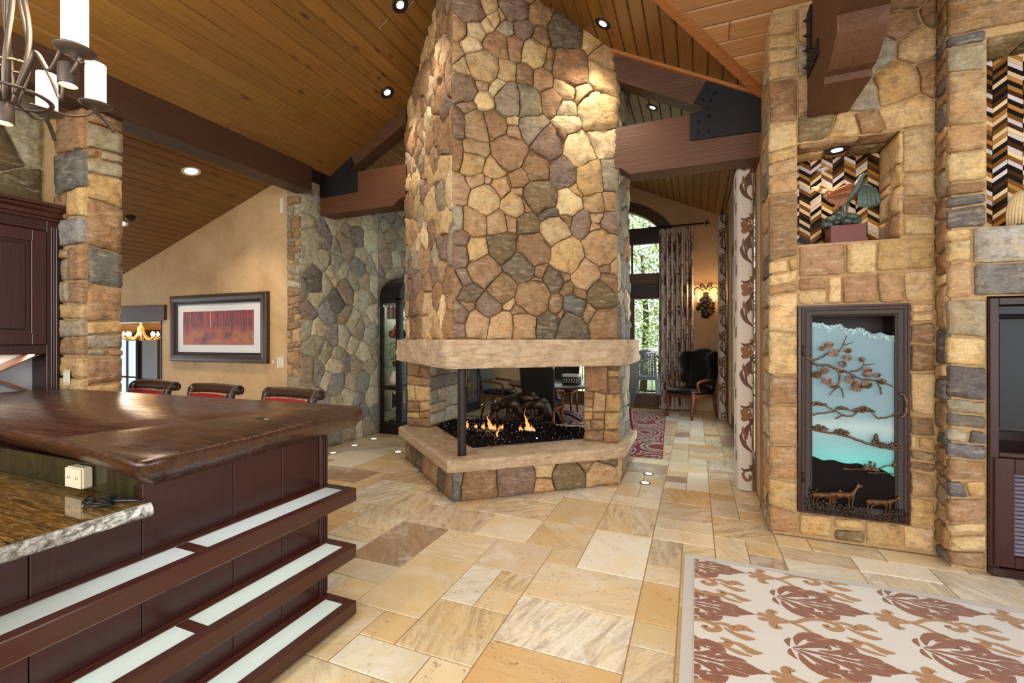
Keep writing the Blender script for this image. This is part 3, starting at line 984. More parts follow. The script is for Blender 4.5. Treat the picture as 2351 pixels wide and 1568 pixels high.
# ================================================================== FIREPLACE
SITES = """0.17,4.59,0.126,p 0.35,4.64,0.071,b 0.61,4.70,0.158,p 0.49,4.60,0.057,t 0.85,4.70,0.124,n 0.06,4.38,0.083,t 0.23,4.39,0.077,c 0.31,4.47,0.056,c 
0.39,4.57,0.064,b 0.52,4.50,0.064,g 0.69,4.53,0.109,p 0.86,4.49,0.073,n 1.13,4.56,0.179,k 1.42,4.54,0.076,y 1.58,4.39,0.123,t 0.06,4.15,0.055,t 
0.20,4.23,0.091,c 0.42,4.30,0.106,r 0.62,4.32,0.086,r 0.80,4.29,0.124,b 1.19,4.23,0.195,r 0.97,4.25,0.059,n 0.28,4.08,0.155,b 0.14,4.05,0.084,b 
0.51,4.05,0.086,b 0.71,4.07,0.087,n 0.91,4.05,0.088,t 1.13,4.00,0.104,t 1.54,4.19,0.138,b 0.10,3.84,0.118,p 0.28,3.90,0.049,t 0.45,3.88,0.093,c 
0.31,3.75,0.092,c 0.56,3.79,0.158,g 0.73,3.81,0.160,g 0.97,3.84,0.118,n 1.34,3.96,0.091,t 1.48,3.83,0.198,b 1.13,3.80,0.082,c 1.14,3.66,0.090,c 
0.06,3.51,0.083,p 0.24,3.51,0.140,t 0.40,3.54,0.142,r 0.17,3.65,0.049,n 0.58,3.50,0.072,t 0.58,3.59,0.050,b 0.82,3.55,0.146,g 0.93,3.45,0.162,p 
1.29,3.42,0.166,c 1.53,3.54,0.130,c 1.09,3.54,0.037,n 0.03,3.21,0.069,n 0.23,3.27,0.105,t 0.53,3.29,0.172,n 0.21,3.16,0.119,y 0.39,3.14,0.120,y 
0.82,3.17,0.131,n 1.12,3.16,0.142,p 1.41,3.13,0.167,y 1.63,3.17,0.123,g 0.64,3.05,0.101,n 0.06,2.89,0.083,t 0.23,2.99,0.077,t 0.35,2.99,0.035,t 
0.47,2.95,0.093,t 0.56,3.01,0.043,t 0.64,2.93,0.058,t 0.31,2.83,0.134,b 0.86,2.90,0.154,o 0.59,2.79,0.115,b 0.73,2.81,0.044,n 1.18,2.87,0.135,c 
1.25,3.04,0.068,y 1.45,2.91,0.107,y 1.64,2.92,0.069,t 0.03,2.59,0.064,g 0.21,2.59,0.109,t 0.43,2.60,0.111,t 0.55,2.62,0.067,r 0.72,2.63,0.102,o 
0.95,2.75,0.069,k 1.02,2.58,0.138,b 1.16,2.72,0.035,n 1.33,2.68,0.094,p 1.49,2.74,0.047,t 1.47,2.64,0.036,t 1.63,2.71,0.096,p 0.06,2.30,0.092,p 
0.06,2.41,0.075,p 0.23,2.34,0.093,y 0.48,2.39,0.144,o 0.80,2.38,0.159,n 1.16,2.34,0.163,y 1.54,2.44,0.179,t 0.31,2.13,0.154,n 0.65,2.19,0.157,k 
0.87,2.16,0.051,n 1.00,2.09,0.098,k 1.12,2.12,0.035,n 1.36,2.15,0.153,t 1.58,2.26,0.054,n 1.69,2.26,0.048,t 1.62,2.09,0.102,n 0.02,2.02,0.059,n 
0.12,2.07,0.054,p 0.18,1.94,0.098,k 0.47,1.99,0.155,n 0.83,2.05,0.057,n 0.79,1.91,0.170,n 1.16,2.02,0.058,n 1.29,1.98,0.070,n 1.53,1.96,0.155,o 
1.23,1.84,0.117,s 1.04,1.84,0.069,n 0.35,1.82,0.132,p 0.54,1.85,0.061,b 0.17,1.83,0.043,n 0.65,1.75,0.090,n 0.06,1.72,0.081,p 0.05,1.60,0.065,p 
0.27,1.64,0.153,t 0.46,1.62,0.166,t 0.67,1.62,0.157,t 0.94,1.66,0.114,k 1.20,1.62,0.151,k 1.41,1.79,0.059,n 1.58,1.68,0.155,n 1.10,1.72,0.046,n"""
FPX = [(-3.41, 4.83), (-2.07, 3.67), (-.74, 4.77), (-.74, 5.66), (-3.41, 5.66)]
def offpoly(P, d):
    n = len(P); out = []
    for i in range(n):
        a, b, c = Vector(P[i-1]), Vector(P[i]), Vector(P[(i+1) % n])
        e1 = (b-a).normalized(); e2 = (c-b).normalized()
        n1 = Vector((e1.y, -e1.x)); n2 = Vector((e2.y, -e2.x))
        m = (n1+n2).normalized()
        out.append(b+m*(d/max(.3, m.dot(n1))))
    return [(p.x, p.y) for p in out]
fire = thing('fireplace', 'stone see-through fireplace with cream stone mantel, hearth and tall chimney', 'fireplace', (-2.07, 4.75, 0))
def layer(name, d, z0, z1, mat, sm=False, lab=None):
    mb = MB(); mb.prism([(x, y, z0) for x, y in offpoly(FPX, d)], (0, 0, z1-z0))
    return fixn(obj(name, mb, mat, fire, label=lab))
layer('base_core', -.03, 0, .30, 'mortar_brown')
layer('chimney_core', -.03, 1.49, 5.25, 'mortar_brown')
# rough-faced slabs
def rough_slab(name, d, z0, z1, seg, amp, lab, mitre=0.0):
    P = offpoly(FPX, d)
    ring = []
    n = len(P)
    for i in range(n):
        a, b = Vector(P[i]), Vector(P[(i+1) % n])
        k = max(1, int((b-a).length/seg))
        for j in range(k):
            ring.append((a+(b-a)*(j/k), j == 0, (b-a).normalized()))
    zs = [z0, z0+.012, z0+(z1-z0)*.2, z0+(z1-z0)*.4, z0+(z1-z0)*.6, z0+(z1-z0)*.8, z1-.012, z1]
    vs = []; fs = []
    m = len(ring)
    for zi, z in enumerate(zs):
        for (p, corner, e) in ring:
            nn = Vector((e.y, -e.x))
            q = Vector((p.x, p.y, z))
            amt = 0
            if 0 < zi < len(zs)-1 and not corner:
                amt = amp*(.6*mnoise.noise(Vector((p.x*4, p.y*4, z*9)))+.7*mnoise.noise(Vector((p.x*11, p.y*11, z*26))))
            if zi in (0, len(zs)-1): amt = -.008
            q.x += nn.x*amt; q.y += nn.y*amt
            if corner and zi in (0, len(zs)-1):
                c = Vector((-2.07, 4.8)); dd = (c-Vector((p.x, p.y))).normalized()*.01
                q.x += dd.x; q.y += dd.y
            vs.append(q)
    for zi in range(len(zs)-1):
        for i in range(m):
            j = (i+1) % m
            fs.append((zi*m+i, zi*m+j, (zi+1)*m+j, (zi+1)*m+i))
    fs.append(tuple(range(m))[::-1]); fs.append(tuple(range((len(zs)-1)*m, len(zs)*m)))
    mb = MB(); mb.add(vs, fs)
    return autosmooth(obj(name, mb, 'sandstone', fire, label=lab), 60)
rough_slab('mantel', .095, 1.237, 1.503, .03, .045, 'rough faced cream sandstone mantel')
rough_slab('hearth', .075, .293, .40, .05, .012, 'cream sandstone hearth slab')
# piers
for x0, x1, ks in ((-3.415, -3.09, 'nbynbr'), (-1.125, -.745, 'nbornyt')):
    mb = MB(); mb.box((x0+.02, 4.90, .40), (x1-.02, 5.64, 1.24))
    pier = obj('pier', mb, 'mortar_brown', fire)
    ashlar(frame((0, 4.90, 0), (1, 0, 0), (0, -1, 0)), x0-.005, x1+.005, .405, 1.236, pier, ks, .2, .008, .022, gain=.92)
    ashlar(frame((x1-.02, 0, 0), (0, 1, 0), (1, 0, 0)), 4.902, 5.64, .405, 1.236, pier, 'eelgs', .26, .008, .02)
    ashlar(frame((x0+.02, 0, 0), (0, -1, 0), (-1, 0, 0)), -5.64, -4.902, .405, 1.236, pier, 'nbgoe', .24, .008, .02)
def face(a, b, inset=.03):
    A, B = Vector((*a, 0)), Vector((*b, 0))
    e = (B-A).normalized(); nn = Vector((e.y, -e.x, 0))
    return frame(A-nn*inset, e, nn), (B-A).length
# hearth base stones
f, L = face(FPX[0], FPX[1]); voronoi_stones(f, [(-.01, .005), (L-.035, .005), (L-.035, .292), (-.01, .292)], [(i*.26+.1+R()*.08, .07+.17*((i*2) % 3)/2, .1, random.choice('nkntr')) for i in range(7)], fire, .012, .028)
f, L = face(FPX[1], FPX[2])
voronoi_stones(f, [(.0, .005), (L+.0, .005), (L+.0, .292), (.0, .292)], [(.03, .16, .08, 's'), (.26, .13, .16, 'n'), (.60, .14, .18, 'p'), (.92, .22, .07, 'b'), (.92, .06, .06, 't'), (1.17, .13, .15, 'o'), (1.32, .27, .07, 'n'), (1.55, .10, .15, 't'), (1.62, .27, .08, 'o')], fire, .012, .028)
f, L = face(FPX[2], FPX[3]); voronoi_stones(f, [(.015, .005), (L, .005), (L, .292), (.015, .292)], [(.1, .15, .1, 'b'), (.4, .12, .1, 'n'), (.7, .15, .1, 'k')], fire, .012, .028)
# chimney stones; each face ends at the core's corner, the front face laps over both side faces
CORE = offpoly(FPX, -.03)
def span(f, i):
    v = Vector((*CORE[i], 0))-f[0]
    return v.dot(f[1])
f, L = face(FPX[1], FPX[2])
sites = [(float(a), float(b_), float(c), k) for a, b_, c, k in (q.split(',') for q in SITES.split())]
sites += [(.1+.3*i, 4.86+.05*(i % 2), .13, 'n') for i in range(6)]
x0, x1 = span(f, 1)-.024, span(f, 2)+.02
nch = voronoi_stones(f, [(x0, 1.506), (x1, 1.506), (x1, 4.86), (x0, 4.86)], sites, fire, .009, .026, rough=.018)
f, L = face(FPX[0], FPX[1])
x0, x1 = span(f, 0)-.02, span(f, 1)
voronoi_stones(f, [(x0, 1.506), (x1, 1.506), (x1, 5.05), (x0, 5.05)], scatter_sites(x0, x1, 1.5, 5.05, .255, 'btbtncyrbngp'), fire, .009, .026, rough=.018)
f, L = face(FPX[2], FPX[3])
x0 = span(f, 2)
voronoi_stones(f, [(x0, 1.506), (L, 1.506), (L, 4.55), (x0, 4.55)], scatter_sites(x0, L, 1.5, 4.55, .3, 'lsevgn'), fire, .009, .026, rough=.018)
# corner post
mb = MB(); mb.lathe([(.046, .40), (.046, .41), (.042, .412), (.042, 1.24)], (-2.068, 3.845, 0), 24)
autosmooth(obj('post', mb, simple('post_metal', (48, 38, 34), .5, .4, .1, .1), fire, label='dark metal corner post'))
# fire bed of black glass
mb = MB()
bed = [(-3.05, 5.0), (-2.10, 4.13), (-1.16, 4.98), (-1.16, 5.52), (-2.8, 5.58), (-3.05, 5.45)]
mb.prism([(x, y, .395) for x, y in bed], (0, 0, .012))
fixn(obj('fire_pan', mb, 'black_paint', fire))
mb = MB()
def inpoly(x, y, P):
    c = False
    for i in range(len(P)):
        (x1, y1), (x2, y2) = P[i-1], P[i]
        if (y1 > y) != (y2 > y) and x < (x2-x1)*(y-y1)/(y2-y1)+x1: c = not c
    return c
cnt = 0
rs = random.Random(3)
while cnt < 6500:
    x = rs.uniform(-3.05, -1.16); y = rs.uniform(4.13, 5.58)
    if not inpoly(x, y, bed): continue
    cnt += 1
    r = rs.uniform(.006, .014); z = .405+rs.uniform(0, .022)
    q = []
    for s_ in ((1, 1, 1), (-1, -1, 1), (-1, 1, -1), (1, -1, -1)):
        q.append((x+r*s_[0]*rs.uniform(.4, 1.1), y+r*s_[1]*rs.uniform(.4, 1.1), z+r*.7*s_[2]*rs.uniform(.5, 1.1)))
    mb.add(q, [(0, 1, 2), (0, 3, 1), (0, 2, 3), (1, 3, 2)])
mg = NT('black_fire_glass')
M['fireglass'] = mg.pbr((.002, .0025, .005, 1), .04, 0, None, **{'Specular IOR Level': .6})
obj('fire_glass', mb, 'fireglass', fire, kind='stuff', label='bed of crushed black fire glass')
mb = MB()
for k in range(170):
    while True:
        x = rs.uniform(-3.05, -1.16); y = rs.uniform(4.13, 5.58)
        if inpoly(x, y, bed): break
    r = rs.uniform(.004, .008)
    mb.add([(x+r*a*rs.uniform(.5, 1), y+r*b_*rs.uniform(.5, 1), .428+r*c) for a, b_, c in ((1, 1, 1), (-1, -1, 1), (-1, 1, -1), (1, -1, -1))], [(0, 1, 2), (0, 3, 1), (0, 2, 3), (1, 3, 2)])
M['glintglass'] = simple('glint_glass', (176, 190, 230), .08, .6, .1, 0)  # pale chips paint in the sparkle of the black glass
obj('glint_chip', mb, 'glintglass', fire, kind='stuff', label='pale chips painted as glints in the fire glass')
# flames
fm = NT('flame')
gr = fm.n('ShaderNodeSeparateXYZ', {0: fm.n('ShaderNodeTexCoord').outputs['Generated']}).outputs[2]
em = fm.n('ShaderNodeEmission', {'Color': fm.ramp(gr, [(0, (.25, .28, 1, 1)), (.16, (1, .55, .2, 1)), (.6, (1, .42, .10, 1)), (1, (1, .2, .03, 1))]), 'Strength': 1.5})
trn = fm.n('ShaderNodeBsdfTransparent')
lw = fm.n('ShaderNodeLayerWeight', {'Blend': .35}).outputs['Facing']
mxs = fm.n('ShaderNodeMixShader', {0: fm.math('ADD', fm.math('MULTIPLY', lw, .5), .46), 1: em.outputs[0], 2: trn.outputs[0]})
fm.t.links.new(mxs.outputs[0], fm.out.inputs['Surface'])
M['flame'] = fm.m
for (x, y, h, w, ln) in ((-2.62, 4.95, .15, .022, .01), (-2.61, 4.97, .10, .026, .02), (-2.31, 5.02, .19, .022, -.05), (-2.29, 5.0, .12, .03, -.02), (-2.40, 5.0, .08, .024, .02), (-2.18, 5.05, .07, .026, .03), (-2.50, 5.0, .06, .022, .02),
                         (-1.84, 5.08, .28, .018, -.07), (-1.82, 5.06, .17, .024, -.04), (-1.86, 5.07, .11, .026, .02), (-1.92, 5.05, .07, .024, -.02), (-1.78, 5.08, .08, .024, -.03), (-2.05, 4.62, .15, .011, .04), (-2.25, 4.98, .08, .03, .03)):
    n = 18
    pts = [(x+ln*math.sin(i/n*2.6)*(i/n)+.006*math.sin(i*.85), y+.004*math.sin(i*.5), .415+h*i/n) for i in range(n+1)]
    rad = [w*(.35+.75*math.sin(PI*min(1, (i/n)*1.15+.18)))*(1-(i/n)**2.2)+.0008 for i in range(n+1)]
    mb = MB(); mb.tube(pts, rad, 10, .5, up=(0, 1, 0))
    obj('flame', mb, 'flame', fire, smooth=True)
lamp('fire_light', 'POINT', (-2.2, 4.95, .58), 2.5, (1, .55, .22), shadow_soft_size=.12)
# ================================================================== BAR PENINSULA
MAH = srgb(50, 16, 10); MAHL = srgb(66, 27, 16)
bar = thing('bar_cabinet', 'dark mahogany bar end cabinet with three lit glass shelves', 'cabinet', (-3.4, 1.0, 0))
mb = MB(); mb.box((-4.85, 1.08, .0), (-1.935, 1.955, .985)); mb.box((-4.85, -1.2, 0), (-1.935, 1.08, .842))
obj('carcass', mb, 'maho_z', bar, color=MAH)
for y0, y1, zt in ((1.685, 1.925, .985), (1.425, 1.685, .985), (1.062, 1.425, .985), (.75, 1.062, .842), (.36, .75, .842), (-.05, .36, .842), (-.5, -.05, .842)):
    mb = MB(); mb.box((-1.94, y0+.0015, .02), (-1.924, y1-.0015, zt), .002)
    obj('end_panel', mb, 'maho_z', bar, color=tuple(c*(.9+.2*R()) for c in MAH[:3]))
mb = MB(); mb.box((-1.975, 1.928, 0), (-1.918, 1.985, .985), .006)
post = obj('corner_post', mb, 'maho_z', bar, color=MAH)
for k in range(3):
    mb = MB(); mb.tube([(-1.917, 1.94+.0165*k, .10), (-1.917, 1.94+.0165*k, .95)], .006, 8)
    obj('reed', mb, 'maho_z', post, color=MAH)
for zi, (zt, gm) in enumerate(((.696, 'frost'), (.390, 'frost'), (.084, 'frost'))):
    X0, X1, Ya, Yb = -1.922, -1.708, -1.1, 1.976
    zb = zt-.072
    mb = MB()
    sh = None
    gx0, gx1 = -1.874, -1.758
    bays = ((-.42, 1.148), (1.196, 1.922))
    mb.box((X0, Ya, zb), (gx0, Yb, zt), .003); mb.box((gx1, Ya, zb), (X1, Yb, zt), .004)
    mb.box((gx0, 1.922, zb), (gx1, Yb, zt), .003); mb.box((gx0, 1.148, zb), (gx1, 1.196, zt), .002); mb.box((gx0, Ya, zb), (gx1, -.42, zt), .002)
    sh = obj('shelf', mb, 'maho_y', bar, color=MAHL)
    for a, c in bays:
        mb = MB(); mb.box((gx0, a, zt-.016), (gx1, c, zt-.0015), .001)
        obj('glass_panel', mb, gm, sh, label='frosted glass insert')
    if zi < 2:
        lamp('shelf_led', 'AREA', (-1.812, .75, zb-.004), 3.6, (.95, 1, .93), (0, 0, 0), shape='RECTANGLE', size=.1, size_y=2.4)
        # light inside the shelf, under the glass
lamp('slab_led', 'AREA', (-1.80, 1.35, .975), 1.6, (.9, .95, 1), (0, 0, 0), shape='RECTANGLE', size=.06, size_y=1.0)

# live edge slab
topo = [(-4.89, 1.33), (-4.5, 1.26), (-4.1, 1.22), (-3.7, 1.165), (-3.35, 1.11), (-3.04, 1.075), (-2.75, 1.05), (-2.45, 1.02), (-2.15, .985), (-1.9, .945), (-1.70, .92), (-1.672, .94),
        (-1.69, 1.2), (-1.715, 1.45), (-1.735, 1.7), (-1.77, 1.95), (-1.80, 2.12), (-1.835, 2.175), (-1.90, 2.20), (-2.3, 2.19), (-2.8, 2.175), (-3.3, 2.15), (-3.8, 2.13), (-4.3, 2.11), (-4.89, 2.09)]
T3 = [Vector((x, y, 0)) for x, y in topo]
sm = []
for i in range(len(T3)):
    a, b_ = T3[i], T3[(i+1) % len(T3)]
    k = max(1, int((b_-a).length/.06))
    for j in range(k):
        p = a+(b_-a)*(j/k); q = p.copy()
        nz = .012*mnoise.noise(Vector((p.x*3, p.y*3, 1)))+.006*mnoise.noise(Vector((p.x*9, p.y*9, 4)))
        cdir = (Vector((-3.3, 1.6, 0))-p).normalized()
        sm.append((p+cdir*nz, cdir))
def inset(p, amt_near, amt_right, amt_far):
    x, y = p.x, p.y
    w = 1.0
    dx = dy = 0
    if y < 1.4: dy = amt_near*(1-.45*max(0, min(1, (-x-2.2)/1.5)))
    if x > -1.92: dx = -amt_right*min(1, (x+1.92)/.18)
    if y > 2.08 and x < -1.85: dy = -amt_far
    return Vector((x+dx, y+dy, 0))
rings = []
for (z, f) in ((1.100, .012), (1.094, .002), (1.080, 0.0), (1.05, .18), (1.02, .5), (1.0, .85), (.988, 1.0)):
    rg = []
    for p, cd in sm:
        q = inset(p, .085*f, .10*f, .05*f) if f > .05 else p+cd*f
        j = .004*mnoise.noise(Vector((p.x*6, p.y*6, z*14))) if 0 < f < 1.0 and z < 1.07 else 0
        rg.append((q.x+cd.x*j, q.y+cd.y*j, z))
    rings.append(rg)
mb = MB(); m = len(sm)
vs = [p for r_ in rings for p in r_]; fs = []
for k in range(len(rings)-1):
    for i in range(m):
        fs.append((k*m+i, (k+1)*m+i, (k+1)*m+(i+1) % m, k*m+(i+1) % m))
fs.append(tuple(range(m))); fs.append(tuple(range((len(rings)-1)*m, len(rings)*m))[::-1])
mb.add(vs, fs)
slab = obj('bar_counter', mb, 'slab')
autosmooth(slab, 50)
tag(slab, 'thick glossy dark live edge wood slab forming the bar top', 'counter')
M['crack'] = simple('crack_inlay', (196, 150, 104), .25, .3, .2, .2, 60)
for path in ([(-2.32, 1.98), (-2.2, 1.985), (-2.08, 2.0), (-1.98, 1.998)], [(-2.78, 1.90), (-2.66, 1.92), (-2.55, 1.925)], [(-3.4, 1.44), (-3.37, 1.45), (-3.33, 1.447)]):
    mb = MB(); pp = spline([(x, y, 0) for x, y in path], 6)
    mb.strip([(p.x, p.y+.004*math.sin(i*2.1)) for i, p in enumerate(pp)], [.001+.009*abs(math.sin(i*1.3+.4)) for i in range(len(pp))], lambda x, y: (x, y, 1.1008))
    obj('crack_inlay', mb, 'crack', slab)
mb = MB(); mb.lathe([(.001, 0), (.03, .0), (.022, .004), (.008, .002)], (-2.03, 1.66, 1.1002), 12)
for i, q in enumerate(mb.v): mb.v[i] = ((q[0]+2.03)*1.9-2.03, (q[1]-1.66)*.45+1.66, q[2])
obj('knot', mb, 'rubber', slab, label='dark knot hole')

# granite counter with splashback
gr_ = thing('granite_counter', 'dark green gold granite counter with chiselled edge and low splashback', 'counter', (-3.4, .1, .845))
mb = MB(); mb.box((-4.85, -1.2, .845), (-1.893, 1.068, .890), .002); obj('worktop', mb, 'granite', gr_)
mb = MB(); n = 70
vs = []; fs = []
for i in range(n+1):
    y = -1.2+2.272*i/n
    for k in range(6):
        z = .844+.0475*k/5
        o = (.013 if 0 < k < 5 else .004)+.011*mnoise.noise(Vector((y*26, k*1.7, 0)))+.008*mnoise.noise(Vector((y*9, k, 5)))
        vs.append((-1.888+max(o, -.003), y, z+(.003*mnoise.noise(Vector((y*30, k, 2))) if k in (0, 5) else 0)))
for i in range(n):
    for k in range(5):
        fs.append((i*6+k, (i+1)*6+k, (i+1)*6+k+1, i*6+k+1))
mb.add(vs, fs); m = len(vs)
mb.add([(-1.895, -1.2, .891), (-1.895, 1.072, .891)], [])
fs = [(i*6+5, (i+1)*6+5, m+(1 if i >= n/2 else 0)) for i in range(n)]
mb.f += fs
mb.f.append(tuple([n*6+k for k in range(6)]+[m+1]))
obj('chiselled_edge', mb, 'chisel', gr_, smooth=False)
mb = MB(); mb.box((-4.85, 1.068, .845), (-1.932, 1.08, 1.0), .001); obj('splashback', mb, 'granite_wall', gr_)

# power outlet and charger cable
o = thing('power_outlet', 'cream double power outlet on the green granite splashback', 'outlet', (-2.30, 1.066, .98))
mb = MB(); mb.box((-2.36, 1.028, .907), (-2.245, 1.067, .99), .006); obj('box', mb, 'cream_plastic', o)
mb = MB(); mb.box((-2.357, 1.0245, .910), (-2.248, 1.029, .987), .0015); pl = obj('cover_plate', mb, 'cream_plastic', o)
for q in (-2.33, -2.275):
    for dx in (-.006, .006):
        mb = MB(); mb.box((q+dx-.0012, 1.0238, .945), (q+dx+.0012, 1.0246, .954)); obj('slot', mb, 'rubber', pl)
cb = thing('charger_cable', 'coiled black charger cable lying on the granite counter', 'cable', (-2.0, .98, .89))
pts = []
for i in range(64):
    a = i*2*PI/20
    pts.append((-2.045+.062*math.cos(a)+.004*math.sin(i), .985+.034*math.sin(a)+.003*math.cos(i*1.7), .8945+.005*(i/20)+.003*math.sin(a*.5)))
mb = MB(); mb.tube(pts, .0034, 6); obj('cord', mb, 'rubber', cb, smooth=True)
mb = MB(); mb.tube(spline([(-2.0, 1.0, .905), (-1.96, 1.03, .904), (-1.93, 1.045, .902), (-1.905, 1.05, .9)], 5), .0055, 8); obj('plug_lead', mb, 'rubber', cb, smooth=True)
mb = MB(); mb.box((-2.03, 1.0, .893), (-2.005, 1.025, .915), .003); obj('cable_tie', mb, 'rubber', cb)

# ================================================================== HUTCH
hu = thing('hutch', 'dark red mahogany hutch with panel door and X wine rack beside the pillar', 'cabinet', (-5.05, 1.3, 0))
XF = -4.90
mb = MB(); mb.box((-5.21, .3, 0), (XF-.03, 2.095, 2.50)); mb2 = mb
c_ = MB()
c_.box((-5.21, .3, 1.40), (XF-.03, 2.095, 2.50)); c_.box((-5.21, .3, 0), (XF-.03, 2.095, 1.03)); c_.box((-5.21, 2.03, 1.03), (XF-.03, 2.095, 1.40)); c_.box((-5.21, .3, 1.03), (-5.17, 2.03, 1.40))
obj('carcass', c_, 'maho_z', hu, color=MAH)
mb = MB()
mb.box((XF-.03, 2.015, .95), (XF, 2.098, 2.47), .003); mb.box((XF-.03, 1.22, .95), (XF, 1.29, 2.47), .003)
mb.box((XF-.03, 1.29, 1.385), (XF, 2.015, 1.455), .003); mb.box((XF-.03, 1.29, 2.385), (XF, 2.015, 2.47), .003); mb.box((XF-.03, 1.29, .95), (XF, 2.015, 1.045), .003)
obj('face_frame', mb, 'maho_z', hu, color=MAH)
# raised panel door
mb = MB(); mb.box((XF-.02, 1.925, 1.46), (XF+.006, 2.012, 2.38), .004); mb.box((XF-.02, 1.293, 1.46), (XF+.006, 1.38, 2.38), .004)
mb.box((XF-.02, 1.38, 1.46), (XF+.005, 1.925, 1.55), .004); mb.box((XF-.02, 1.38, 2.29), (XF+.005, 1.925, 2.38), .004)
dr = obj('door', mb, 'maho_z', hu, color=srgb(58, 22, 15))
mb = MB(); mb.box((XF-.018, 1.37, 1.54), (XF-.010, 1.93, 2.30)); mb.box((XF-.012, 1.41, 1.58), (XF-.001, 1.89, 2.26), .010)
obj('raised_panel', mb, 'maho_z', dr, color=srgb(54, 19, 13))
mb = MB()
for y0, y1, z0, z1 in ((1.38, 1.925, 1.546, 1.553), (1.38, 1.925, 2.287, 2.294)): mb.box((XF-.004, y0, z0), (XF+.008, y1, z1), .002)
for y in (1.376, 1.921): mb.box((XF-.004, y, 1.55), (XF+.008, y+.008, 2.29), .002)
obj('moulding', mb, 'maho_y', dr, color=srgb(80, 36, 24))
for k in range(3):
    mb = MB(); mb.tube([(XF+.002, 2.045+.016*k, 1.0), (XF+.002, 2.045+.016*k, 2.42)], .006, 8); obj('reed', mb, 'maho_z', hu, color=MAH)
# cornice: stepped profile swept round the front and the right end
prof = [(0, 2.47), (.012, 2.47), (.012, 2.495), (.028, 2.50), (.034, 2.53), (.06, 2.548), (.064, 2.565), (.085, 2.575), (.09, 2.60), (.0, 2.60)]
mb = MB(); vs = []; fs = []
for (d_, z) in prof:
    vs += [(XF+d_, .3, z), (XF+d_, 2.10+d_, z), (-5.215, 2.10+d_, z)]
n = len(prof)
for i in range(n-1):
    for k in range(2):
        fs.append((i*3+k, i*3+k+1, (i+1)*3+k+1, (i+1)*3+k))
mb.add(vs, fs)
obj('cornice', mb, 'maho_y', hu, color=MAHL)
mb = MB(); mb.box((-5.21, .3, 2.47), (XF, 2.10, 2.598)); obj('cornice_core', mb, 'maho_y', hu, color=MAH)
# X rack
for k, (za, zb_) in enumerate(((1.03, 1.40), (1.40, 1.03))):
    mb = MB()
    mb.prism([(-5.17, 1.37, za), (-5.17, 2.03, zb_), (-5.17, 2.03, zb_+(.012 if k == 0 else .012)), (-5.17, 1.37, za+.012)], (XF-.035+5.17, 0, 0))
    fixn(obj('rack_board', mb, 'maho_y', hu, color=srgb(120, 70, 36)))
mb = MB(); mb.box((-5.168, .9, 1.032), (-5.16, 2.03, 1.398)); obj('rack_back', mb, 'mat_white', hu)
lamp('rack_light', 'AREA', (-5.04, 1.68, 1.385), 1.1, (1, .9, .72), (0, 0, 0), shape='RECTANGLE', size=.1, size_y=.6)

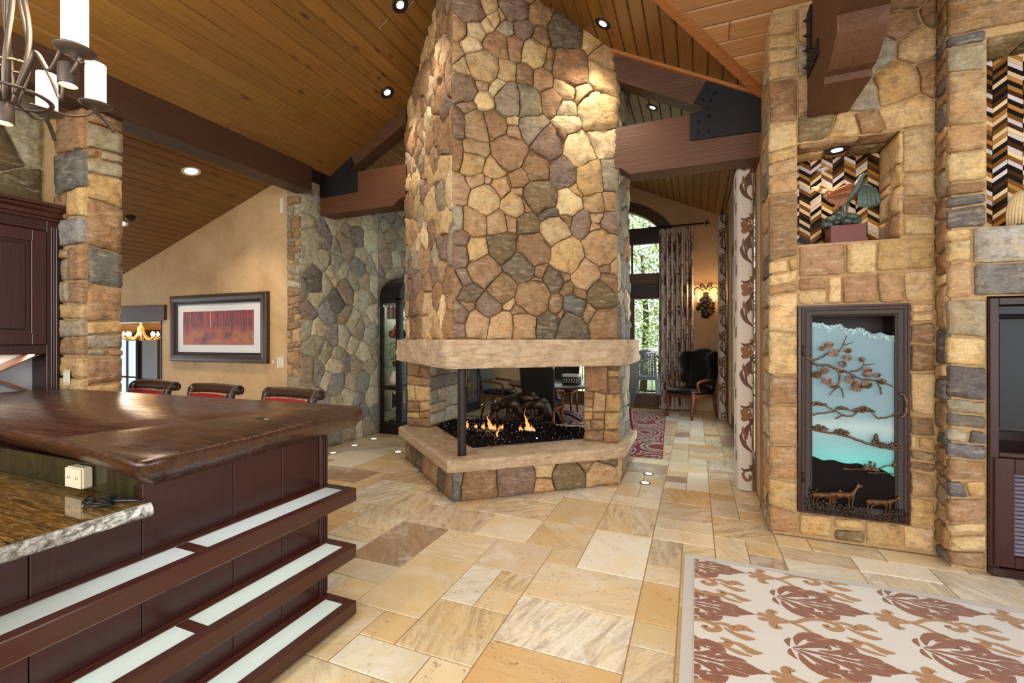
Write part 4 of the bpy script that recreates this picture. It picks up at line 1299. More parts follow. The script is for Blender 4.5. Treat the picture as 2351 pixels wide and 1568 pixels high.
# ================================================================== BAR STOOLS
def make_stool():
    t = thing('bar_stool', '', 'stool', (0, 0, 0), 0, 'bar stools along the far side of the bar')
    L = dict(local=True)
    mb = MB(); mb.box((-.26, -.48, .66), (.26, -.02, .70), .01); obj('seat_frame', mb, 'wood_dark', t, **L)
    mb = MB(); mb.box((-.25, -.47, .70), (.25, -.04, .765), .03); autosmooth(obj('seat', mb, 'leather_red', t, **L), 50)
    for sx in (-1, 1):
        mb = MB(); mb.tube([(sx*.235, -.45, .66), (sx*.24, -.455, .3), (sx*.245, -.46, 0)], [.026, .022, .018], 8); obj('leg', mb, 'wood_dark', t, smooth=True, **L)
        mb = MB(); mb.tube([(sx*.24, -.03, .68), (sx*.24, -.015, .3), (sx*.245, .03, 0)], [.026, .022, .018], 8); obj('leg', mb, 'wood_dark', t, smooth=True, **L)
    for a, b_ in (((-.24, -.45), (.24, -.45)), ((-.24, -.02), (.24, -.02)), ((-.24, -.45), (-.24, -.02)), ((.24, -.45), (.24, -.02))):
        mb = MB(); mb.tube([(*a, .26), (*b_, .26)], .014, 8); obj('stretcher', mb, 'wood_dark', t, smooth=True, **L)
    # back: a curved leather panel between carved posts, rolled over at the top
    prof = [(-.03, .74), (-.015, .86), (.0, .97), (.012, 1.045), (.03, 1.085), (.055, 1.105), (.082, 1.103), (.10, 1.085), (.102, 1.062), (.088, 1.046), (.07, 1.05)]
    def sweep(x0, x1, pr, th, name, mat, bow=0.0, nx=10):
        mb = MB(); vs = []; fs = []
        m = len(pr)
        for i in range(nx+1):
            x = x0+(x1-x0)*i/nx
            bw = bow*(1-((x-(x0+x1)/2)/((x1-x0)/2))**2)
            for k, (y, z) in enumerate(pr):
                vs.append((x, y+bw*.6, z+bw*.35))
        for i in range(nx):
            for k in range(m-1):
                fs.append((i*m+k, (i+1)*m+k, (i+1)*m+k+1, i*m+k+1))
        mb.add(vs, fs)
        o = obj(name, mb, mat, t, smooth=True, **L)
        md = o.modifiers.new('solid', 'SOLIDIFY'); md.thickness = th; md.offset = 0
        return o
    sweep(-.225, .225, [(y-.012, z) for y, z in prof[:4]], .03, 'backrest', 'leather_red')
    sweep(-.275, .275, prof[3:], .022, 'crest_rail', 'leather_brown', .02)
    for sx in (-1, 1):
        mb = MB(); mb.tube([(sx*.25, y, z) for y, z in prof[:4]]+[(sx*.265, .03, 1.08)], [.03, .03, .03, .032, .03], 8); obj('back_post', mb, 'wood_dark', t, smooth=True, **L)
        mb = MB()
        sp = [(sx*.283, .062+(.004+.0034*k)*math.cos(k*.62+2.2), 1.074+(.004+.0034*k)*math.sin(k*.62+2.2)) for k in range(12)]
        mb.tube(sp, .008, 6); mb.lathe([(.001, -.012), (.036, -.01), (.04, 0), (.036, .01), (.001, .012)], (sx*.272, .062, 1.074), 16, 'x')
        obj('scroll', mb, 'wood_dark', t, smooth=True, **L)
        mb = MB(); mb.tube(spline([(sx*.265, -.02, .90), (sx*.285, -.14, .93), (sx*.285, -.30, .92), (sx*.27, -.36, .86), (sx*.25, -.38, .70)], 4), .02, 8); obj('arm', mb, 'wood_dark', t, smooth=True, **L)
    mb = MB()
    for i in range(31):
        x = -.225+.45*i/30; mb.ball((x, -.018+.010*(1-(x/.225)**2), 1.040+.006*(1-(x/.225)**2)), .0062, 6)
    for sx in (-1, 1):
        for k in range(16): mb.ball((sx*.224, -.045+.026*k/15, .80+.24*k/15), .0062, 6)
    for i in range(27):
        x = -.26+.52*i/26; mb.ball((x, .056+.012*(1-(x/.27)**2), 1.118+.007*(1-(x/.27)**2)), .0055, 6)
    obj('nailhead_trim', mb, 'brass', t, smooth=True, kind='stuff', **L)
    return t
st = make_stool()
for i, (x, y, rz, lab) in enumerate(((-4.66, 2.62, .02, 'dark scroll backed bar stool in red leather, below the doorway with antler chandelier'),
                                     (-3.83, 2.62, 0, 'dark scroll backed bar stool in red leather, below the framed picture'),
                                     (-2.94, 2.62, -.02, 'dark scroll backed bar stool in red leather, before the left stone wall'))):
    s_ = st if i == 0 else copy_tree(st)
    s_.location = (x, y, 0); s_.rotation_euler = (0, 0, rz)
    s_['label'] = lab

# ================================================================== FRAMED PICTURE
pc = thing('framed_picture', 'large dark framed picture of blurred red and orange trees with white mat', 'picture', (-6.3, 4.44, 1.18))
def frame_rect(name, x0, x1, z0, z1, w, y, prof, mat, par, col=None):
    """mitred frame: prof = list of (inward offset, depth toward the camera)"""
    mb = MB(); vs = []; fs = []
    for (i_, d_) in prof:
        vs += [(x0+i_, y-d_, z0+i_), (x1-i_, y-d_, z0+i_), (x1-i_, y-d_, z1-i_), (x0+i_, y-d_, z1-i_)]
    for k in range(len(prof)-1):
        for i in range(4):
            fs.append((k*4+i, k*4+(i+1) % 4, (k+1)*4+(i+1) % 4, (k+1)*4+i))
    mb.add(vs, fs)
    return autosmooth(obj(name, mb, mat, par, color=col), 25)
M['frame_leather'] = simple('frame_leather', (74, 52, 40), .35, 0, .3, .2, 14)
frame_rect('frame', -7.305, -5.31, 1.182, 2.15, .13, 4.448, [(0, 0), (0, .045), (.012, .06), (.05, .068), (.09, .055), (.112, .034), (.116, .030)], 'frame_leather', pc)
frame_rect('fillet', -7.19, -5.425, 1.297, 2.035, .02, 4.448, [(0, .036), (.006, .038), (.022, .03), (.022, .012)], 'black_paint', pc)
mb = MB(); mb.box((-7.19, 4.432, 1.297), (-5.425, 4.437, 2.035)); obj('mat', mb, 'mat_white', pc, label='white mat board')
pm = NT('blurred_forest_print')
gc = pm.n('ShaderNodeTexCoord').outputs['Generated']
sx_ = pm.n('ShaderNodeSeparateXYZ', {0: gc})
gx, gz = sx_.outputs[0], sx_.outputs[2]
v1 = pm.n('ShaderNodeMapping', {'Vector': gc, 'Scale': (26, 1, .7)}).outputs[0]
v2 = pm.n('ShaderNodeMapping', {'Vector': gc, 'Scale': (48, 1, .5), 'Location': (3, 0, 0)}).outputs[0]
a = pm.noise(v1, 1.0, 4, .6); bq = pm.noise(v2, 1.0, 3, .6)
c2_ = pm.noise(pm.n('ShaderNodeMapping', {'Vector': gc, 'Scale': (5, 1, 2)}).outputs[0], 1.0, 4, .6)
top = pm.ramp(a, [(.34, srgb(24, 4, 4)), (.42, srgb(150, 8, 4)), (.49, srgb(34, 18, 18)), (.55, srgb(190, 30, 4)), (.63, srgb(16, 10, 12))])
trunk = pm.ramp(bq, [(.645, 0), (.70, .9)])
top = pm.mix(pm.math('MULTIPLY', trunk, .8), top, srgb(214, 206, 204))
bot = pm.ramp(c2_, [(.32, srgb(56, 46, 6)), (.46, srgb(170, 92, 4)), (.56, srgb(150, 50, 6)), (.7, srgb(66, 40, 8))])
midr = pm.ramp(pm.math('ADD', gz, pm.math('MULTIPLY', pm.math('SUBTRACT', a, .5), .35)), [(.34, 1), (.56, 0)])
pm_ = pm.pbr(pm.mix(midr, top, bot), .5)
M['print'] = pm_
mb = MB(); mb.box((-7.05, 4.428, 1.43), (-5.585, 4.4315, 1.91)); obj('print', mb, 'print', pc)
M['pic_glass'] = glass_mat('picture_glass', refl=.02, graze=.08)
mb = MB(); mb.box((-7.185, 4.417, 1.30), (-5.43, 4.4185, 2.03)); obj('glazing', mb, 'pic_glass', pc)

# switches and sensors
def plate(name, label, cat, x, y, z, w, h, n, mat='cream_plastic', axis='y'):
    t = thing(name, label, cat, (x, y, z))
    mb = MB(); mb.box((x-w/2, y-.006, z-h/2), (x+w/2, y+.001, z+h/2), .002); obj('cover_plate', mb, mat, t)
    for i in range(n):
        xx = x-w/2+w*(i+.5)/n
        mb = MB(); mb.box((xx-w/n*.28, y-.010, z-h*.3), (xx+w/n*.28, y-.006, z+h*.3), .001); obj('rocker', mb, 'white_plastic', t)
    return t
plate('light_switch', 'cream light switch plate right of the framed picture', 'switch', -5.11, 4.449, 1.20, .13, .15, 3)
plate('wall_sensor', 'white sensor box high on the plastered wall', 'sensor', -5.085, 4.449, 3.28, .06, .2, 1, 'white_plastic')
plate('pillar_switch', 'cream three button switch set in the stone pillar', 'switch', -4.78, 2.093, 1.19, .085, .13, 3, 'cream_plastic')
plate('wall_thermostat', 'small coral thermostat beside the switch plate', 'thermostat', -5.235, 4.449, 1.205, .05, .07, 1, 'plaster')

# ================================================================== CHANDELIER
ch = thing('chandelier', 'bronze iron chandelier with tall lit cylinder shades, hanging above the bar', 'chandelier', (-3.5, 1.28, 2.75))
cx, cy = -3.5, 1.28
for k in range(6):
    a0 = k*PI/3+.3
    pts = []
    for i in range(15):
        z = 2.80+.98*i/14
        tt = i/14
        r = .03+.055*math.sin(PI*min(1, max(0, (tt-.0)/.98)))**1.5+.02*math.sin(PI*tt*2.2)
        pts.append((cx+r*math.cos(a0+tt*1.1), cy+r*math.sin(a0+tt*1.1), z))
    mb = MB(); mb.tube(pts, .013, 6, .6); obj('stem_bar', mb, 'bronze_grey', ch, smooth=True)
mb = MB(); mb.tube([(cx, cy, 2.80), (cx, cy, 4.25)], .012, 8); obj('rod', mb, 'bronze_grey', ch, smooth=True)
for z, r in ((3.02, .075), (3.62, .07)):
    mb = MB(); mb.tube([(cx+r*math.cos(a), cy+r*math.sin(a), z+.01*math.sin(a*2)) for a in [2*PI*i/20 for i in range(21)]], .009, 6); obj('band', mb, 'brass', ch, smooth=True)
mb = MB(); mb.tube([(cx+.17*math.cos(a), cy+.17*math.sin(a), 2.84) for a in [2*PI*i/28 for i in range(29)]], .013, 6, .7); obj('ring', mb, 'bronze_grey', ch, smooth=True)
def arm(sxp, syp, zp, hs, zig, R_=.052):
    d = Vector((sxp-cx, syp-cy, 0)); L_ = d.length; e = d.normalized(); nn = Vector((-e.y, e.x, 0))
    P = lambda f, z, s=0: tuple(Vector((cx, cy, 0))+e*(L_*f)+nn*s+Vector((0, 0, z)))
    if zig:
        path = [P(.12, 2.83), P(.35, 2.97), P(.44, 3.02), P(.62, 2.90), P(.72, 2.92), P(.86, 2.99), P(1.0, zp-.04), P(1.12, zp-.075)]
    else:
        path = [P(.2, 2.84), P(.45, 2.85), P(.66, 2.86), P(.85, 2.90), P(1.0, zp-.045), P(1.14, zp-.075), P(1.26, zp-.125)]
    mb = MB(); mb.tube(spline(path, 5), [.013]*(len(path)*5-5)+[.006], 6, .55); a_ = obj('arm', mb, 'bronze_grey', ch, smooth=True)
    if zig:
        mb = MB(); mb.tube(spline([P(.44, 3.02, .0), P(.55, 2.88, .03), P(.66, 2.76, .04), P(.78, 2.86, .02), P(.95, zp-.10), P(1.08, zp-.04)], 4), .011, 6, .55); obj('brace', mb, 'bronze_grey', ch, smooth=True)
    mb = MB(); mb.lathe([(.012, zp-.045), (.016, zp-.02), (.05, zp-.012), (.082, zp+.004), (.084, zp+.010), (.05, zp+.004), (.02, zp+.0)], (sxp, syp, 0), 24); obj('drip_pan', mb, 'bronze_grey', a_, smooth=True)
    mb = MB(); mb.lathe([(R_*.2, zp+.004), (R_, zp+.004), (R_, zp+hs), (R_-.004, zp+hs), (R_-.004, zp+.01)], (sxp, syp, 0), 28); s = autosmooth(obj('glass_shade', mb, 'shade_lit', a_), 40)
    return a_
arm(-2.885, 1.293, 2.945, .275, True)
arm(-3.547, 1.695, 2.990, .265, False)
arm(-3.90, 1.605, 2.965, .255, False)
arm(-4.06, 1.10, 2.965, .26, False); arm(-3.80, .78, 2.965, .26, True); arm(-3.2, .80, 2.965, .26, False)
for x, y, zt in ((-2.96, 1.30, 2.90), (-3.52, 1.27, 2.795)):
    mb = MB(); mb.lathe([(.012, zt+.01), (.036, zt), (.042, zt-.02), (.042, zt-.105), (.038, zt-.107), (.036, zt-.06), (.001, zt-.055)], (x, y, 0), 24); cpo = autosmooth(obj('spot_cup', mb, 'bronze_grey', ch), 40)
    mb = MB(); mb.lathe([(.001, zt-.088), (.034, zt-.088), (.034, zt-.084), (.001, zt-.084)], (x, y, 0), 20); obj('spot_lens', mb, 'lamp_on', cpo)
lamp('chandelier_glow', 'POINT', (-3.3, 1.45, 3.32), 26, (1, .84, .62), shadow_soft_size=.25)
lamp('chandelier_spot', 'SPOT', (-3.1, 1.32, 2.73), 55, (1, .84, .62), spot_size=2.2, spot_blend=.8, shadow_soft_size=.1)
# ================================================================== CHEVRON TILE PANELS IN THE NICHES
CHEV = [((24, 18, 15), 4), ((66, 40, 20), 3), ((118, 76, 34), 3.2), ((222, 196, 154), 3.4), ((206, 194, 196), 2.2), ((168, 120, 62), 1.4)]
def cpick(prev):
    while True:
        x = R()*sum(w for _, w in CHEV)
        for c, w in CHEV:
            x -= w
            if x <= 0: break
        if c != prev: return c
tm = NT('chevron_glass_tile')
tn = tm.noise(tm.co((9, 9, 40)), 3, 4)
M['chev'] = tm.pbr(tm.mix(tm.math('MULTIPLY', tn, .5), tm.ocol(), tm.mix(1.0, tm.ocol(), (.5, .42, .36, 1), 'MULTIPLY')), .14)
def chevron(name, label, x0, x1, z0, z1, y, w=.0775, p=.032, slope=.75):
    mb = MB(); mb.box((x0, y, z0), (x1, y+.012, z1))
    pan = obj(name, mb, 'rubber')
    tag(pan, label, 'tile panel')
    nc = int(math.ceil((x1-x0)/w))
    for i in range(nc):
        prev = None
        a = x0+i*w; b_ = a+w
        up_ = 1 if i % 2 == 0 else -1
        nrow = int((z1-z0)/p)+4
        for j in range(-3, nrow):
            zc = z0+j*p
            za, zb_ = (zc, zc+w*slope) if up_ > 0 else (zc+w*slope, zc)
            poly = [(a+.0008, za+.0009), (b_-.0008, zb_+.0009), (b_-.0008, zb_+p-.0009), (a+.0008, za+p-.0009)]
            for q in ((1, 0, x1-.001), (-1, 0, -x0-.001), (0, 1, z1-.001), (0, -1, -z0-.001)):
                if len(poly) > 2: poly = clip_half(poly, *q)
            if len(poly) < 3 or abs(area(poly)) < .0001: continue
            c = cpick(prev); prev = c
            k = .85+.3*R(); cc = srgb(*c)
            mb = MB(); t_ = .004+.003*R()
            mb.prism([(u, y, v) for u, v in poly], (0, -t_, 0))
            fixn(obj('chevron_tile', mb, 'chev', pan, color=(cc[0]*k, cc[1]*k, cc[2]*k)))
chevron('chevron_panel', 'brown black and cream chevron tile panel behind the bird sculpture', .722, 1.350, 2.223, 2.989, 4.405)
chevron('chevron_panel', 'chevron tile panel in the cut off niche at the right edge', 1.744, 2.28, 2.229, 3.445, 4.155)

# ================================================================== BIRD SCULPTURE
def skin(name, pts, edges, mat, par, levels=2, label=None):
    """pts: (x, y, z, rx, ry); a continuous body grown along joints"""
    me = bpy.data.meshes.new(name)
    w = wloc(par) if par else Vector()
    me.from_pydata([(p[0]-w.x, p[1]-w.y, p[2]-w.z) for p in pts], edges, [])
    o = bpy.data.objects.new(name, me); COL.objects.link(o)
    if par: o.parent = par
    me.materials.append(M[mat])
    o.modifiers.new('skin', 'SKIN')
    if not me.skin_vertices: me.attributes.new('skin_vertices', 'FLOAT', 'POINT')
    for i, p in enumerate(pts):
        sv = me.skin_vertices[0].data[i]
        sv.radius = (p[3], p[4] if len(p) > 4 else p[3]); sv.use_root = (i == 0)
    s = o.modifiers.new('sub', 'SUBSURF'); s.levels = levels; s.render_levels = levels
    o.modifiers['skin'].use_smooth_shade = True
    if label: o['label'] = label
    return o
bird = thing('bird_sculpture', 'bronze eagle sculpture with spread wings on a rock and maroon plinth in the niche', 'sculpture', (1.07, 4.2, 2.223))
mb = MB(); mb.box((.955, 4.13, 2.2235), (1.183, 4.29, 2.37), .003); obj('plinth', mb, 'maroon', bird)
mb = MB()
rs = random.Random(5)
for i in range(26):
    x = rs.uniform(.935, 1.15); z = 2.39+rs.uniform(0, .085)*max(0, 1-abs(x-1.045)/.14); mb.ball((x, 4.21+rs.uniform(-.05, .05), z), rs.uniform(.02, .036), 9, (1.2, .9, .75), .5)
mb.ball((1.035, 4.21, 2.46), .034, 9, (1, 1, 1), .4); mb.ball((1.05, 4.21, 2.43), .05, 10, (1.3, .9, .8), .4)
obj('rock', mb, 'verdigris', bird, smooth=True)
skin('body', [(1.045, 4.215, 2.535, .022), (1.075, 4.21, 2.575, .040, .036), (1.112, 4.20, 2.625, .044, .040), (1.142, 4.19, 2.672, .036, .034), (1.158, 4.18, 2.715, .022), (1.170, 4.172, 2.745, .022, .02), (1.192, 4.165, 2.748, .010), (1.207, 4.16, 2.738, .004)],
     [(i, i+1) for i in range(7)], 'verdigris', bird)
for dx in (-.012, .016):
    skin('foot', [(1.07+dx, 4.205, 2.55, .016), (1.062+dx, 4.205, 2.515, .010), (1.06+dx, 4.20, 2.488, .008), (1.045+dx, 4.195, 2.475, .006)], [(0, 1), (1, 2), (2, 3)], 'verdigris', bird)
def feather(name, base, tip, w, par, mat, th=.003, bend=.0, nrm=(0, -1, 0)):
    b_, t_ = Vector(base), Vector(tip); d = t_-b_; n_ = Vector(nrm); s_ = d.cross(n_).normalized()
    vs = []; fs = []
    N = 6
    for i in range(N+1):
        f = i/N
        c = b_+d*f+n_*(bend*math.sin(PI*f))
        ww = w*(.55+.6*math.sin(PI*min(1, f*.85+.12)))*(1 if f < .99 else .15)/2
        vs += [c-s_*ww, c+n_*th, c+s_*ww, c-n_*th]
    for i in range(N):
        for k in range(4): fs.append((i*4+k, i*4+(k+1) % 4, (i+1)*4+(k+1) % 4, (i+1)*4+k))
    fs += [(0, 1, 2, 3), (N*4+3, N*4+2, N*4+1, N*4)]
    mb = MB(); mb.add(vs, fs)
    return obj(name, mb, mat, par)
# near wing (rust), spread down to the left
wg = skin('wing', [(1.118, 4.175, 2.665, .020), (1.07, 4.16, 2.668, .022, .016), (1.01, 4.15, 2.645, .018, .012), (.95, 4.145, 2.615, .010, .008), (.915, 4.143, 2.600, .005)], [(0, 1), (1, 2), (2, 3), (3, 4)], 'rust_bronze', bird, label='rust brown wing')
for i in range(11):
    f = i/10
    bx = 1.085-.155*f; bz = 2.665-.058*f
    tx = 1.035-.118*f; tz = 2.508+.012*math.sin(f*PI)+.075*f**3
    feather('feather', (bx, 4.152-.004*(i % 2), bz), (tx, 4.14-.004*(i % 2), tz), .030, wg, 'rust_bronze' if i % 3 else 'bronze', bend=.012)
for i in range(8):
    f = i/7
    feather('covert', (1.10-.14*f, 4.145, 2.675-.05*f), (1.065-.125*f, 4.136, 2.600-.02*f), .026, wg, 'rust_bronze', bend=.008)
# far wing (gold), pointing up to the left
wg2 = skin('wing', [(1.09, 4.25, 2.655, .014), (1.02, 4.28, 2.665, .012), (.94, 4.30, 2.695, .009), (.86, 4.31, 2.728, .004)], [(0, 1), (1, 2), (2, 3)], 'bronze', bird, label='gold brown wing behind')
for i in range(6):
    f = i/5
    feather('feather', (1.05-.13*f, 4.285, 2.662+.035*f), (.985-.125*f, 4.29, 2.622+.10*f), .03, wg2, 'cream' if i % 2 else 'rust_bronze', bend=.006)
# right wing (verdigris)
wg3 = skin('wing', [(1.165, 4.205, 2.672, .018), (1.20, 4.20, 2.68, .016), (1.235, 4.195, 2.645, .012), (1.272, 4.19, 2.545, .005)], [(0, 1), (1, 2), (2, 3)], 'verdigris', bird, label='grey green wing')
for i in range(10):
    f = i/9
    bx = 1.165+.075*f; bz = 2.665-.02*f
    tx = 1.145+.135*f; tz = 2.505-.018*math.sin(f*PI)+.005*f
    feather('feather', (bx, 4.19-.004*(i % 2), bz), (tx, 4.185-.004*(i % 2), tz), .027, wg3, 'verdigris', bend=.012)
tl = skin('tail', [(1.05, 4.22, 2.545, .02, .012), (1.02, 4.23, 2.51, .018, .008), (.985, 4.24, 2.475, .010, .005)], [(0, 1), (1, 2)], 'verdigris', bird)

sc_ = thing('mane_sculpture', 'cream fluted mane sculpture at the right edge, on the grey stone lintel', 'sculpture', (1.98, 3.99, 2.23))
mb = MB()
for k in range(15):
    a = -1.25+2.5*k/14
    pts = [(1.99+.02*math.sin(a), 4.0+.01*math.cos(a), 2.46)]
    for j in range(1, 7):
        f = j/6
        pts.append((1.99+.10*math.sin(a)*math.sin(f*1.7), 4.0-.06*math.cos(a)*math.sin(f*2), 2.46+.03*math.sin(f*3)-.215*f**1.5))
    mb.tube(pts, [.010, .013, .015, .015, .013, .010, .007], 6)
mb.ball((1.995, 4.01, 2.35), .07, 12, (1, .7, 1.5))
obj('mane', mb, 'cream', sc_, smooth=True)
mb = MB(); mb.box((1.91, 3.95, 2.2235), (2.08, 4.06, 2.245), .004); obj('base', mb, 'maroon', sc_)

# ================================================================== ART CABINET DOOR
ad = thing('art_cabinet', 'tall cabinet door with painted glass landscape and bronze branch relief', 'cabinet', (1.06, 4.0, .2))
M['frame_ribbed'] = NT('ribbed_frame')
_m = M['frame_ribbed']; _w = _m.wave(_m.co((6, 6, 6), rnd=False), 9, 5, 3, 2.0, 'Z'); _g = _m.noise(_m.co((60, 60, 8), rnd=False), 2.5, 4)
M['frame_ribbed'] = _m.pbr(_m.mix(_g, srgb(64, 46, 40), srgb(28, 19, 17)), .5, .2, _m.bump(_g, .6, .006))
mb = MB(); mb.box((.722, 4.02, .196), (1.397, 4.03, 1.758)); 
frame_rect('outer_frame', .722, 1.397, .196, 1.758, .02, 4.03, [(0, 0), (0, .028), (.016, .030), (.018, .02)], 'red_trim', ad)
frame_rect('door_frame', .738, 1.381, .212, 1.742, .07, 4.03, [(0, .0), (0, .034), (.006, .040), (.02, .038), (.03, .044), (.055, .040), (.066, .032), (.072, .030), (.072, .0)], 'frame_ribbed', ad)
mb = MB(); mb.box((.735, 4.33, .205), (1.385, 4.34, 1.75)); mb.box((.735, 4.04, .205), (.75, 4.34, 1.75)); mb.box((1.34, 4.04, .205), (1.355, 4.34, 1.75)); mb.box((.735, 4.04, 1.73), (1.355, 4.34, 1.745)); mb.box((.735, 4.04, .205), (1.355, 4.34, .22))
obj('recess', mb, 'flat_back', ad)
gm_ = NT('painted_glass')
gz_ = gm_.n('ShaderNodeSeparateXYZ', {0: gm_.n('ShaderNodeTexCoord').outputs['Generated']})
wn = gm_.noise(gm_.co((6, 6, 24), rnd=False), 2.4, 5, .6, 1.2)
zz = gm_.math('ADD', gz_.outputs[2], gm_.math('MULTIPLY', gm_.math('SUBTRACT', wn, .5), .03))
pc_ = gm_.ramp(zz, [(.0, srgb(206, 240, 196)), (.10, srgb(176, 226, 194)), (.20, srgb(120, 204, 196)), (.27, srgb(140, 206, 206)), (.36, srgb(166, 206, 212)), (.43, srgb(208, 226, 224)), (.50, srgb(160, 194, 202)), (.75, srgb(148, 182, 194)), (1, srgb(156, 188, 196))])
b1_ = gm_.n('ShaderNodeBsdfPrincipled', {'Base Color': pc_, 'Roughness': .35, 'Normal': gm_.bump(wn, .25, .01)})
t1_ = gm_.n('ShaderNodeBsdfTranslucent', {'Color': pc_})
mx_ = gm_.n('ShaderNodeMixShader', {0: .45, 1: b1_.outputs[0], 2: t1_.outputs[0]})
gm_.t.links.new(mx_.outputs[0], gm_.out.inputs['Surface'])
M['painted'] = gm_.m
P2 = lambda s: [tuple(map(float, q.split(','))) for q in s.split()]
top_ = P2('0.803,1.635 0.840,1.629 0.882,1.624 0.908,1.606 0.939,1.609 0.991,1.615 1.026,1.584 1.067,1.580 1.107,1.586 1.146,1.567 1.180,1.545 1.234,1.548 1.282,1.535 1.325,1.525')
fine_ = []
for i in range(len(top_)-1):
    for k in range(4):
        f = k/4; fine_.append((top_[i][0]*(1-f)+top_[i+1][0]*f, top_[i][1]*(1-f)+top_[i+1][1]*f+(R()-.5)*.010))
fine_.append(top_[-1])
mb = MB(); mb.prism([(.800, 4.016, .28), (1.332, 4.016, .28), (1.332, 4.016, 1.52)]+[(x, 4.016, z) for x, z in fine_[::-1]]+[(.800, 4.016, 1.63)], (0, .010, 0))
gp = fixn(obj('painted_glass', mb, 'painted', ad, label='blue green painted glass with a chipped top edge'))
mb = MB()
rs = random.Random(9)
for x, z in fine_:
    for k in range(4): mb.ball((x+rs.uniform(-.006, .006), 4.014+rs.uniform(-.002, .002), z-.004-rs.uniform(0, .035)), rs.uniform(.004, .009), 5, (1, .5, .8), .6)
M['chip'] = simple('chipped_glass', (170, 200, 204), .2, 0, .2, .5, 80)
obj('chipped_edge', mb, 'chip', gp, smooth=False, kind='stuff')
lamp('cabinet_light', 'AREA', (1.066, 4.2, .45), 3.2, (.85, 1, .88), (math.radians(-80), 0, 0), shape='RECTANGLE', size=.5, size_y=.35)
hill = P2('0.795,0.640 0.803,0.631 0.851,0.613 0.882,0.601 0.944,0.610 0.996,0.596 1.046,0.593 1.097,0.601 1.136,0.587 1.195,0.575 1.244,0.568 1.292,0.538 1.335,0.510')
mb = MB(); mb.prism([(.795, 4.008, .275), (1.335, 4.008, .275)]+[(q.x, 4.008, q.y) for q in spline([(x, z, 0) for x, z in hill], 5)[::-1]], (0, .006, 0))
fixn(obj('hill_panel', mb, 'hill_black', ad, label='dark brown hill silhouette panel'))
def rod(name, s, r0, r1, y=3.994, mat='bronze', par=ad, per=5, wob=.002):
    pts = P2(s) if isinstance(s, str) else s
    q = spline([(x, y, z) for x, z in pts], per)
    n = len(q)
    q = [Vector((p.x+wob*math.sin(i*1.9), p.y-.004*math.sin(i*.7), p.z+wob*math.cos(i*1.3))) for i, p in enumerate(q)]
    mb = MB(); mb.tube(q, [r0+(r1-r0)*i/(n-1) for i in range(n)], 7)
    return obj(name, mb, mat, par, smooth=True)
br = rod('branch', '0.766,1.376 0.803,1.345 0.835,1.314 0.913,1.310 0.965,1.280 1.026,1.264 1.067,1.240 1.107,1.217 1.166,1.213 1.234,1.198 1.292,1.170', .010, .004)
for s, a, b_ in (('0.814,1.345 0.861,1.365 0.903,1.396 0.939,1.409 0.975,1.415', .006, .005), ('0.975,1.415 1.001,1.458 1.011,1.495 1.024,1.526', .005, .002), ('1.001,1.458 1.036,1.471 1.062,1.483', .004, .002),
                 ('1.046,1.270 1.097,1.278 1.126,1.314 1.156,1.321 1.195,1.328', .006, .002), ('1.126,1.314 1.124,1.344', .003, .002), ('0.975,1.268 0.980,1.226 0.970,1.164 0.939,1.120 0.913,1.088', .007, .003),
                 ('0.970,1.164 0.996,1.128 1.004,1.074', .005, .004), ('1.205,1.197 1.224,1.150 1.229,1.106', .005, .005), ('0.835,1.314 0.842,1.277', .003, .002)):
    rod('twig', s, a, b_, par=br)
rs = random.Random(11)
for (x, z), r in zip(P2('0.874,1.433 0.916,1.460 0.939,1.399 1.029,1.424 1.023,1.368 0.994,1.321 0.986,1.277 1.109,1.357 0.835,1.234 0.888,1.269 0.903,1.199 0.940,1.165 1.036,1.213 1.149,1.285 1.145,1.249 1.205,1.244 1.231,1.204 1.084,1.150 1.077,1.178 1.146,1.179'),
                    (.018, .027, .030, .020, .025, .024, .021, .018, .029, .027, .029, .022, .029, .022, .024, .020, .022, .033, .026, .030)):
    a0 = rs.uniform(0, 6); N = 14; vs = []; fs = []
    tx, tz = rs.uniform(-.35, .35), rs.uniform(-.35, .35)
    for ring in (1.0, .55, .0):
        for k in range(N if ring else 1):
            a = a0+2*PI*k/N
            rr = r*1.1*ring*(1+.14*math.cos(a-a0)+.05*math.sin(4*a)-.10*max(0, math.cos(a-a0+PI))**8); px, pz = rr*math.cos(a), rr*math.sin(a)*.88
            vs.append((x+px, 3.984-.0025*(1-ring)+tx*px+tz*pz+.004*math.sin(2*a+a0)*ring, z+pz))
    for k in range(N):
        fs.append((k, (k+1) % N, N+(k+1) % N, N+k)); fs.append((N+k, N+(k+1) % N, 2*N))
    mb = MB(); mb.add(vs, fs)
    lf = obj('leaf', mb, 'bronze', ad)
    md = lf.modifiers.new('solid', 'SOLIDIFY'); md.thickness = .002
for s in ('0.771,0.975 0.808,1.014 0.845,1.035 0.882,1.018 0.924,0.990 0.975,0.962 1.026,0.941', '0.787,0.922 0.840,0.948 0.924,0.965 0.960,0.986 0.996,1.006 1.036,0.990 1.072,0.974',
          '0.955,0.918 0.996,0.945 1.046,0.942 1.087,0.975 1.126,1.019 1.166,0.991 1.205,0.940 1.234,0.942 1.282,0.957 1.329,0.989'):
    rod('mountain_line', s, .0055, .0045)
for cx_, cz_, w_, h_ in ((.848, 1.018, .045, .024), (1.128, .985, .062, .036), (.996, .995, .03, .014)):
    mb = MB()
    for k in range(26):
        f = rs.uniform(-1, 1); mb.ball((cx_+f*w_, 3.995+rs.uniform(-.004, .003), cz_+rs.uniform(-.2, .9)*h_*(1-abs(f))), rs.uniform(.007, .012), 6, (1.2, .7, .8), .6)
    obj('mountain_mound', mb, 'bronze', ad, smooth=True)
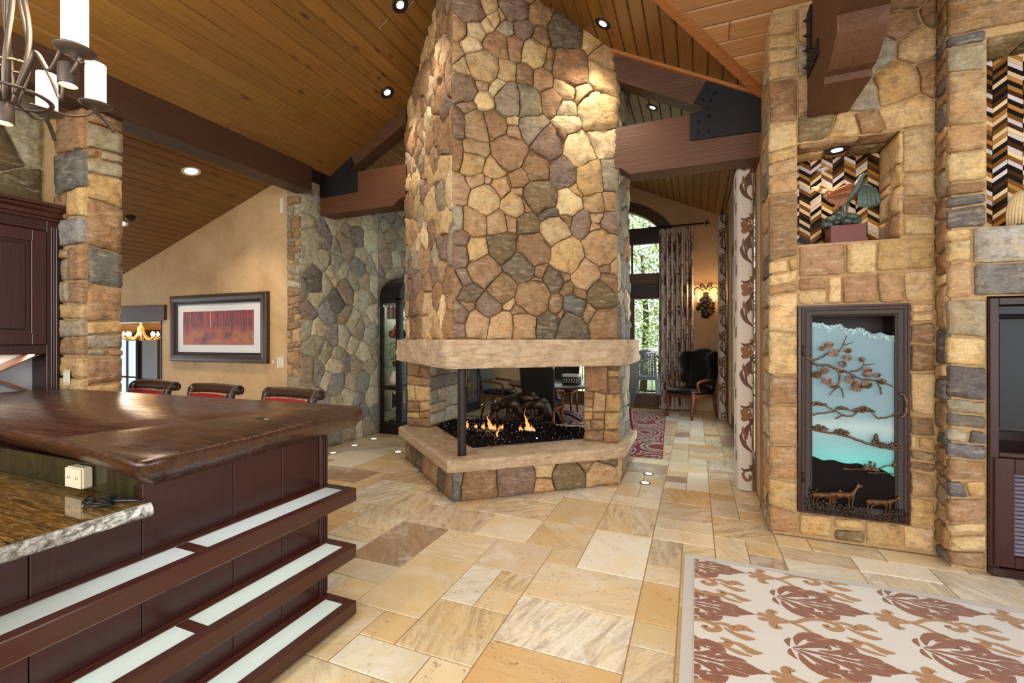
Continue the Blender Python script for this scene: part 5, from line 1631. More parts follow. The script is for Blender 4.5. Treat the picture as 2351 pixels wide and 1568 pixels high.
rod('shore_line', '0.766,0.836 0.819,0.828 0.893,0.815 0.965,0.808 1.046,0.790 1.126,0.760 1.195,0.742 1.292,0.727 1.358,0.715', .008, .008)
def shrub(name, x, z, w, h, n=34, tri=False):
    mb = MB()
    for k in range(n):
        f = rs.uniform(0, 1); ww = w*((1-f) if tri else math.sqrt(max(0, 1-f*f)))
        mb.ball((x+rs.uniform(-1, 1)*ww, 3.992+rs.uniform(-.006, .004), z+h*f), rs.uniform(.008, .013)*(1-.3*f), 6, (1.1, .8, .8), .6)
    return obj(name, mb, 'bronze', ad, smooth=True)
shrub('shrub', .861, .828, .045, .038); shrub('shrub', .99, .812, .045, .03); shrub('pine', 1.197, .742, .030, .085, 44, True); shrub('shrub', 1.238, .735, .03, .03); shrub('shrub', 1.301, .728, .036, .046)
for x, z, h in ((1.136, .563, .035), (1.164, .563, .06), (1.192, .563, .05), (1.306, .607, .03)): shrub('pine', x, z, .018, h, 22, True)
for s in ('1.000,0.556 1.097,0.562 1.156,0.563 1.20,0.566', '1.146,0.545 1.244,0.551 1.345,0.552', '1.214,0.580 1.250,0.600 1.292,0.609 1.352,0.612'):
    rod('shore_line', s, .005, .003)
# rocks and three elk along the foot of the door
mb = MB()
hz = lambda x: .45-.16*min(1, (x-.766)/.25) if x < 1.0 else .29+.03*math.sin(x*20)
for k in range(420):
    x = rs.uniform(.768, 1.372); zt = hz(x)-.02
    z = .222+(zt-.222)*rs.random()**1.25
    mb.ball((x, 3.994+rs.uniform(-.010, .004), z), rs.uniform(.006, .015), 5, (1.2, .8, .85), .7)
obj('rock_relief', mb, 'bronze_dark', ad, smooth=True, kind='stuff', label='dark bronze rocky ground along the foot of the door')
M['elk_bronze'] = simple('elk_bronze', (128, 88, 54), .42, .65, .5, .5, 60)
def elk(x, z, s, head_up, mirror=1, label=None):
    p = lambda dx, dz, r, dy=0: (x+dx*s*mirror, 3.984+dy, z+dz*s, r*s, r*s*.8)
    V = [p(-.060, .0, .024), p(-.02, .002, .027), p(.03, .004, .027), p(.055, .012, .021)]
    E = [(0, 1), (1, 2), (2, 3)]
    if head_up: V += [p(.075, .045, .013), p(.092, .075, .012), p(.120, .070, .006)]
    else: V += [p(.088, .026, .013), p(.112, .040, .011), p(.136, .032, .006)]
    E += [(3, 4), (4, 5), (5, 6)]
    V += [p(.086 if head_up else .106, .092 if head_up else .060, .004)]; E += [(5, 7)]
    for bi, dx in ((0, -.068), (1, -.045), (3, .06), (2, .04)):
        i = len(V); V += [p(dx, -.035, .009), p(dx-.006, -.065, .006), p(dx+.002, -.092, .006)]; E += [(bi, i), (i, i+1), (i+1, i+2)]
    V += [p(-.085, .005, .006)]; E += [(0, len(V)-1)]
    return skin('elk', V, E, 'elk_bronze', ad, 2, label)
elk(.880, .352, .92, False, 1, 'elk relief, first from the hinge side'); elk(.995, .368, 1.05, True, 1, 'elk relief with raised head'); elk(1.215, .345, 1.0, False, 1, 'elk relief walking right')
hd = rod('handle', '1.322,1.118 1.344,1.119 1.358,1.085 1.362,1.026 1.353,0.979 1.325,0.954', .009, .011, 3.965)
for z in (1.118, .956):
    mb = MB(); mb.tube([(1.325, 3.965, z), (1.333, 3.992, z)], .008, 8); obj('handle_mount', mb, 'bronze', hd, smooth=True)
for z in (1.42, .47):
    mb = MB(); mb.tube([(.746, 3.985, z-.04), (.746, 3.985, z+.04)], .007, 8); obj('hinge', mb, 'iron', ad, smooth=True)

# ================================================================== TELEVISION CABINET
tv = thing('television_cabinet', 'dark mahogany television cabinet with louvred door at the right edge', 'cabinet', (2.3, 4.0, 0))
mb = MB(); mb.box((1.745, 3.84, .04), (1.79, 4.35, 1.766), .003); mb.box((1.79, 3.84, 1.722), (3.0, 4.35, 1.766), .003); mb.box((1.79, 3.84, .755), (3.0, 4.35, .785), .003); mb.box((1.79, 4.33, .785), (3.0, 4.35, 1.722)); mb.box((1.79, 3.9, .05), (3.0, 4.35, .755))
obj('case', mb, 'maho_z', tv, color=srgb(56, 26, 26))
mb = MB(); mb.box((1.745, 3.82, 0), (3.0, 3.86, .055), .004); obj('plinth', mb, 'maho_x', tv, color=srgb(46, 22, 22))
mb = MB()
for a, b_ in (((1.762, 3.826, .062), (1.858, 3.845, .752)), ((1.858, 3.826, .655), (2.9, 3.845, .752)), ((1.858, 3.826, .062), (2.9, 3.845, .135))): mb.box(a, b_, .004)
dd = obj('door', mb, 'maho_z', tv, color=srgb(60, 28, 28))
M['louvre'] = simple('louvre_slat', (112, 104, 116), .45, 0, .1, .05)
for k in range(20):
    z = .143+.026*k
    mb = MB(); mb.prism([(1.86, 3.834, z), (1.86, 3.848, z+.016), (1.86, 3.85, z+.014), (1.86, 3.836, z-.002)], (.9, 0, 0)); fixn(obj('slat', mb, 'louvre', dd))
mb = MB(); mb.box((1.795, 3.86, 1.66), (3.0, 3.90, 1.715), .004); obj('soundbar', mb, 'black_paint', tv)
ts = thing('television', 'black switched off television inside the mahogany cabinet', 'television', (2.35, 4.0, .9))
mb = MB(); mb.box((1.83, 3.97, .90), (3.0, 4.03, 1.64), .006); obj('bezel', mb, 'black_paint', ts)
mb = MB(); mb.box((1.85, 3.965, .92), (2.98, 3.971, 1.62)); obj('screen', mb, simple('tv_screen', (5, 6, 10), .35, 0, .02, 0), ts)
mb = MB(); mb.box((2.2, 3.95, .786), (2.5, 4.10, .80)); mb.box((2.3, 4.0, .80), (2.4, 4.03, .91)); obj('stand', mb, 'black_paint', ts)

# ================================================================== CREAM RUG
rug = thing('patterned_rug', 'cream rug with rust medallions and tan scrolls on the tile floor', 'rug', (1.0, 2.4, 0))
mb = MB(); mb.box((-.070, 1.2, .0012), (2.6, 3.393, .009), .004); obj('border', mb, 'rug_border', rug)
mb = MB(); mb.box((-.008, 1.2, .0085), (2.6, 3.333, .0125), .002); obj('pile', mb, 'rug_cream', rug)
_zc = [0]
def newz():
    _zc[0] = (_zc[0]+1) % 9
    return .0132+.00012*_zc[0]
RX0, RX1, RY0, RY1 = -.006, 2.58, 1.25, 3.328
def onrug(x0, y0, sx=1, sy=1):
    def f(x, y, z=None):
        X, Y = x0+x*sx, y0+y*sy
        return (min(max(X, RX0), RX1), min(max(Y, RY0), RY1), f.z)
    f.z = .0134
    return f
def st2(mb, pts, ws, fn, per=7, jag=0.0):
    sp = spline([(a, b_, 0) for a, b_ in pts], per)
    n = len(sp); k = len(ws)-1
    W = []
    for i in range(n):
        t = i/(n-1)*k; a = min(int(t), k-1); f = t-a
        f = f*f*(3-2*f)
        W.append(max(.001, ws[a]*(1-f)+ws[a+1]*f)*(1+jag*math.sin(i*2.6)))
    if hasattr(fn, 'z'): fn.z = newz()
    mb.strip([(p.x, p.y) for p in sp], W, fn)
def vis(mb):
    return any(RX0+.004 < v[0] < RX1-.004 and RY0+.004 < v[1] < RY1-.004 for v in mb.v)
def medallion(x0, y0):
    med = MB()
    for s in (1, -1):
        f = onrug(x0, y0, 1, s)
        st2(med, [(.0, .004), (.05, .028), (.10, .062), (.15, .072), (.165, .05)], [.006, .022, .042, .040, .012], f)
        st2(med, [(.02, .030), (.035, .085), (.075, .128), (.13, .148), (.160, .138)], [.008, .036, .050, .040, .010], f, jag=.10)
        st2(med, [(.075, .088), (.12, .106), (.17, .104), (.20, .082)], [.012, .030, .034, .008], f)
        st2(med, [(.165, .128), (.205, .126), (.25, .112), (.285, .084)], [.014, .052, .050, .008], f, jag=.14)
        st2(med, [(.11, .022), (.165, .030), (.215, .052), (.25, .078)], [.008, .026, .036, .008], f)
        st2(med, [(.205, .088), (.235, .080), (.275, .066), (.31, .062)], [.010, .024, .026, .006], f)
        st2(med, [(.20, .020), (.25, .034), (.30, .050), (.345, .052), (.37, .044)], [.008, .028, .036, .024, .006], f, jag=.12)
        st2(med, [(.27, .014), (.32, .022), (.37, .026), (.405, .020)], [.008, .022, .024, .006], f)
        st2(med, [(.345, .006), (.40, .010), (.440, .004)], [.008, .018, .005], f)
        st2(med, [(-.012, .010), (-.016, .046), (.002, .080)], [.008, .026, .008], f)
    f = onrug(x0, y0)
    st2(med, [(.03, 0), (.10, 0), (.20, 0), (.30, 0), (.40, 0), (.468, 0)], [.010, .020, .018, .016, .014, .003], f)
    if vis(med): obj('rust_medallion', med, 'rug_rust', rug)
PX, PY = .585, .470
for ci in range(-1, 4):
    for ri in range(-3, 4):
        x0 = .435+ci*PX; y0 = 3.012+ri*PY+(.232 if ci % 2 else 0)
        medallion(x0, y0)
        scr = MB()
        for s in (1, -1):
            f = onrug(x0+.46-.585, y0+.225, 1, s)
            st2(scr, [(.14, .012), (.10, .02), (.065, .045), (.075, .072), (.105, .07)], [.010, .022, .038, .042, .014], f)
            st2(scr, [(.12, .01), (.06, .012), (.02, .022), (.004, .012)], [.010, .026, .036, .014], f)
        f = onrug(x0+.46-.585, y0+.225)
        st2(scr, [(.12, 0), (.18, .012), (.23, .055), (.30, .085), (.365, .07), (.385, .035), (.345, .012), (.315, .03), (.335, .045)], [.018, .022, .026, .028, .030, .034, .036, .028, .010], f)
        st2(scr, [(.15, .0), (.20, -.02), (.25, -.07), (.32, -.10), (.40, -.09), (.43, -.055), (.39, -.035)], [.014, .022, .026, .030, .036, .036, .012], f)
        st2(scr, [(.36, .080), (.42, .092), (.46, .070), (.50, .094), (.55, .075)], [.010, .026, .044, .050, .010], f, jag=.14)
        st2(scr, [(.41, .060), (.45, .030), (.50, .012), (.55, .016)], [.010, .024, .044, .012], f, jag=.12)
        st2(scr, [(.43, -.05), (.48, -.06), (.52, -.09), (.57, -.085)], [.010, .03, .045, .010], f, jag=.12)
        st2(scr, [(.40, -.095), (.46, -.12), (.52, -.13)], [.012, .026, .008], f)
        if vis(scr): obj('tan_scroll', scr, 'rug_tan', rug)

# ================================================================== CURTAINS
def leafmotif(la, lb, fn, s0, z0, k=1.0, flip=1):
    mb, mb2 = MB(), MB(); la.append(mb); lb.append(mb2)
    f = lambda x, y: fn(s0+x*k*flip, z0+y*k)
    S = lambda p, w, m=mb: st2(m, p, [q for q in w], f, 5)
    S([(.055, -.20), (.045, -.12), (.015, -.03), (.0, .06), (.02, .13)], [.006, .035, .060, .055, .006])
    S([(.03, -.10), (-.02, -.05), (-.045, .01), (-.04, .05)], [.01, .030, .026, .005])
    S([(.03, -.06), (.055, .0), (.058, .05), (.045, .09)], [.008, .022, .022, .004], mb2)
    S([(.0, .0), (-.03, .06), (-.03, .10)], [.01, .022, .004], mb2)
    S([(.055, -.20), (.02, -.235), (-.02, -.25), (-.05, -.235)], [.006, .02, .022, .006])
    S([(-.02, -.25), (-.035, -.29), (-.01, -.325), (.02, -.31), (.012, -.285)], [.008, .022, .026, .022, .018], mb2)
def leafsmall(la, fn, s0, z0, k=1.0):
    mb = MB(); la.append(mb)
    f = lambda x, y: fn(s0+x*k, z0+y*k)
    st2(mb, [(-.035, -.03), (-.01, -.045), (.02, -.02), (.03, .02)], [.02, .05, .055, .008], f, 5)
    st2(mb, [(-.008, -.035), (-.025, .015), (-.04, .05)], [.03, .032, .006], f, 5)
    st2(mb, [(.004, -.03), (.005, .03), (.03, .05), (.045, .03)], [.03, .03, .022, .012], f, 5)
def curtain(name, label, path, z0, z1, placer, face, loc):
    """path: plan polyline; face(s) gives point and outward normal"""
    cu = thing(name, label, 'curtain', loc, 0, None)
    P = [Vector((x, y, 0)) for x, y in path]
    cum = [0]
    for i in range(1, len(P)): cum.append(cum[-1]+(P[i]-P[i-1]).length)
    vs = []; fs = []
    nz = 14
    for i, p in enumerate(P):
        for j in range(nz+1):
            z = z0+(z1-z0)*j/nz
            wob = .006*math.sin(z*3+i*.4)*(1-.6*j/nz)
            vs.append((p.x+wob, p.y+wob*.5, z))
    for i in range(len(P)-1):
        for j in range(nz):
            fs.append((i*(nz+1)+j, (i+1)*(nz+1)+j, (i+1)*(nz+1)+j+1, i*(nz+1)+j+1))
    mb = MB(); mb.add(vs, fs)
    dr_ = obj('drape', mb, 'cur_cream', cu, smooth=True)
    off = [0]
    def fn(s, z):
        off[0] += 1; dd = .003+.0004*((off[0]//40) % 5)
        s = min(max(s, 0), cum[-1]-1e-4)
        i = 0
        while cum[i+1] < s: i += 1
        f = (s-cum[i])/(cum[i+1]-cum[i])
        p = P[i].lerp(P[i+1], f)
        t = (P[min(i+2, len(P)-1)]-P[max(i-1, 0)]).normalized()
        j = (z-z0)/(z1-z0)*nz
        wob = .006*math.sin(z*3+(i+f)*.4)*(1-.6*j/nz)
        n_ = Vector((t.y, -t.x, 0))*face
        return (p.x+wob+n_.x*dd, p.y+wob*.5+n_.y*dd, min(max(z, z0+.003), z1-.003))
    a, b_ = [], []
    placer(a, b_, fn, cum[-1], z0, z1)
    for q in a:
        if q.f: obj('leaf_print', q, 'cur_brown', cu)
    for q in b_:
        if q.f: obj('leaf_print', q, 'cur_rust', cu, label='rust brown leaf print')
    return cu, cum[-1]
path = [(.378, 5.42), (.374, 5.30), (.374, 5.20), (.376, 5.12), (.383, 5.06), (.40, 5.042), (.43, 5.038), (.47, 5.036), (.50, 5.037), (.518, 5.042), (.527, 5.06), (.52, 5.10), (.44, 5.12), (.40, 5.16), (.44, 5.20), (.52, 5.22), (.52, 5.27), (.44, 5.30)]
def place_near(a, b_, fn, L, z0, z1):
    for k in range(6):
        z = .40+.62*k
        leafmotif(a, b_, fn, .465, z+.12, 1.25, 1)
        leafsmall(b_, fn, .445, z+.36, 1.0)
        leafsmall(a, fn, .50, z+.30, .6); leafsmall(b_, fn, .505, z-.16, .6)
        leafsmall(a, fn, .30, z+.2, .9); leafsmall(a, fn, .32, z-.06, .9); leafsmall(b_, fn, .22, z+.05, .9)
curtain('drapery', 'cream curtain with brown leaf print, nearest the right stone wall', path, .006, 3.20, place_near, 1, (.45, 5.1, .0))
wave = [(-.735+.70*i/84, 10.30+.045*math.sin(i*2*PI/12+.5)*(1+.2*math.sin(i*.37))) for i in range(85)]
def place_far(a, b_, fn, L, z0, z1):
    r2 = random.Random(4)
    for k in range(11):
        for q in range(7):
            s = L*(q+.5+r2.uniform(-.3, .3))/7; z = .22+.345*k+(q % 2)*.17
            (leafmotif(a, b_, fn, s, z+.1, 1.05, 1 if q % 2 else -1) if (k+q) % 2 else leafsmall(a if q % 2 else b_, fn, s, z, 2.0))
curtain('drapery', 'gathered cream curtain with dark leaf print beside the far arched window', wave, .01, 3.88, place_far, 1, (-.38, 10.3, 0))
path2 = [(.40, 9.75), (.395, 9.55), (.40, 9.42), (.41, 9.33), (.44, 9.30), (.49, 9.30), (.53, 9.33), (.535, 9.38), (.46, 9.44), (.42, 9.50), (.52, 9.54), (.52, 9.6)]
def place_mid(a, b_, fn, L, z0, z1):
    for k in range(8):
        leafmotif(a, b_, fn, .50, .40+.48*k, 1.1); leafsmall(b_, fn, .47, .62+.48*k, 1.3); leafsmall(b_, fn, .30, .55+.48*k, 1.5); leafsmall(a, fn, .18, .3+.48*k, 1.5)
curtain('drapery', 'slim cream curtain with brown leaf print right of the wall sconce', path2, .01, 3.83, place_mid, 1, (.46, 9.4, 0))
def rodthing(label, p0, p1, rings):
    t = thing('curtain_rod', label, 'curtain rod', p0)
    mb = MB(); mb.tube([p0, p1], .016, 8); r_ = obj('pole', mb, 'iron', t, smooth=True)
    d = (Vector(p1)-Vector(p0)).normalized()
    for e, s in ((Vector(p0), -1), (Vector(p1), 1)):
        mb = MB()
        for k in range(4):
            c = e+d*s*(.05); u = Vector((0, 0, 1)); v = d.cross(u).normalized()
            a = k*PI/2
            c2 = c+(u*math.cos(a)+d*math.sin(a))*.042
            mb.tube([c2+(u*math.cos(q)+d*math.sin(q))*(.028*(1-q/9)) for q in [a+.9*j for j in range(8)]], .008, 6)
        mb.ball(e+d*s*.05, .024, 8)
        obj('finial', mb, 'iron', t, smooth=True)
    n = rings
    for k in range(n):
        c = Vector(p0)+(Vector(p1)-Vector(p0))*((k+.5)/n)
        u = Vector((0, 0, 1)); v = d.cross(u).normalized()
        mb = MB(); mb.tube([c+(u*math.cos(q)+v*math.sin(q))*.026-u*.01 for q in [2*PI*j/12 for j in range(13)]], .004, 5); obj('ring', mb, 'iron', t, smooth=True)
    return t
rodthing('black iron curtain rod with curled finials over the far curtain', (-.88, 10.29, 3.93), (.16, 10.29, 3.93), 9)
rodthing('black iron curtain rod at the top of the near curtain', (.45, 5.10, 3.245), (.45, 5.85, 3.245), 6)
rodthing('black iron curtain rod at the top of the slim curtain', (.46, 9.34, 3.88), (.46, 9.95, 3.88), 4)
# ================================================================== FAR WINDOW AND GLASS DOORS
BR = srgb(92, 68, 50); DK = srgb(58, 52, 48)
win = thing('window_1', 'tall arched window with glass doors in the far wall', 'window', (-1.95, 10.45, 0), kind='structure')
mb = MB(); vs = []; fs = []
N = 26
for k in range(N+1):
    a = PI*k/N
    for (ra, rb_, y) in ((1.60, 1.15, 10.37), (1.36, .93, 10.37), (1.36, .93, 10.55), (1.60, 1.15, 10.55)):
        vs.append((-1.95+ra*math.cos(a), y, 3.5+rb_*math.sin(a)))
for k in range(N):
    for j in range(4): fs.append((k*4+j, k*4+(j+1) % 4, (k+1)*4+(j+1) % 4, (k+1)*4+j))
mb.add(vs, fs); obj('arch_frame', mb, 'timber_x', win, color=BR)
for x0, x1 in ((-.60, -.35), (-3.55, -3.30)):
    mb = MB(); mb.box((x0, 10.37, 0), (x1, 10.55, 3.52), .006); obj('jamb', mb, 'timber_z', win, color=BR)
for z0, z1, y, c in ((3.62, 3.97, 10.40, DK), (2.72, 2.96, 10.38, BR), (2.44, 2.72, 10.40, DK)):
    mb = MB(); mb.box((-3.31, y, z0), (-.59, y+.12, z1), .006); obj('transom', mb, 'timber_x', win, color=c)
mb = MB(); mb.box((-3.31, 10.39, 0), (-.59, 10.6, .04), .004); obj('sill', mb, 'timber_x', win, color=srgb(130, 90, 56))
xs = [-3.30, -2.64, -1.98, -1.32, -.64]
for i in range(4):
    a, b_ = xs[i], xs[i+1]
    mb = MB(); mb.box((a, 10.42, .04), (a+.055, 10.47, 2.44), .003); mb.box((b_-.055, 10.42, .04), (b_, 10.47, 2.44), .003); mb.box((a+.055, 10.42, .04), (b_-.055, 10.47, .30), .003); mb.box((a+.055, 10.42, 2.40), (b_-.055, 10.47, 2.44), .003)
    fr_ = obj('door_leaf', mb, 'timber_z', win, color=BR)
    mb = MB(); mb.box((a+.055, 10.442, .30), (b_-.055, 10.448, 2.40)); obj('pane', mb, 'glass', fr_)
    mb = MB(); mb.box((a+.02, 10.45, 2.96), (b_-.02, 10.456, 3.62)); obj('pane', mb, 'glass', win)
    mb = MB(); mb.box((b_-.02, 10.43, 2.96), (b_+.02, 10.48, 3.62), .003); obj('mullion', mb, 'timber_z', win, color=DK)
mb = MB(); mb.prism([(-1.95+1.36*math.cos(PI*k/24), 10.45, 3.5+.93*math.sin(PI*k/24)) for k in range(25) if 3.5+.93*math.sin(PI*k/24) > 3.97], (0, .006, 0)); fixn(obj('pane', mb, 'glass', win))
w2 = thing('window_2', 'glass doors to the garden along the side wall behind the curtains', 'window', (.62, 7, 0), kind='structure')
for i in range(4):
    a = 5.2+.925*i; b_ = a+.925
    mb = MB(); mb.box((.59, a, .0), (.64, a+.07, 3.1), .003); mb.box((.59, b_-.07, 0), (.64, b_, 3.1), .003); mb.box((.59, a+.07, 0), (.64, b_-.07, .2), .003); mb.box((.59, a+.07, 2.95), (.64, b_-.07, 3.1), .003); mb.box((.59, a+.07, 2.2), (.64, b_-.07, 2.28), .003)
    fr_ = obj('door_leaf', mb, 'timber_z', w2, color=BR)
    for z0, z1 in ((.2, 2.2), (2.28, 2.95)):
        mb = MB(); mb.box((.613, a+.07, z0), (.618, b_-.07, z1)); obj('pane', mb, 'glass', fr_)
mb = MB(); mb.box((.575, 6.85, 0.9), (.60, 6.88, 2.6), .004); obj('pull_bar', mb, 'iron', w2)

# outside: deck, railing, patio chair, trees
gb_ = MB(); gb_.box((-16, 10.62, -.5), (14, 40, -.32)); gb_.box((.75, -1, -.5), (14, 10.62, -.32))
struct('ground', gb_, 'leaf_green', 'green garden ground beyond the windows')
mb = MB()
dk = struct('deck', (lambda m: (m.box((-6, 10.62, -.32), (3.5, 13.0, -.045)), m)[1])(MB()), 'deck_grey', 'grey outdoor deck beyond the far window')
for i in range(16):
    mb = MB(); mb.box((-6, 10.64+.147*i, -.045), (3.5, 10.64+.147*i+.14, -.02), .003); obj('deck_board', mb, 'deck_grey', dk)
rl = thing('railing', 'dark metal deck railing beyond the far window', 'railing', (-1.2, 12.9, -.02))
for z in (.08, 1.02):
    mb = MB(); mb.box((-5, 12.88, z), (3, 12.92, z+.045), .004); obj('rail', mb, 'iron', rl)
for i in range(46):
    x = -4.95+.175*i
    mb = MB(); mb.box((x-.01, 12.89, -.02), (x+.01, 12.91, 1.03)); obj('baluster', mb, 'iron', rl)
pt = thing('patio_chair', 'blue grey woven patio chair standing outside the glass door', 'chair', (-1.08, 11.25, -.02))
def pbox(n, a, b_, mat='patio_grey', par=pt, bev=.006):
    mb = MB(); mb.box(a, b_, bev); return obj(n, mb, mat, par)
for sx in (-1, 1):
    mb = MB(); mb.tube([(-1.08+sx*.25, 11.02, -.02), (-1.08+sx*.23, 11.06, .60), (-1.08+sx*.20, 10.98, 1.24)], .024, 6); obj('back_post', mb, 'patio_grey', pt)
    mb = MB(); mb.tube([(-1.08+sx*.25, 11.5, -.02), (-1.08+sx*.23, 11.48, .62)], .024, 6); obj('leg', mb, 'patio_grey', pt)
    mb = MB(); mb.tube([(-1.08+sx*.24, 11.03, .18), (-1.08+sx*.24, 11.49, .18)], .016, 6); obj('stretcher', mb, 'patio_grey', pt)
mb = MB(); mb.tube([(-1.31, 11.03, .25), (-.85, 11.03, .25)], .016, 6); obj('stretcher', mb, 'patio_grey', pt)
pbox('seat', (-1.32, 11.04, .56), (-.84, 11.52, .64))
pbox('top_rail', (-1.29, 10.95, 1.16), (-.87, 10.99, 1.25))
mb = MB()
for k in range(12):
    f = (k+.5)/12; mb.box((-1.29+.42*f-.009, 11.0, .62), (-1.29+.42*f+.009, 11.008, 1.18))
for k in range(14):
    z = .66+.5*k/13; mb.box((-1.30, 11.002, z-.008), (-.86, 11.012, z+.008))
obj('woven_back', mb, 'patio_grey', pt, kind='stuff')
rs = random.Random(21)
def tree(x, y, h, r, mat, lab, n=6500):
    t = thing('garden_tree', lab, 'tree', (x, y, -.32))
    mb = MB(); mb.tube([(x, y, -.32), (x+.1, y, h*.35), (x-.05, y, h*.7)], [.14, .11, .05], 8); obj('trunk', mb, 'bark', t, smooth=True)
    mb = MB()
    for k in range(n):
        while True:
            a, b_, c = rs.uniform(-1, 1), rs.uniform(-1, 1), rs.uniform(-1, 1)
            if .25 < a*a+b_*b_+c*c < 1: break
        p = Vector((x+a*r, y+b_*r, h*.52+c*h*.52))
        e = Vector((rs.uniform(-1, 1), rs.uniform(-1, 1), rs.uniform(-.6, .6))).normalized(); g = e.orthogonal().normalized(); s = rs.uniform(.05, .11)
        mb.add([p-e*s, p+g*s*.5, p+e*s, p-g*s*.5], [(0, 1, 2, 3)])
    obj('foliage', mb, mat, t, kind='stuff')
for i, (x, y, h, r, m_, l_) in enumerate(((-1.75, 17.0, 6.5, 2.0, 'leaf_green', 'bright green tree seen through the far glass door'), (-6.0, 18.5, 7.5, 2.0, 'leaf_green', 'green garden tree behind the fireplace line of sight'),
                                         (2.6, 19.5, 7.0, 2.0, 'leaf_dark', 'darker green garden tree behind the far curtain'), (-10.4, 17.0, 6.5, 2.1, 'leaf_dark', 'dark green garden tree beyond the display cabinet'),
                                         (4.6, 12.5, 6.0, 1.9, 'leaf_green', 'green garden tree outside the side glass doors'), (4.2, 8.2, 5.4, 1.7, 'leaf_dark', 'dark green garden tree outside the side glass doors, near the house'))):
    tree(x, y, h, r, m_, l_)

# ================================================================== FAR ROOM FURNITURE
sn = thing('wall_sconce', 'black iron wall sconce with two lit candle bulbs between the far curtains', 'sconce', (.20, 10.39, 2.35))
mb = MB(); mb.box((.15, 10.375, 2.15), (.25, 10.398, 2.5), .006); obj('backplate', mb, 'iron', sn)
for s in (-1, 1):
    mb = MB(); mb.tube(spline([(.20, 10.35, 2.55), (.20+s*.05, 10.34, 2.66), (.20+s*.11, 10.34, 2.66), (.20+s*.10, 10.34, 2.60), (.20+s*.07, 10.34, 2.62)], 5), .010, 6); obj('scroll', mb, 'iron', sn, smooth=True)
    mb = MB(); mb.tube(spline([(.20+s*.04, 10.33, 2.52), (.20+s*.16, 10.33, 2.60), (.20+s*.23, 10.33, 2.54), (.20+s*.21, 10.33, 2.44)], 5), .010, 6); obj('scroll', mb, 'iron', sn, smooth=True)
    mb = MB(); mb.tube(spline([(.20, 10.34, 2.12), (.20+s*.10, 10.28, 2.15), (.20+s*.15, 10.25, 2.22), (.20+s*.145, 10.25, 2.27)], 5), .010, 6); obj('arm', mb, 'iron', sn, smooth=True)
    mb = MB(); mb.lathe([(.02, 2.27), (.05, 2.275), (.05, 2.285), (.018, 2.285), (.017, 2.37), (.004, 2.372)], (.20+s*.145, 10.25, 0), 12); cdl = obj('candle', mb, 'cream_plastic', sn, smooth=True)
    mb = MB(); mb.lathe([(.006, 2.372), (.019, 2.395), (.016, 2.425), (.003, 2.465)], (.20+s*.145, 10.25, 0), 12); obj('bulb', mb, 'bulb_warm', cdl, smooth=True)
mb = MB()
for k in range(150):
    f = rs.random(); z = 1.96+.44*f; w_ = .03+.15*math.sin(PI*min(1, f*.9+.05))
    mb.ball((.20+rs.uniform(-1, 1)*w_, 10.33+rs.uniform(-.05, .02), z), rs.uniform(.014, .026), 6, (1, .8, 1), .4)
obj('grape_leaf_cluster', mb, 'iron', sn, smooth=True, kind='stuff')
for s in (-1, 1):
    lamp('sconce_glow', 'POINT', (.20+s*.145, 10.2, 2.44), 6, (1, .66, .34), shadow_soft_size=.03)

def ltag(o, lab): o['label'] = lab; return o
def make_wing():
    t = thing('wing_chair', 'black leather wing chair with amber wooden legs below the wall sconce', 'chair', (0, 0, 0))
    L = dict(local=True)
    for sx in (-1, 1):
        mb = MB(); mb.tube([(sx*.30, -.32, .50), (sx*.31, -.335, .38), (sx*.285, -.33, .18), (sx*.295, -.34, 0)], [.045, .04, .026, .022], 8); obj('leg', mb, 'wood_mid', t, smooth=True, **L)
        mb = MB(); mb.tube([(sx*.27, .28, .45), (sx*.27, .33, .2), (sx*.28, .38, 0)], [.032, .028, .02], 8); obj('leg', mb, 'wood_mid', t, smooth=True, **L)
        mb = MB(); mb.tube(spline([(sx*.30, .22, .74), (sx*.335, .0, .735), (sx*.34, -.16, .72), (sx*.325, -.23, .68), (sx*.31, -.20, .60), (sx*.30, -.15, .50)], 5), .026, 8); obj('arm', mb, 'wood_mid', t, smooth=True, **L)
    mb = MB(); mb.box((-.33, -.36, .40), (.33, .30, .47), .012); obj('seat_rail', mb, 'wood_mid', t, **L)
    mb = MB(); mb.box((-.32, -.37, .465), (.32, .28, .565), .04); autosmooth(obj('seat', mb, 'leather_black', t, **L), 60)
    mb = MB(); vs = []; fs = []
    NX, NZ = 16, 12
    for j in range(NZ+1):
        z = .52+.80*j/NZ
        for i in range(NX+1):
            u = -1+2*i/NX
            topz = z-.10*(u*u)*(j/NZ)**3
            vs.append((u*(.30+.03*j/NZ), .27+.13*j/NZ-.06*abs(u)**3, topz))
    for j in range(NZ):
        for i in range(NX): fs.append((j*(NX+1)+i, j*(NX+1)+i+1, (j+1)*(NX+1)+i+1, (j+1)*(NX+1)+i))
    mb.add(vs, fs); o = obj('backrest', mb, 'leather_black', t, smooth=True, **L)
    md = o.modifiers.new('solid', 'SOLIDIFY'); md.thickness = .09; md.offset = 0
    for sx in (-1, 1):
        mb = MB(); prof = [(.24, .62), (.10, .66), (.04, .78), (.10, .90), (.06, 1.02), (.02, 1.14), (.10, 1.25), (.28, 1.27), (.37, 1.2), (.32, .8)]
        mb.prism([(sx*.335, q.x, q.y) for q in spline([(y, z, 0) for y, z in prof], 4)], (sx*-.05, 0, 0)); o = fixn(obj('wing', mb, 'leather_black', t, **L))
        md = o.modifiers.new('bev', 'BEVEL'); md.width = .018; md.segments = 2
    return t
wc = make_wing(); wc.location = (-.07, 9.50, 0); wc.rotation_euler = (0, 0, math.radians(-40))

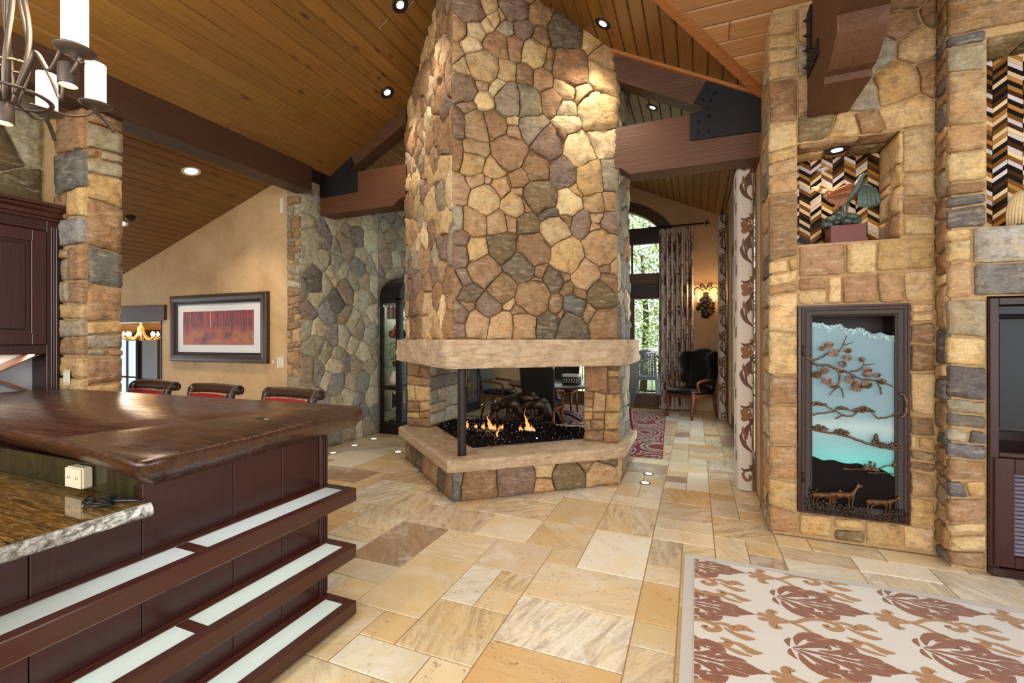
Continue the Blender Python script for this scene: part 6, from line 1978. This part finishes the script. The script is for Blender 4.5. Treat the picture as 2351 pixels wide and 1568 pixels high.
def make_dchair():
    t = thing('dining_chair', '', 'chair', (0, 0, 0), 0, 'black leather chairs around the round table')
    L = dict(local=True)
    for sx in (-1, 1):
        mb = MB(); mb.tube([(sx*.22, -.22, .44), (sx*.235, -.24, .2), (sx*.23, -.24, 0)], [.032, .025, .018], 8); obj('leg', mb, 'wood_mid', t, smooth=True, **L)
        mb = MB(); mb.tube([(sx*.22, .22, .46), (sx*.225, .25, .2), (sx*.23, .30, 0)], [.03, .025, .018], 8); obj('leg', mb, 'wood_mid', t, smooth=True, **L)
        mb = MB(); mb.tube(spline([(sx*.26, .22, .72), (sx*.285, .0, .70), (sx*.28, -.14, .67), (sx*.26, -.17, .58), (sx*.25, -.15, .46)], 4), .022, 8); obj('arm', mb, 'wood_mid', t, smooth=True, **L)
    mb = MB(); mb.box((-.26, -.26, .42), (.26, .25, .47), .01); obj('seat_rail', mb, 'wood_mid', t, **L)
    mb = MB(); mb.box((-.26, -.27, .465), (.26, .24, .54), .035); autosmooth(obj('seat', mb, 'leather_black', t, **L), 60)
    mb = MB()
    mb.prism([(-.25, .22, .44), (.25, .22, .44), (.275, .31, 1.05), (.23, .33, 1.14), (0, .335, 1.18), (-.23, .33, 1.14), (-.275, .31, 1.05)], (0, .06, 0))
    o = fixn(obj('backrest', mb, 'leather_black', t, **L)); md = o.modifiers.new('bev', 'BEVEL'); md.width = .02; md.segments = 2
    return t
dc = make_dchair()
TX, TY = -2.35, 7.85
for i, (x, y, rz, lab) in enumerate(((-2.2, 6.78, 180, 'black leather dining chair with its back to the fireplace opening'), (-3.45, 7.95, 90, 'black leather dining chair at the left of the round table'),
                                     (-1.25, 7.2, -125, 'black leather dining chair behind the right fireplace pier'), (-2.5, 8.95, 0, 'black leather dining chair on the far side of the round table'))):
    o = dc if i == 0 else copy_tree(dc)
    o.location = (x, y, .0125); o.rotation_euler = (0, 0, math.radians(rz)); o['label'] = lab
tb = thing('round_table', 'dark round table in the room behind the fireplace', 'table', (TX, TY, 0))
mb = MB(); mb.lathe([(.70, .685), (.80, .69), (.83, .705), (.83, .725), (.80, .735), (.001, .737)], (TX, TY, 0), 48); autosmooth(obj('tabletop', mb, 'maho_x', tb, color=srgb(52, 26, 20)), 40)
mb = MB(); mb.lathe([(.30, .0), (.34, .03), (.30, .07), (.14, .14), (.09, .24), (.15, .34), (.17, .44), (.10, .54), (.12, .62), (.26, .685)], (TX, TY, .008), 24); obj('pedestal', mb, 'wood_dark', tb, smooth=True)
for k in range(4):
    a = k*PI/2+.5
    mb = MB(); mb.tube(spline([(TX+.1*math.cos(a), TY+.1*math.sin(a), .2), (TX+.3*math.cos(a), TY+.3*math.sin(a), .16), (TX+.5*math.cos(a), TY+.5*math.sin(a), .04)], 4), [.04]*8+[.03], 8); obj('foot', mb, 'wood_dark', tb, smooth=True)
gx_ = thing('game_box', 'white and brown patterned box on the round table', 'box', (-2.0, 7.75, .737))
mb = MB(); mb.box((-2.14, 7.62, .737), (-1.86, 7.86, .86), .004); obj('body', mb, 'wood_dark', gx_)
mb = MB(); mb.box((-2.145, 7.615, .86), (-1.855, 7.865, .90), .004); obj('lid', mb, 'mat_white', gx_)
mb = MB()
for k in range(6): mb.tube([(-2.12+.045*k, 7.617, .76), (-2.10+.045*k, 7.617, .80), (-2.115+.045*k, 7.617, .84)], .006, 5)
obj('inlay', mb, 'mat_white', gx_)

rr = thing('red_rug', 'red and teal medallion rug on the floor behind the fireplace', 'rug', (-2.3, 8, 0))
rg_ = NT('red_rug')
cc_ = rg_.co((1, 1, 1), rnd=False)
vd = rg_.voro(rg_.co((1.5, 1.15, 0), rnd=False), 1.0)
wv = rg_.math('SINE', rg_.math('MULTIPLY', vd, 34))
nz_ = rg_.noise(cc_, 22, 4)
cr = rg_.ramp(rg_.math('ADD', rg_.math('MULTIPLY', wv, .28), rg_.math('MULTIPLY', nz_, .9)), [(.22, srgb(120, 34, 40)), (.36, srgb(160, 60, 62)), (.46, srgb(206, 192, 170)), (.60, srgb(142, 158, 146)), (.74, srgb(96, 40, 40))])
M['red_rug'] = rg_.pbr(cr, .9)
mb = MB(); mb.prism([(-.40, 6.03, .001), (-.585, 9.97, .001), (-3.9, 9.82, .001), (-3.75, 5.90, .001)], (0, 0, .007)); fixn(obj('pile', mb, 'red_rug', rr))
mb = MB(); q_ = [(-.385, 6.015, .0005), (-.57, 9.985, .0005), (-3.915, 9.835, .0005), (-3.765, 5.885, .0005)]; mb.prism(q_, (0, 0, .006)); fixn(obj('binding', mb, 'leather_red', rr))

# bison on the back rim of the hearth
bs = thing('bison_sculpture', 'dark bronze group of three bison standing on the back rim of the hearth', 'sculpture', (-2.12, 5.60, .40))
mb = MB()
vs = []; N = 28
for ring, (z, k) in enumerate(((.402, 1.0), (.425, 1.02), (.438, .96))):
    for i in range(N):
        a = 2*PI*i/N; j = 1+.07*mnoise.noise(Vector((math.cos(a)*2, math.sin(a)*2, ring*.4)))
        vs.append((-2.10+.43*k*j*math.cos(a), 5.60+.115*k*j*math.sin(a), z))
fs = [(r_*N+i, r_*N+(i+1) % N, (r_+1)*N+(i+1) % N, (r_+1)*N+i) for r_ in range(2) for i in range(N)]+[tuple(range(2*N, 3*N))]
mb.add(vs, fs); obj('base', mb, 'bronze_dark', bs)
SHAG = bpy.data.textures.new('shag', 'CLOUDS'); SHAG.noise_scale = .022; SHAG.noise_depth = 3
def bison(x, y, z, s, mir=1):
    p = lambda dx, dz, rx, ry=None, dy=0: (x+dx*s*mir, y+dy*s, z+dz*s, rx*s, (ry or rx)*s)
    V = [p(-.20, .165, .056, .055), p(-.13, .180, .068, .066), p(-.05, .220, .095, .075), p(.035, .270, .135, .085), p(.105, .245, .115, .075), p(.155, .185, .092, .068), p(.195, .120, .076, .058), p(.214, .060, .042)]
    E = [(i, i+1) for i in range(7)]
    for bi, dx, dy in ((0, -.20, -.04), (0, -.165, .04), (3, .055, -.045), (3, .085, .045)):
        i = len(V)
        if bi == 0: V += [p(dx+.01, .14, .036, dy=dy), p(dx-.022, .085, .018, dy=dy), p(dx-.008, .015, .016, dy=dy), p(dx+.012, .0, .015, dy=dy)]
        else: V += [p(dx, .13, .034, dy=dy), p(dx+.004, .075, .02, dy=dy), p(dx, .015, .016, dy=dy), p(dx+.014, .0, .014, dy=dy)]
        E += [(bi, i), (i, i+1), (i+1, i+2), (i+2, i+3)]
    i = len(V); V += [p(-.245, .20, .012), p(-.255, .13, .008)]; E += [(0, i), (i, i+1)]
    for dy in (-.045, .045):
        i = len(V); V += [p(.165, .235, .015, dy=dy*1.2), p(.180, .275, .008, dy=dy*1.5)]; E += [(5, i), (i, i+1)]
    i = len(V); V += [p(.175, .06, .026), p(.178, .03, .010)]; E += [(6, i), (i, i+1)]
    o = skin('bison', V, E, 'bronze_dark', bs, 2)
    d_ = o.modifiers.new('shag', 'DISPLACE'); d_.texture = SHAG; d_.strength = .02*s; d_.texture_coords = 'LOCAL'
    return o
bison(-2.30, 5.57, .437, 1.0); bison(-1.955, 5.60, .437, 1.02); bison(-2.12, 5.665, .515, .98)
for k in range(5):
    pass
mb = MB()
for k in range(14): mb.ball((-2.25+.26*rs.random(), 5.66+.02*rs.uniform(-1, 1), .45+.06*rs.random()), rs.uniform(.03, .05), 7, (1, .7, .8), .5)
obj('rock_outcrop', mb, 'bronze_dark', bs, smooth=True)

# ================================================================== CURIO CABINET ON THE LEFT STONE WALL
cu = thing('display_cabinet', 'black arched glass display cabinet against the left stone wall', 'cabinet', (-4.55, 7.4, 0))
CX0, CX1, CY0, CY1 = -4.712, -4.335, 5.99, 8.92
def cbox(n, a, b_, mat='black_paint', par=cu, bev=.004):
    mb = MB(); mb.box(a, b_, bev); return obj(n, mb, mat, par)
cbox('base', (CX0, CY0, 0), (CX1, CY1, .17)); cbox('post', (CX0, CY0, .17), (CX0+.055, CY0+.05, 2.08)); cbox('post', (CX1-.075, CY0, .17), (CX1, CY0+.06, 2.08)); cbox('post', (CX1-.075, CY1-.06, .17), (CX1, CY1, 2.08)); cbox('post', (CX0, CY1-.05, .17), (CX0+.055, CY1, 2.08))
cbox('rail', (CX0+.055, CY0, .70), (CX1-.075, CY0+.05, .755)); cbox('rail', (CX0, CY0, 2.08), (CX1, CY0+.06, 2.16)); cbox('rail', (CX0, CY1-.06, 2.08), (CX1, CY1, 2.16))
mb = MB(); n = 20; yc = (CY0+CY1)/2; hw = (CY1-CY0)/2
pts = [(CX1-.07, CY0, 2.13)]+[(CX1-.07, yc-hw*math.cos(PI*k/n), 2.16+.50*math.sin(PI*k/n)**.8) for k in range(n+1)]+[(CX1-.07, CY1, 2.13)]
mb.prism(pts, (.07, 0, 0)); fixn(obj('arched_header', mb, 'black_paint', cu))
mb = MB()
for k in range(n):
    a_, b_ = PI*k/n, PI*(k+1)/n
    z0, z1 = 2.16+.5*math.sin(a_)**.8, 2.16+.5*math.sin(b_)**.8
    mb.add([(CX0, yc-hw*math.cos(a_), z0), (CX1-.07, yc-hw*math.cos(a_), z0), (CX1-.07, yc-hw*math.cos(b_), z1), (CX0, yc-hw*math.cos(b_), z1)], [(0, 1, 2, 3)])
o = obj('arched_top', mb, 'black_paint', cu); md = o.modifiers.new('solid', 'SOLIDIFY'); md.thickness = .02
cbox('end_pane', (CX0+.055, CY0+.022, .17), (CX1-.075, CY0+.027, 2.08), 'glass', bev=0)
for z in (.36, 1.055, 1.51, 1.83): cbox('glass_shelf', (CX0+.01, CY0+.055, z-.006), (CX1-.08, CY1-.06, z+.004), 'glass_green', bev=0)
M['lattice'] = simple('lattice_paint', (70, 84, 100), .35, .2, .05, .05)
nd = 4
for k in range(nd):
    a_ = CY0+.06+(CY1-CY0-.12)*k/nd; b_ = CY0+.06+(CY1-CY0-.12)*(k+1)/nd
    d_ = cbox('door', (CX1-.035, a_+.004, .175), (CX1-.005, a_+.055, 2.07), 'lattice')
    cbox('stile', (CX1-.035, b_-.055, .175), (CX1-.005, b_-.004, 2.07), 'lattice', d_); cbox('rail', (CX1-.035, a_+.055, .175), (CX1-.005, b_-.055, .26), 'lattice', d_); cbox('rail', (CX1-.035, a_+.055, 2.0), (CX1-.005, b_-.055, 2.07), 'lattice', d_)
    for j in range(1, 4):
        y = a_+(b_-a_)*j/4; cbox('glazing_bar', (CX1-.028, y-.007, .26), (CX1-.012, y+.007, 2.0), 'lattice', d_, .002)
    for z in (.46, .95, 1.40, 1.82): cbox('glazing_bar', (CX1-.027, a_+.055, z-.007), (CX1-.013, b_-.055, z+.007), 'lattice', d_, .002)
    for j in range(4):
        y = a_+(b_-a_)*(j+.5)/4
        for zz_ in (.36, 1.91):
            mb = MB(); mb.tube([(CX1-.02, y-.05, zz_), (CX1-.02, y, zz_+.08), (CX1-.02, y+.05, zz_), (CX1-.02, y, zz_-.08), (CX1-.02, y-.05, zz_)], .006, 5); obj('diamond', mb, 'lattice', d_)
    cbox('door_glass', (CX1-.021, a_+.055, .26), (CX1-.018, b_-.055, 2.0), 'glass', d_, 0)
lamp('cabinet_fill', 'AREA', (-4.53, 6.9, 2.07), 14, (.84, .94, 1), (0, 0, 0), shape='RECTANGLE', size=.2, size_y=1.6)  # added cool lamp to brighten the cabinet, in place of window light
# what stands in it
for i, (h, c) in enumerate(((.20, (122, 96, 70)), (.21, (92, 80, 74)), (.19, (150, 128, 100)), (.205, (84, 92, 96)), (.195, (120, 70, 50)))):
    o = thing('book', ('tan spine book, first from the stone wall in the display cabinet', 'dark brown spine book, second from the stone wall in the display cabinet', 'light tan spine book in the middle of the display cabinet row', 'grey blue spine book, fourth from the stone wall in the display cabinet', 'rust brown spine book at the end of the display cabinet row')[i], 'book', (-4.62+.034*i, 6.12, 1.835), 0, 'books in the display cabinet')
    mb = MB(); mb.box((-4.635+.034*i, 6.06, 1.8345), (-4.604+.034*i, 6.2, 1.8345+h), .002); obj('cover', mb, 'book', o)
    m_ = simple('spine_%d' % i, c, .7, 0, .1, .1); o.children[0].data.materials[0] = m_
    mb = MB(); mb.box((-4.632+.034*i, 6.063, 1.838), (-4.607+.034*i, 6.203, 1.8345+h-.004)); obj('pages', mb, 'mat_white', o)
o = thing('glass_bird', 'orange red glass ornament on the second shelf of the display cabinet', 'ornament', (-4.46, 6.05, 1.514))
skin('body', [(-4.52, 6.05, 1.535, .02), (-4.51, 6.05, 1.58, .03), (-4.48, 6.05, 1.64, .03), (-4.45, 6.05, 1.70, .03), (-4.43, 6.05, 1.74, .02)], [(0, 1), (1, 2), (2, 3), (3, 4)], 'red_gloss', o)
for i, x in enumerate((-4.60, -4.45)):
    o = thing('wicker_ball', ('brown woven ball near the stone wall in the display cabinet', 'brown woven ball beside the orange ornament')[i], 'ball', (x, 6.19+.1*i, 1.516), 0, 'woven balls in the display cabinet')
    mb = MB()
    for k in range(16):
        n_ = Vector((rs.uniform(-1, 1), rs.uniform(-1, 1), rs.uniform(-1, 1))).normalized(); u_ = n_.orthogonal().normalized(); v_ = n_.cross(u_)
        c0 = Vector((x, 6.19+.1*i, 1.516+.078))
        mb.tube([c0+(u_*math.cos(q)+v_*math.sin(q))*.07 for q in [2*PI*j/14 for j in range(15)]], .006, 4)
    obj('weave', mb, 'bark', o); mb = MB(); mb.ball((x, 6.19+.1*i, 1.594), .066, 10); obj('core', mb, 'wood_dark', o, smooth=True)
pp_ = thing('potted_plant', 'leafy green plant in a small pot inside the display cabinet', 'plant', (-4.53, 6.2, 1.06))
mb = MB(); mb.lathe([(.05, 1.059), (.07, 1.07), (.08, 1.14), (.085, 1.15), (.07, 1.15), (.06, 1.13)], (-4.53, 6.2, 0), 16); obj('pot', mb, 'wood_dark', pp_, smooth=True)
mb = MB()
for k in range(300):
    a_ = rs.uniform(0, 2*PI); rr_ = .14*math.sqrt(rs.random()); z = 1.16+.30*rs.random()
    p = Vector((-4.53+rr_*math.cos(a_), 6.2+rr_*math.sin(a_)*.8, z)); e = Vector((rs.uniform(-1, 1), rs.uniform(-1, 1), rs.uniform(-.5, .8))).normalized(); g = e.orthogonal().normalized(); s = rs.uniform(.012, .022)
    mb.add([p-e*s, p+g*s*.6, p+e*s, p-g*s*.6], [(0, 1, 2, 3)])
obj('leaves', mb, 'leaf_dark', pp_, kind='stuff')
vz = thing('vase', 'pale painted vase on the lower shelf of the display cabinet', 'vase', (-4.58, 6.18, .76))
cbox('stand', (CX0+.06, CY0+.06, .745), (CX1-.09, CY0+.4, .757), 'black_paint', cu)
mb = MB(); mb.lathe([(.04, .758), (.07, .80), (.075, .86), (.05, .92), (.03, .96), (.045, .985), (.035, .985)], (-4.58, 6.18, 0), 18); obj('body', mb, 'cream_plastic', vz, smooth=True)
ck = thing('mantel_clock', 'tan and black box clock on the lowest shelf of the display cabinet', 'clock', (-4.5, 6.2, .364))
mb = MB(); mb.box((-4.57, 6.12, .364), (-4.43, 6.28, .66), .006); obj('case', mb, 'cream', ck)
mb = MB(); mb.prism([(-4.57, 6.115, .38), (-4.47, 6.115, .44), (-4.47, 6.115, .58), (-4.57, 6.115, .65)], (0, .004, 0)); fixn(obj('face', mb, 'black_paint', ck))
for i in range(3):
    o = thing('tray', ('dark glossy tray at the near end of the display cabinet bottom', 'dark glossy tray in the middle of the display cabinet bottom', 'dark glossy tray at the far end of the display cabinet bottom')[i], 'tray', (-4.53, 6.25+.35*i, .171), 0, 'dark trays in the display cabinet')
    mb = MB(); mb.box((-4.65, 6.12+.35*i, .1705), (-4.42, 6.40+.35*i, .19), .006); obj('plate', mb, 'rubber', o)
    mb = MB(); mb.tube([(-4.535+.07*math.cos(q), 6.26+.35*i+.09*math.sin(q), .193) for q in [2*PI*j/16 for j in range(17)]], .005, 5); obj('rim', mb, 'mat_white', o)

# ================================================================== ROOM BEYOND THE DOORWAY LEFT OF THE PICTURE
sb = MB(); sb.box((-14.2, 6.6, -1), (-7.3, 6.75, 2.9)); sb.box((-14.3, 4.2, -1), (-14.2, 6.75, 2.9)); sb.box((-7.4, 4.62, -1), (-7.3, 6.6, 2.9)); sb.box((-14.3, 4.62, 2.8), (-7.3, 6.75, 2.9)); sb.box((-14.2, 4.45, -1), (-9.4, 4.6, 2.9))
struct('wall_side_room', sb, 'plaster_far', 'tan walls of the room beyond the doorway')
wn_ = thing('window_3', 'bright dark framed window beyond the doorway', 'window', (-12.4, 6.58, .3), kind='structure')
mb = MB()
for a, b_ in (((-12.95, 6.55, -.4), (-12.87, 6.6, 1.65)), ((-12.03, 6.55, -.4), (-11.95, 6.6, 1.65)), ((-12.95, 6.55, 1.57), (-11.95, 6.6, 1.66)), ((-12.5, 6.56, -.4), (-12.45, 6.6, 1.6)), ((-12.9, 6.56, .6), (-12.0, 6.6, .64))): mb.box(a, b_)
obj('window_frame', mb, 'blue_door', wn_)
M['sky_pane'] = emit('daylit_pane', (196, 222, 255), 1.6)
mb = MB(); mb.box((-12.88, 6.585, -.4), (-12.02, 6.592, 1.58)); obj('pane', mb, 'sky_pane', wn_)
dv = thing('door_1', 'dark blue panelled door beyond the doorway', 'door', (-11.5, 6.55, -.9), kind='structure')
mb = MB(); mb.box((-11.86, 6.50, -.9), (-11.12, 6.56, 1.62), .01); obj('slab', mb, 'blue_door', dv)
for z0, z1 in ((.62, 1.5), (-.2, .5)):
    mb = MB(); mb.box((-11.76, 6.488, z0), (-11.22, 6.502, z1), .01); obj('panel', mb, simple('door_panel_reflection', (130, 160, 190), .3, 0, .1, .03), dv)  # pale panel colour paints in a bright bluish reflection
mb = MB(); mb.box((-11.14, 6.46, -.9), (-11.05, 6.58, 1.70)); mb.box((-11.95, 6.46, -.9), (-11.86, 6.58, 1.70)); mb.box((-11.95, 6.46, 1.62), (-11.05, 6.58, 1.72)); obj('door_frame', mb, 'black_paint', dv)
an = thing('antler_chandelier', 'lit antler chandelier in the room beyond the doorway', 'chandelier', (-10.2, 5.55, 1.5))
ax_, ay_ = -10.0, 5.50
mb = MB(); mb.tube([(ax_, ay_, 1.55), (ax_, ay_, 1.72), (ax_, ay_, 2.8)], [.035, .02, .012], 8); obj('stem', mb, 'antler', an, smooth=True)
for k in range(8):
    a_ = k*PI/4+.2; e = Vector((math.cos(a_), math.sin(a_), 0))
    P_ = lambda r, z: tuple(Vector((ax_, ay_, 0))+e*r+Vector((0, 0, z)))
    mb = MB(); mb.tube(spline([P_(.03, 1.76), P_(.06, 1.60), P_(.16, 1.50), P_(.28, 1.53), P_(.36, 1.62)], 5), [.020]*15+[.016, .012, .010, .008, .006, .004], 7)
    mb.tube(spline([P_(.20, 1.51), P_(.25, 1.58), P_(.24, 1.66)], 4), [.012, .011, .010, .009, .008, .007, .006, .004, .003], 6)
    ar_ = obj('antler', mb, 'antler', an, smooth=True)
    mb = MB(); mb.lathe([(.012, 1.565), (.026, 1.60), (.022, 1.63), (.004, 1.66)], P_(.26, 0), 10); obj('bulb', mb, 'bulb_warm', ar_, smooth=True)
lamp('antler_glow', 'POINT', (ax_, ay_-.1, 1.85), 28, (1, .72, .42), shadow_soft_size=.2)
lamp('side_room_daylight', 'AREA', (-12.4, 6.45, 1.0), 25, (.8, .9, 1), (math.radians(-90), 0, 0), shape='RECTANGLE', size=.9, size_y=1.6)

# ================================================================== RECESSED LIGHTS
def downlight(label, x, y, z, slope, watts, r=.062, on='lamp_white', col=(1, .86, .68), size=1.9, tilt=(0, 0), lk=.62, ring='iron'):
    t = thing('recessed_light', label, 'ceiling light', (x, y, z))
    t.rotation_euler = (0, slope, 0)
    mb = MB(); mb.lathe([(r*1.32, .0), (r*1.34, -.004), (r*1.22, -.008), (r*1.0, -.004), (r*lk*1.02, -.001)], (0, 0, 0), 24); obj('trim', mb, ring, t, smooth=True, local=True)
    mb = MB(); mb.lathe([(.001, .0), (r*lk, .0), (r*lk, .003), (.001, .003)], (0, 0, -.002), 20); obj('lens', mb, on, t, local=True)
    if watts:
        lamp('downlight', 'SPOT', (x, y, z-.03), watts, col, (tilt[0], tilt[1], 0), spot_size=size, spot_blend=.75, shadow_soft_size=.05)
sl = -math.atan(.597); spp = math.atan(.5356); sb_ = -math.atan(.312); sf = math.atan(.46)
downlight('small recessed light in the pine ceiling at the top edge, left of the chimney', -2.686, 3.725, zL(-2.686, 0), sl, 70)
downlight('small recessed light in the pine ceiling near the left truss', -3.344, 4.385, zL(-3.344, 0), sl, 55)
downlight('small recessed light with dark rim right of the chimney', -.816, 4.319, zP(-.816, 0), spp, 85)
downlight('lit recessed light in the low ceiling above the framed picture', -5.528, 3.564, zB(-5.528, 0), sb_, 90, .075, lk=.85, ring='white_plastic')
downlight('lit recessed light in the low ceiling beside the stone pillar', -7.022, 3.605, zB(-7.022, 0), sb_, 70, .075, lk=.85, ring='white_plastic')
downlight('recessed light in the far room ceiling, seen through the truss', -.524, 6.216, zF(-.524, 0), sf, 40)
downlight('recessed light in the stone roof of the bird niche', 1.011, 4.19, 2.962, 0, 9, .062, size=2.2)
o = thing('smoke_detector', 'small dark round detector in the low plank ceiling', 'detector', (-6.816, 3.624, zB(-6.816, 0))); o.rotation_euler = (0, sb_, 0)
mb = MB(); mb.lathe([(.055, .0), (.055, -.02), (.045, -.03), (.001, -.032)], (0, 0, 0), 20); obj('housing', mb, 'black_paint', o, smooth=True, local=True)
mb = MB(); mb.lathe([(.02, -.032), (.02, -.036), (.001, -.036)], (0, 0, 0), 12); obj('sensor_cap', mb, 'iron', o, local=True)
# off-camera spots added without fixtures to brighten the room
for x, y, z, w in ((-3.6, 2.3, 4.1, 60), (-2.6, 1.4, 4.7, 60), (.6, 2.2, 4.7, 80), (1.9, 2.6, 4.6, 60)):
    lamp('downlight', 'SPOT', (x, y, z), w, (1, .88, .72), (0, 0, 0), spot_size=2.0, spot_blend=.8, shadow_soft_size=.06)

# floor uplights
FLAB = ('floor uplight nearest the bar, along the left stone wall', 'middle floor uplight along the left stone wall', 'floor uplight by the foot of the display cabinet', 'floor uplight beside the left hearth corner',
        'floor uplight right of the hearth, farther one', 'floor uplight right of the hearth, nearer one', 'floor uplight under the far left stone wall, seen through the fire', 'farthest floor uplight under the left stone wall')
for (x, y), lab in zip(((-4.451, 4.698), (-4.482, 5.14), (-4.508, 5.587), (-3.682, 5.059), (-.488, 5.286), (-.49, 4.935), (-4.55, 9.5), (-4.55, 10.1)), FLAB):
    t = thing('floor_uplight', lab, 'floor light', (x, y, 0))
    mb = MB(); mb.lathe([(.058, 0.0006), (.056, .004), (.042, .005), (.040, .001)], (x, y, 0), 22); obj('ring', mb, 'bronze', t, smooth=True)
    mb = MB(); mb.lathe([(.001, .0012), (.041, .0012), (.041, .0034), (.001, .0038)], (x, y, 0), 18); obj('lens', mb, 'floor_lit', t)
for x, y in ((-4.48, 5.1), (-4.45, 4.7)):
    lamp('uplight', 'SPOT', (x, y, .02), 6, (1, .9, .74), (PI, 0, 0), spot_size=1.4, spot_blend=.8, shadow_soft_size=.03)
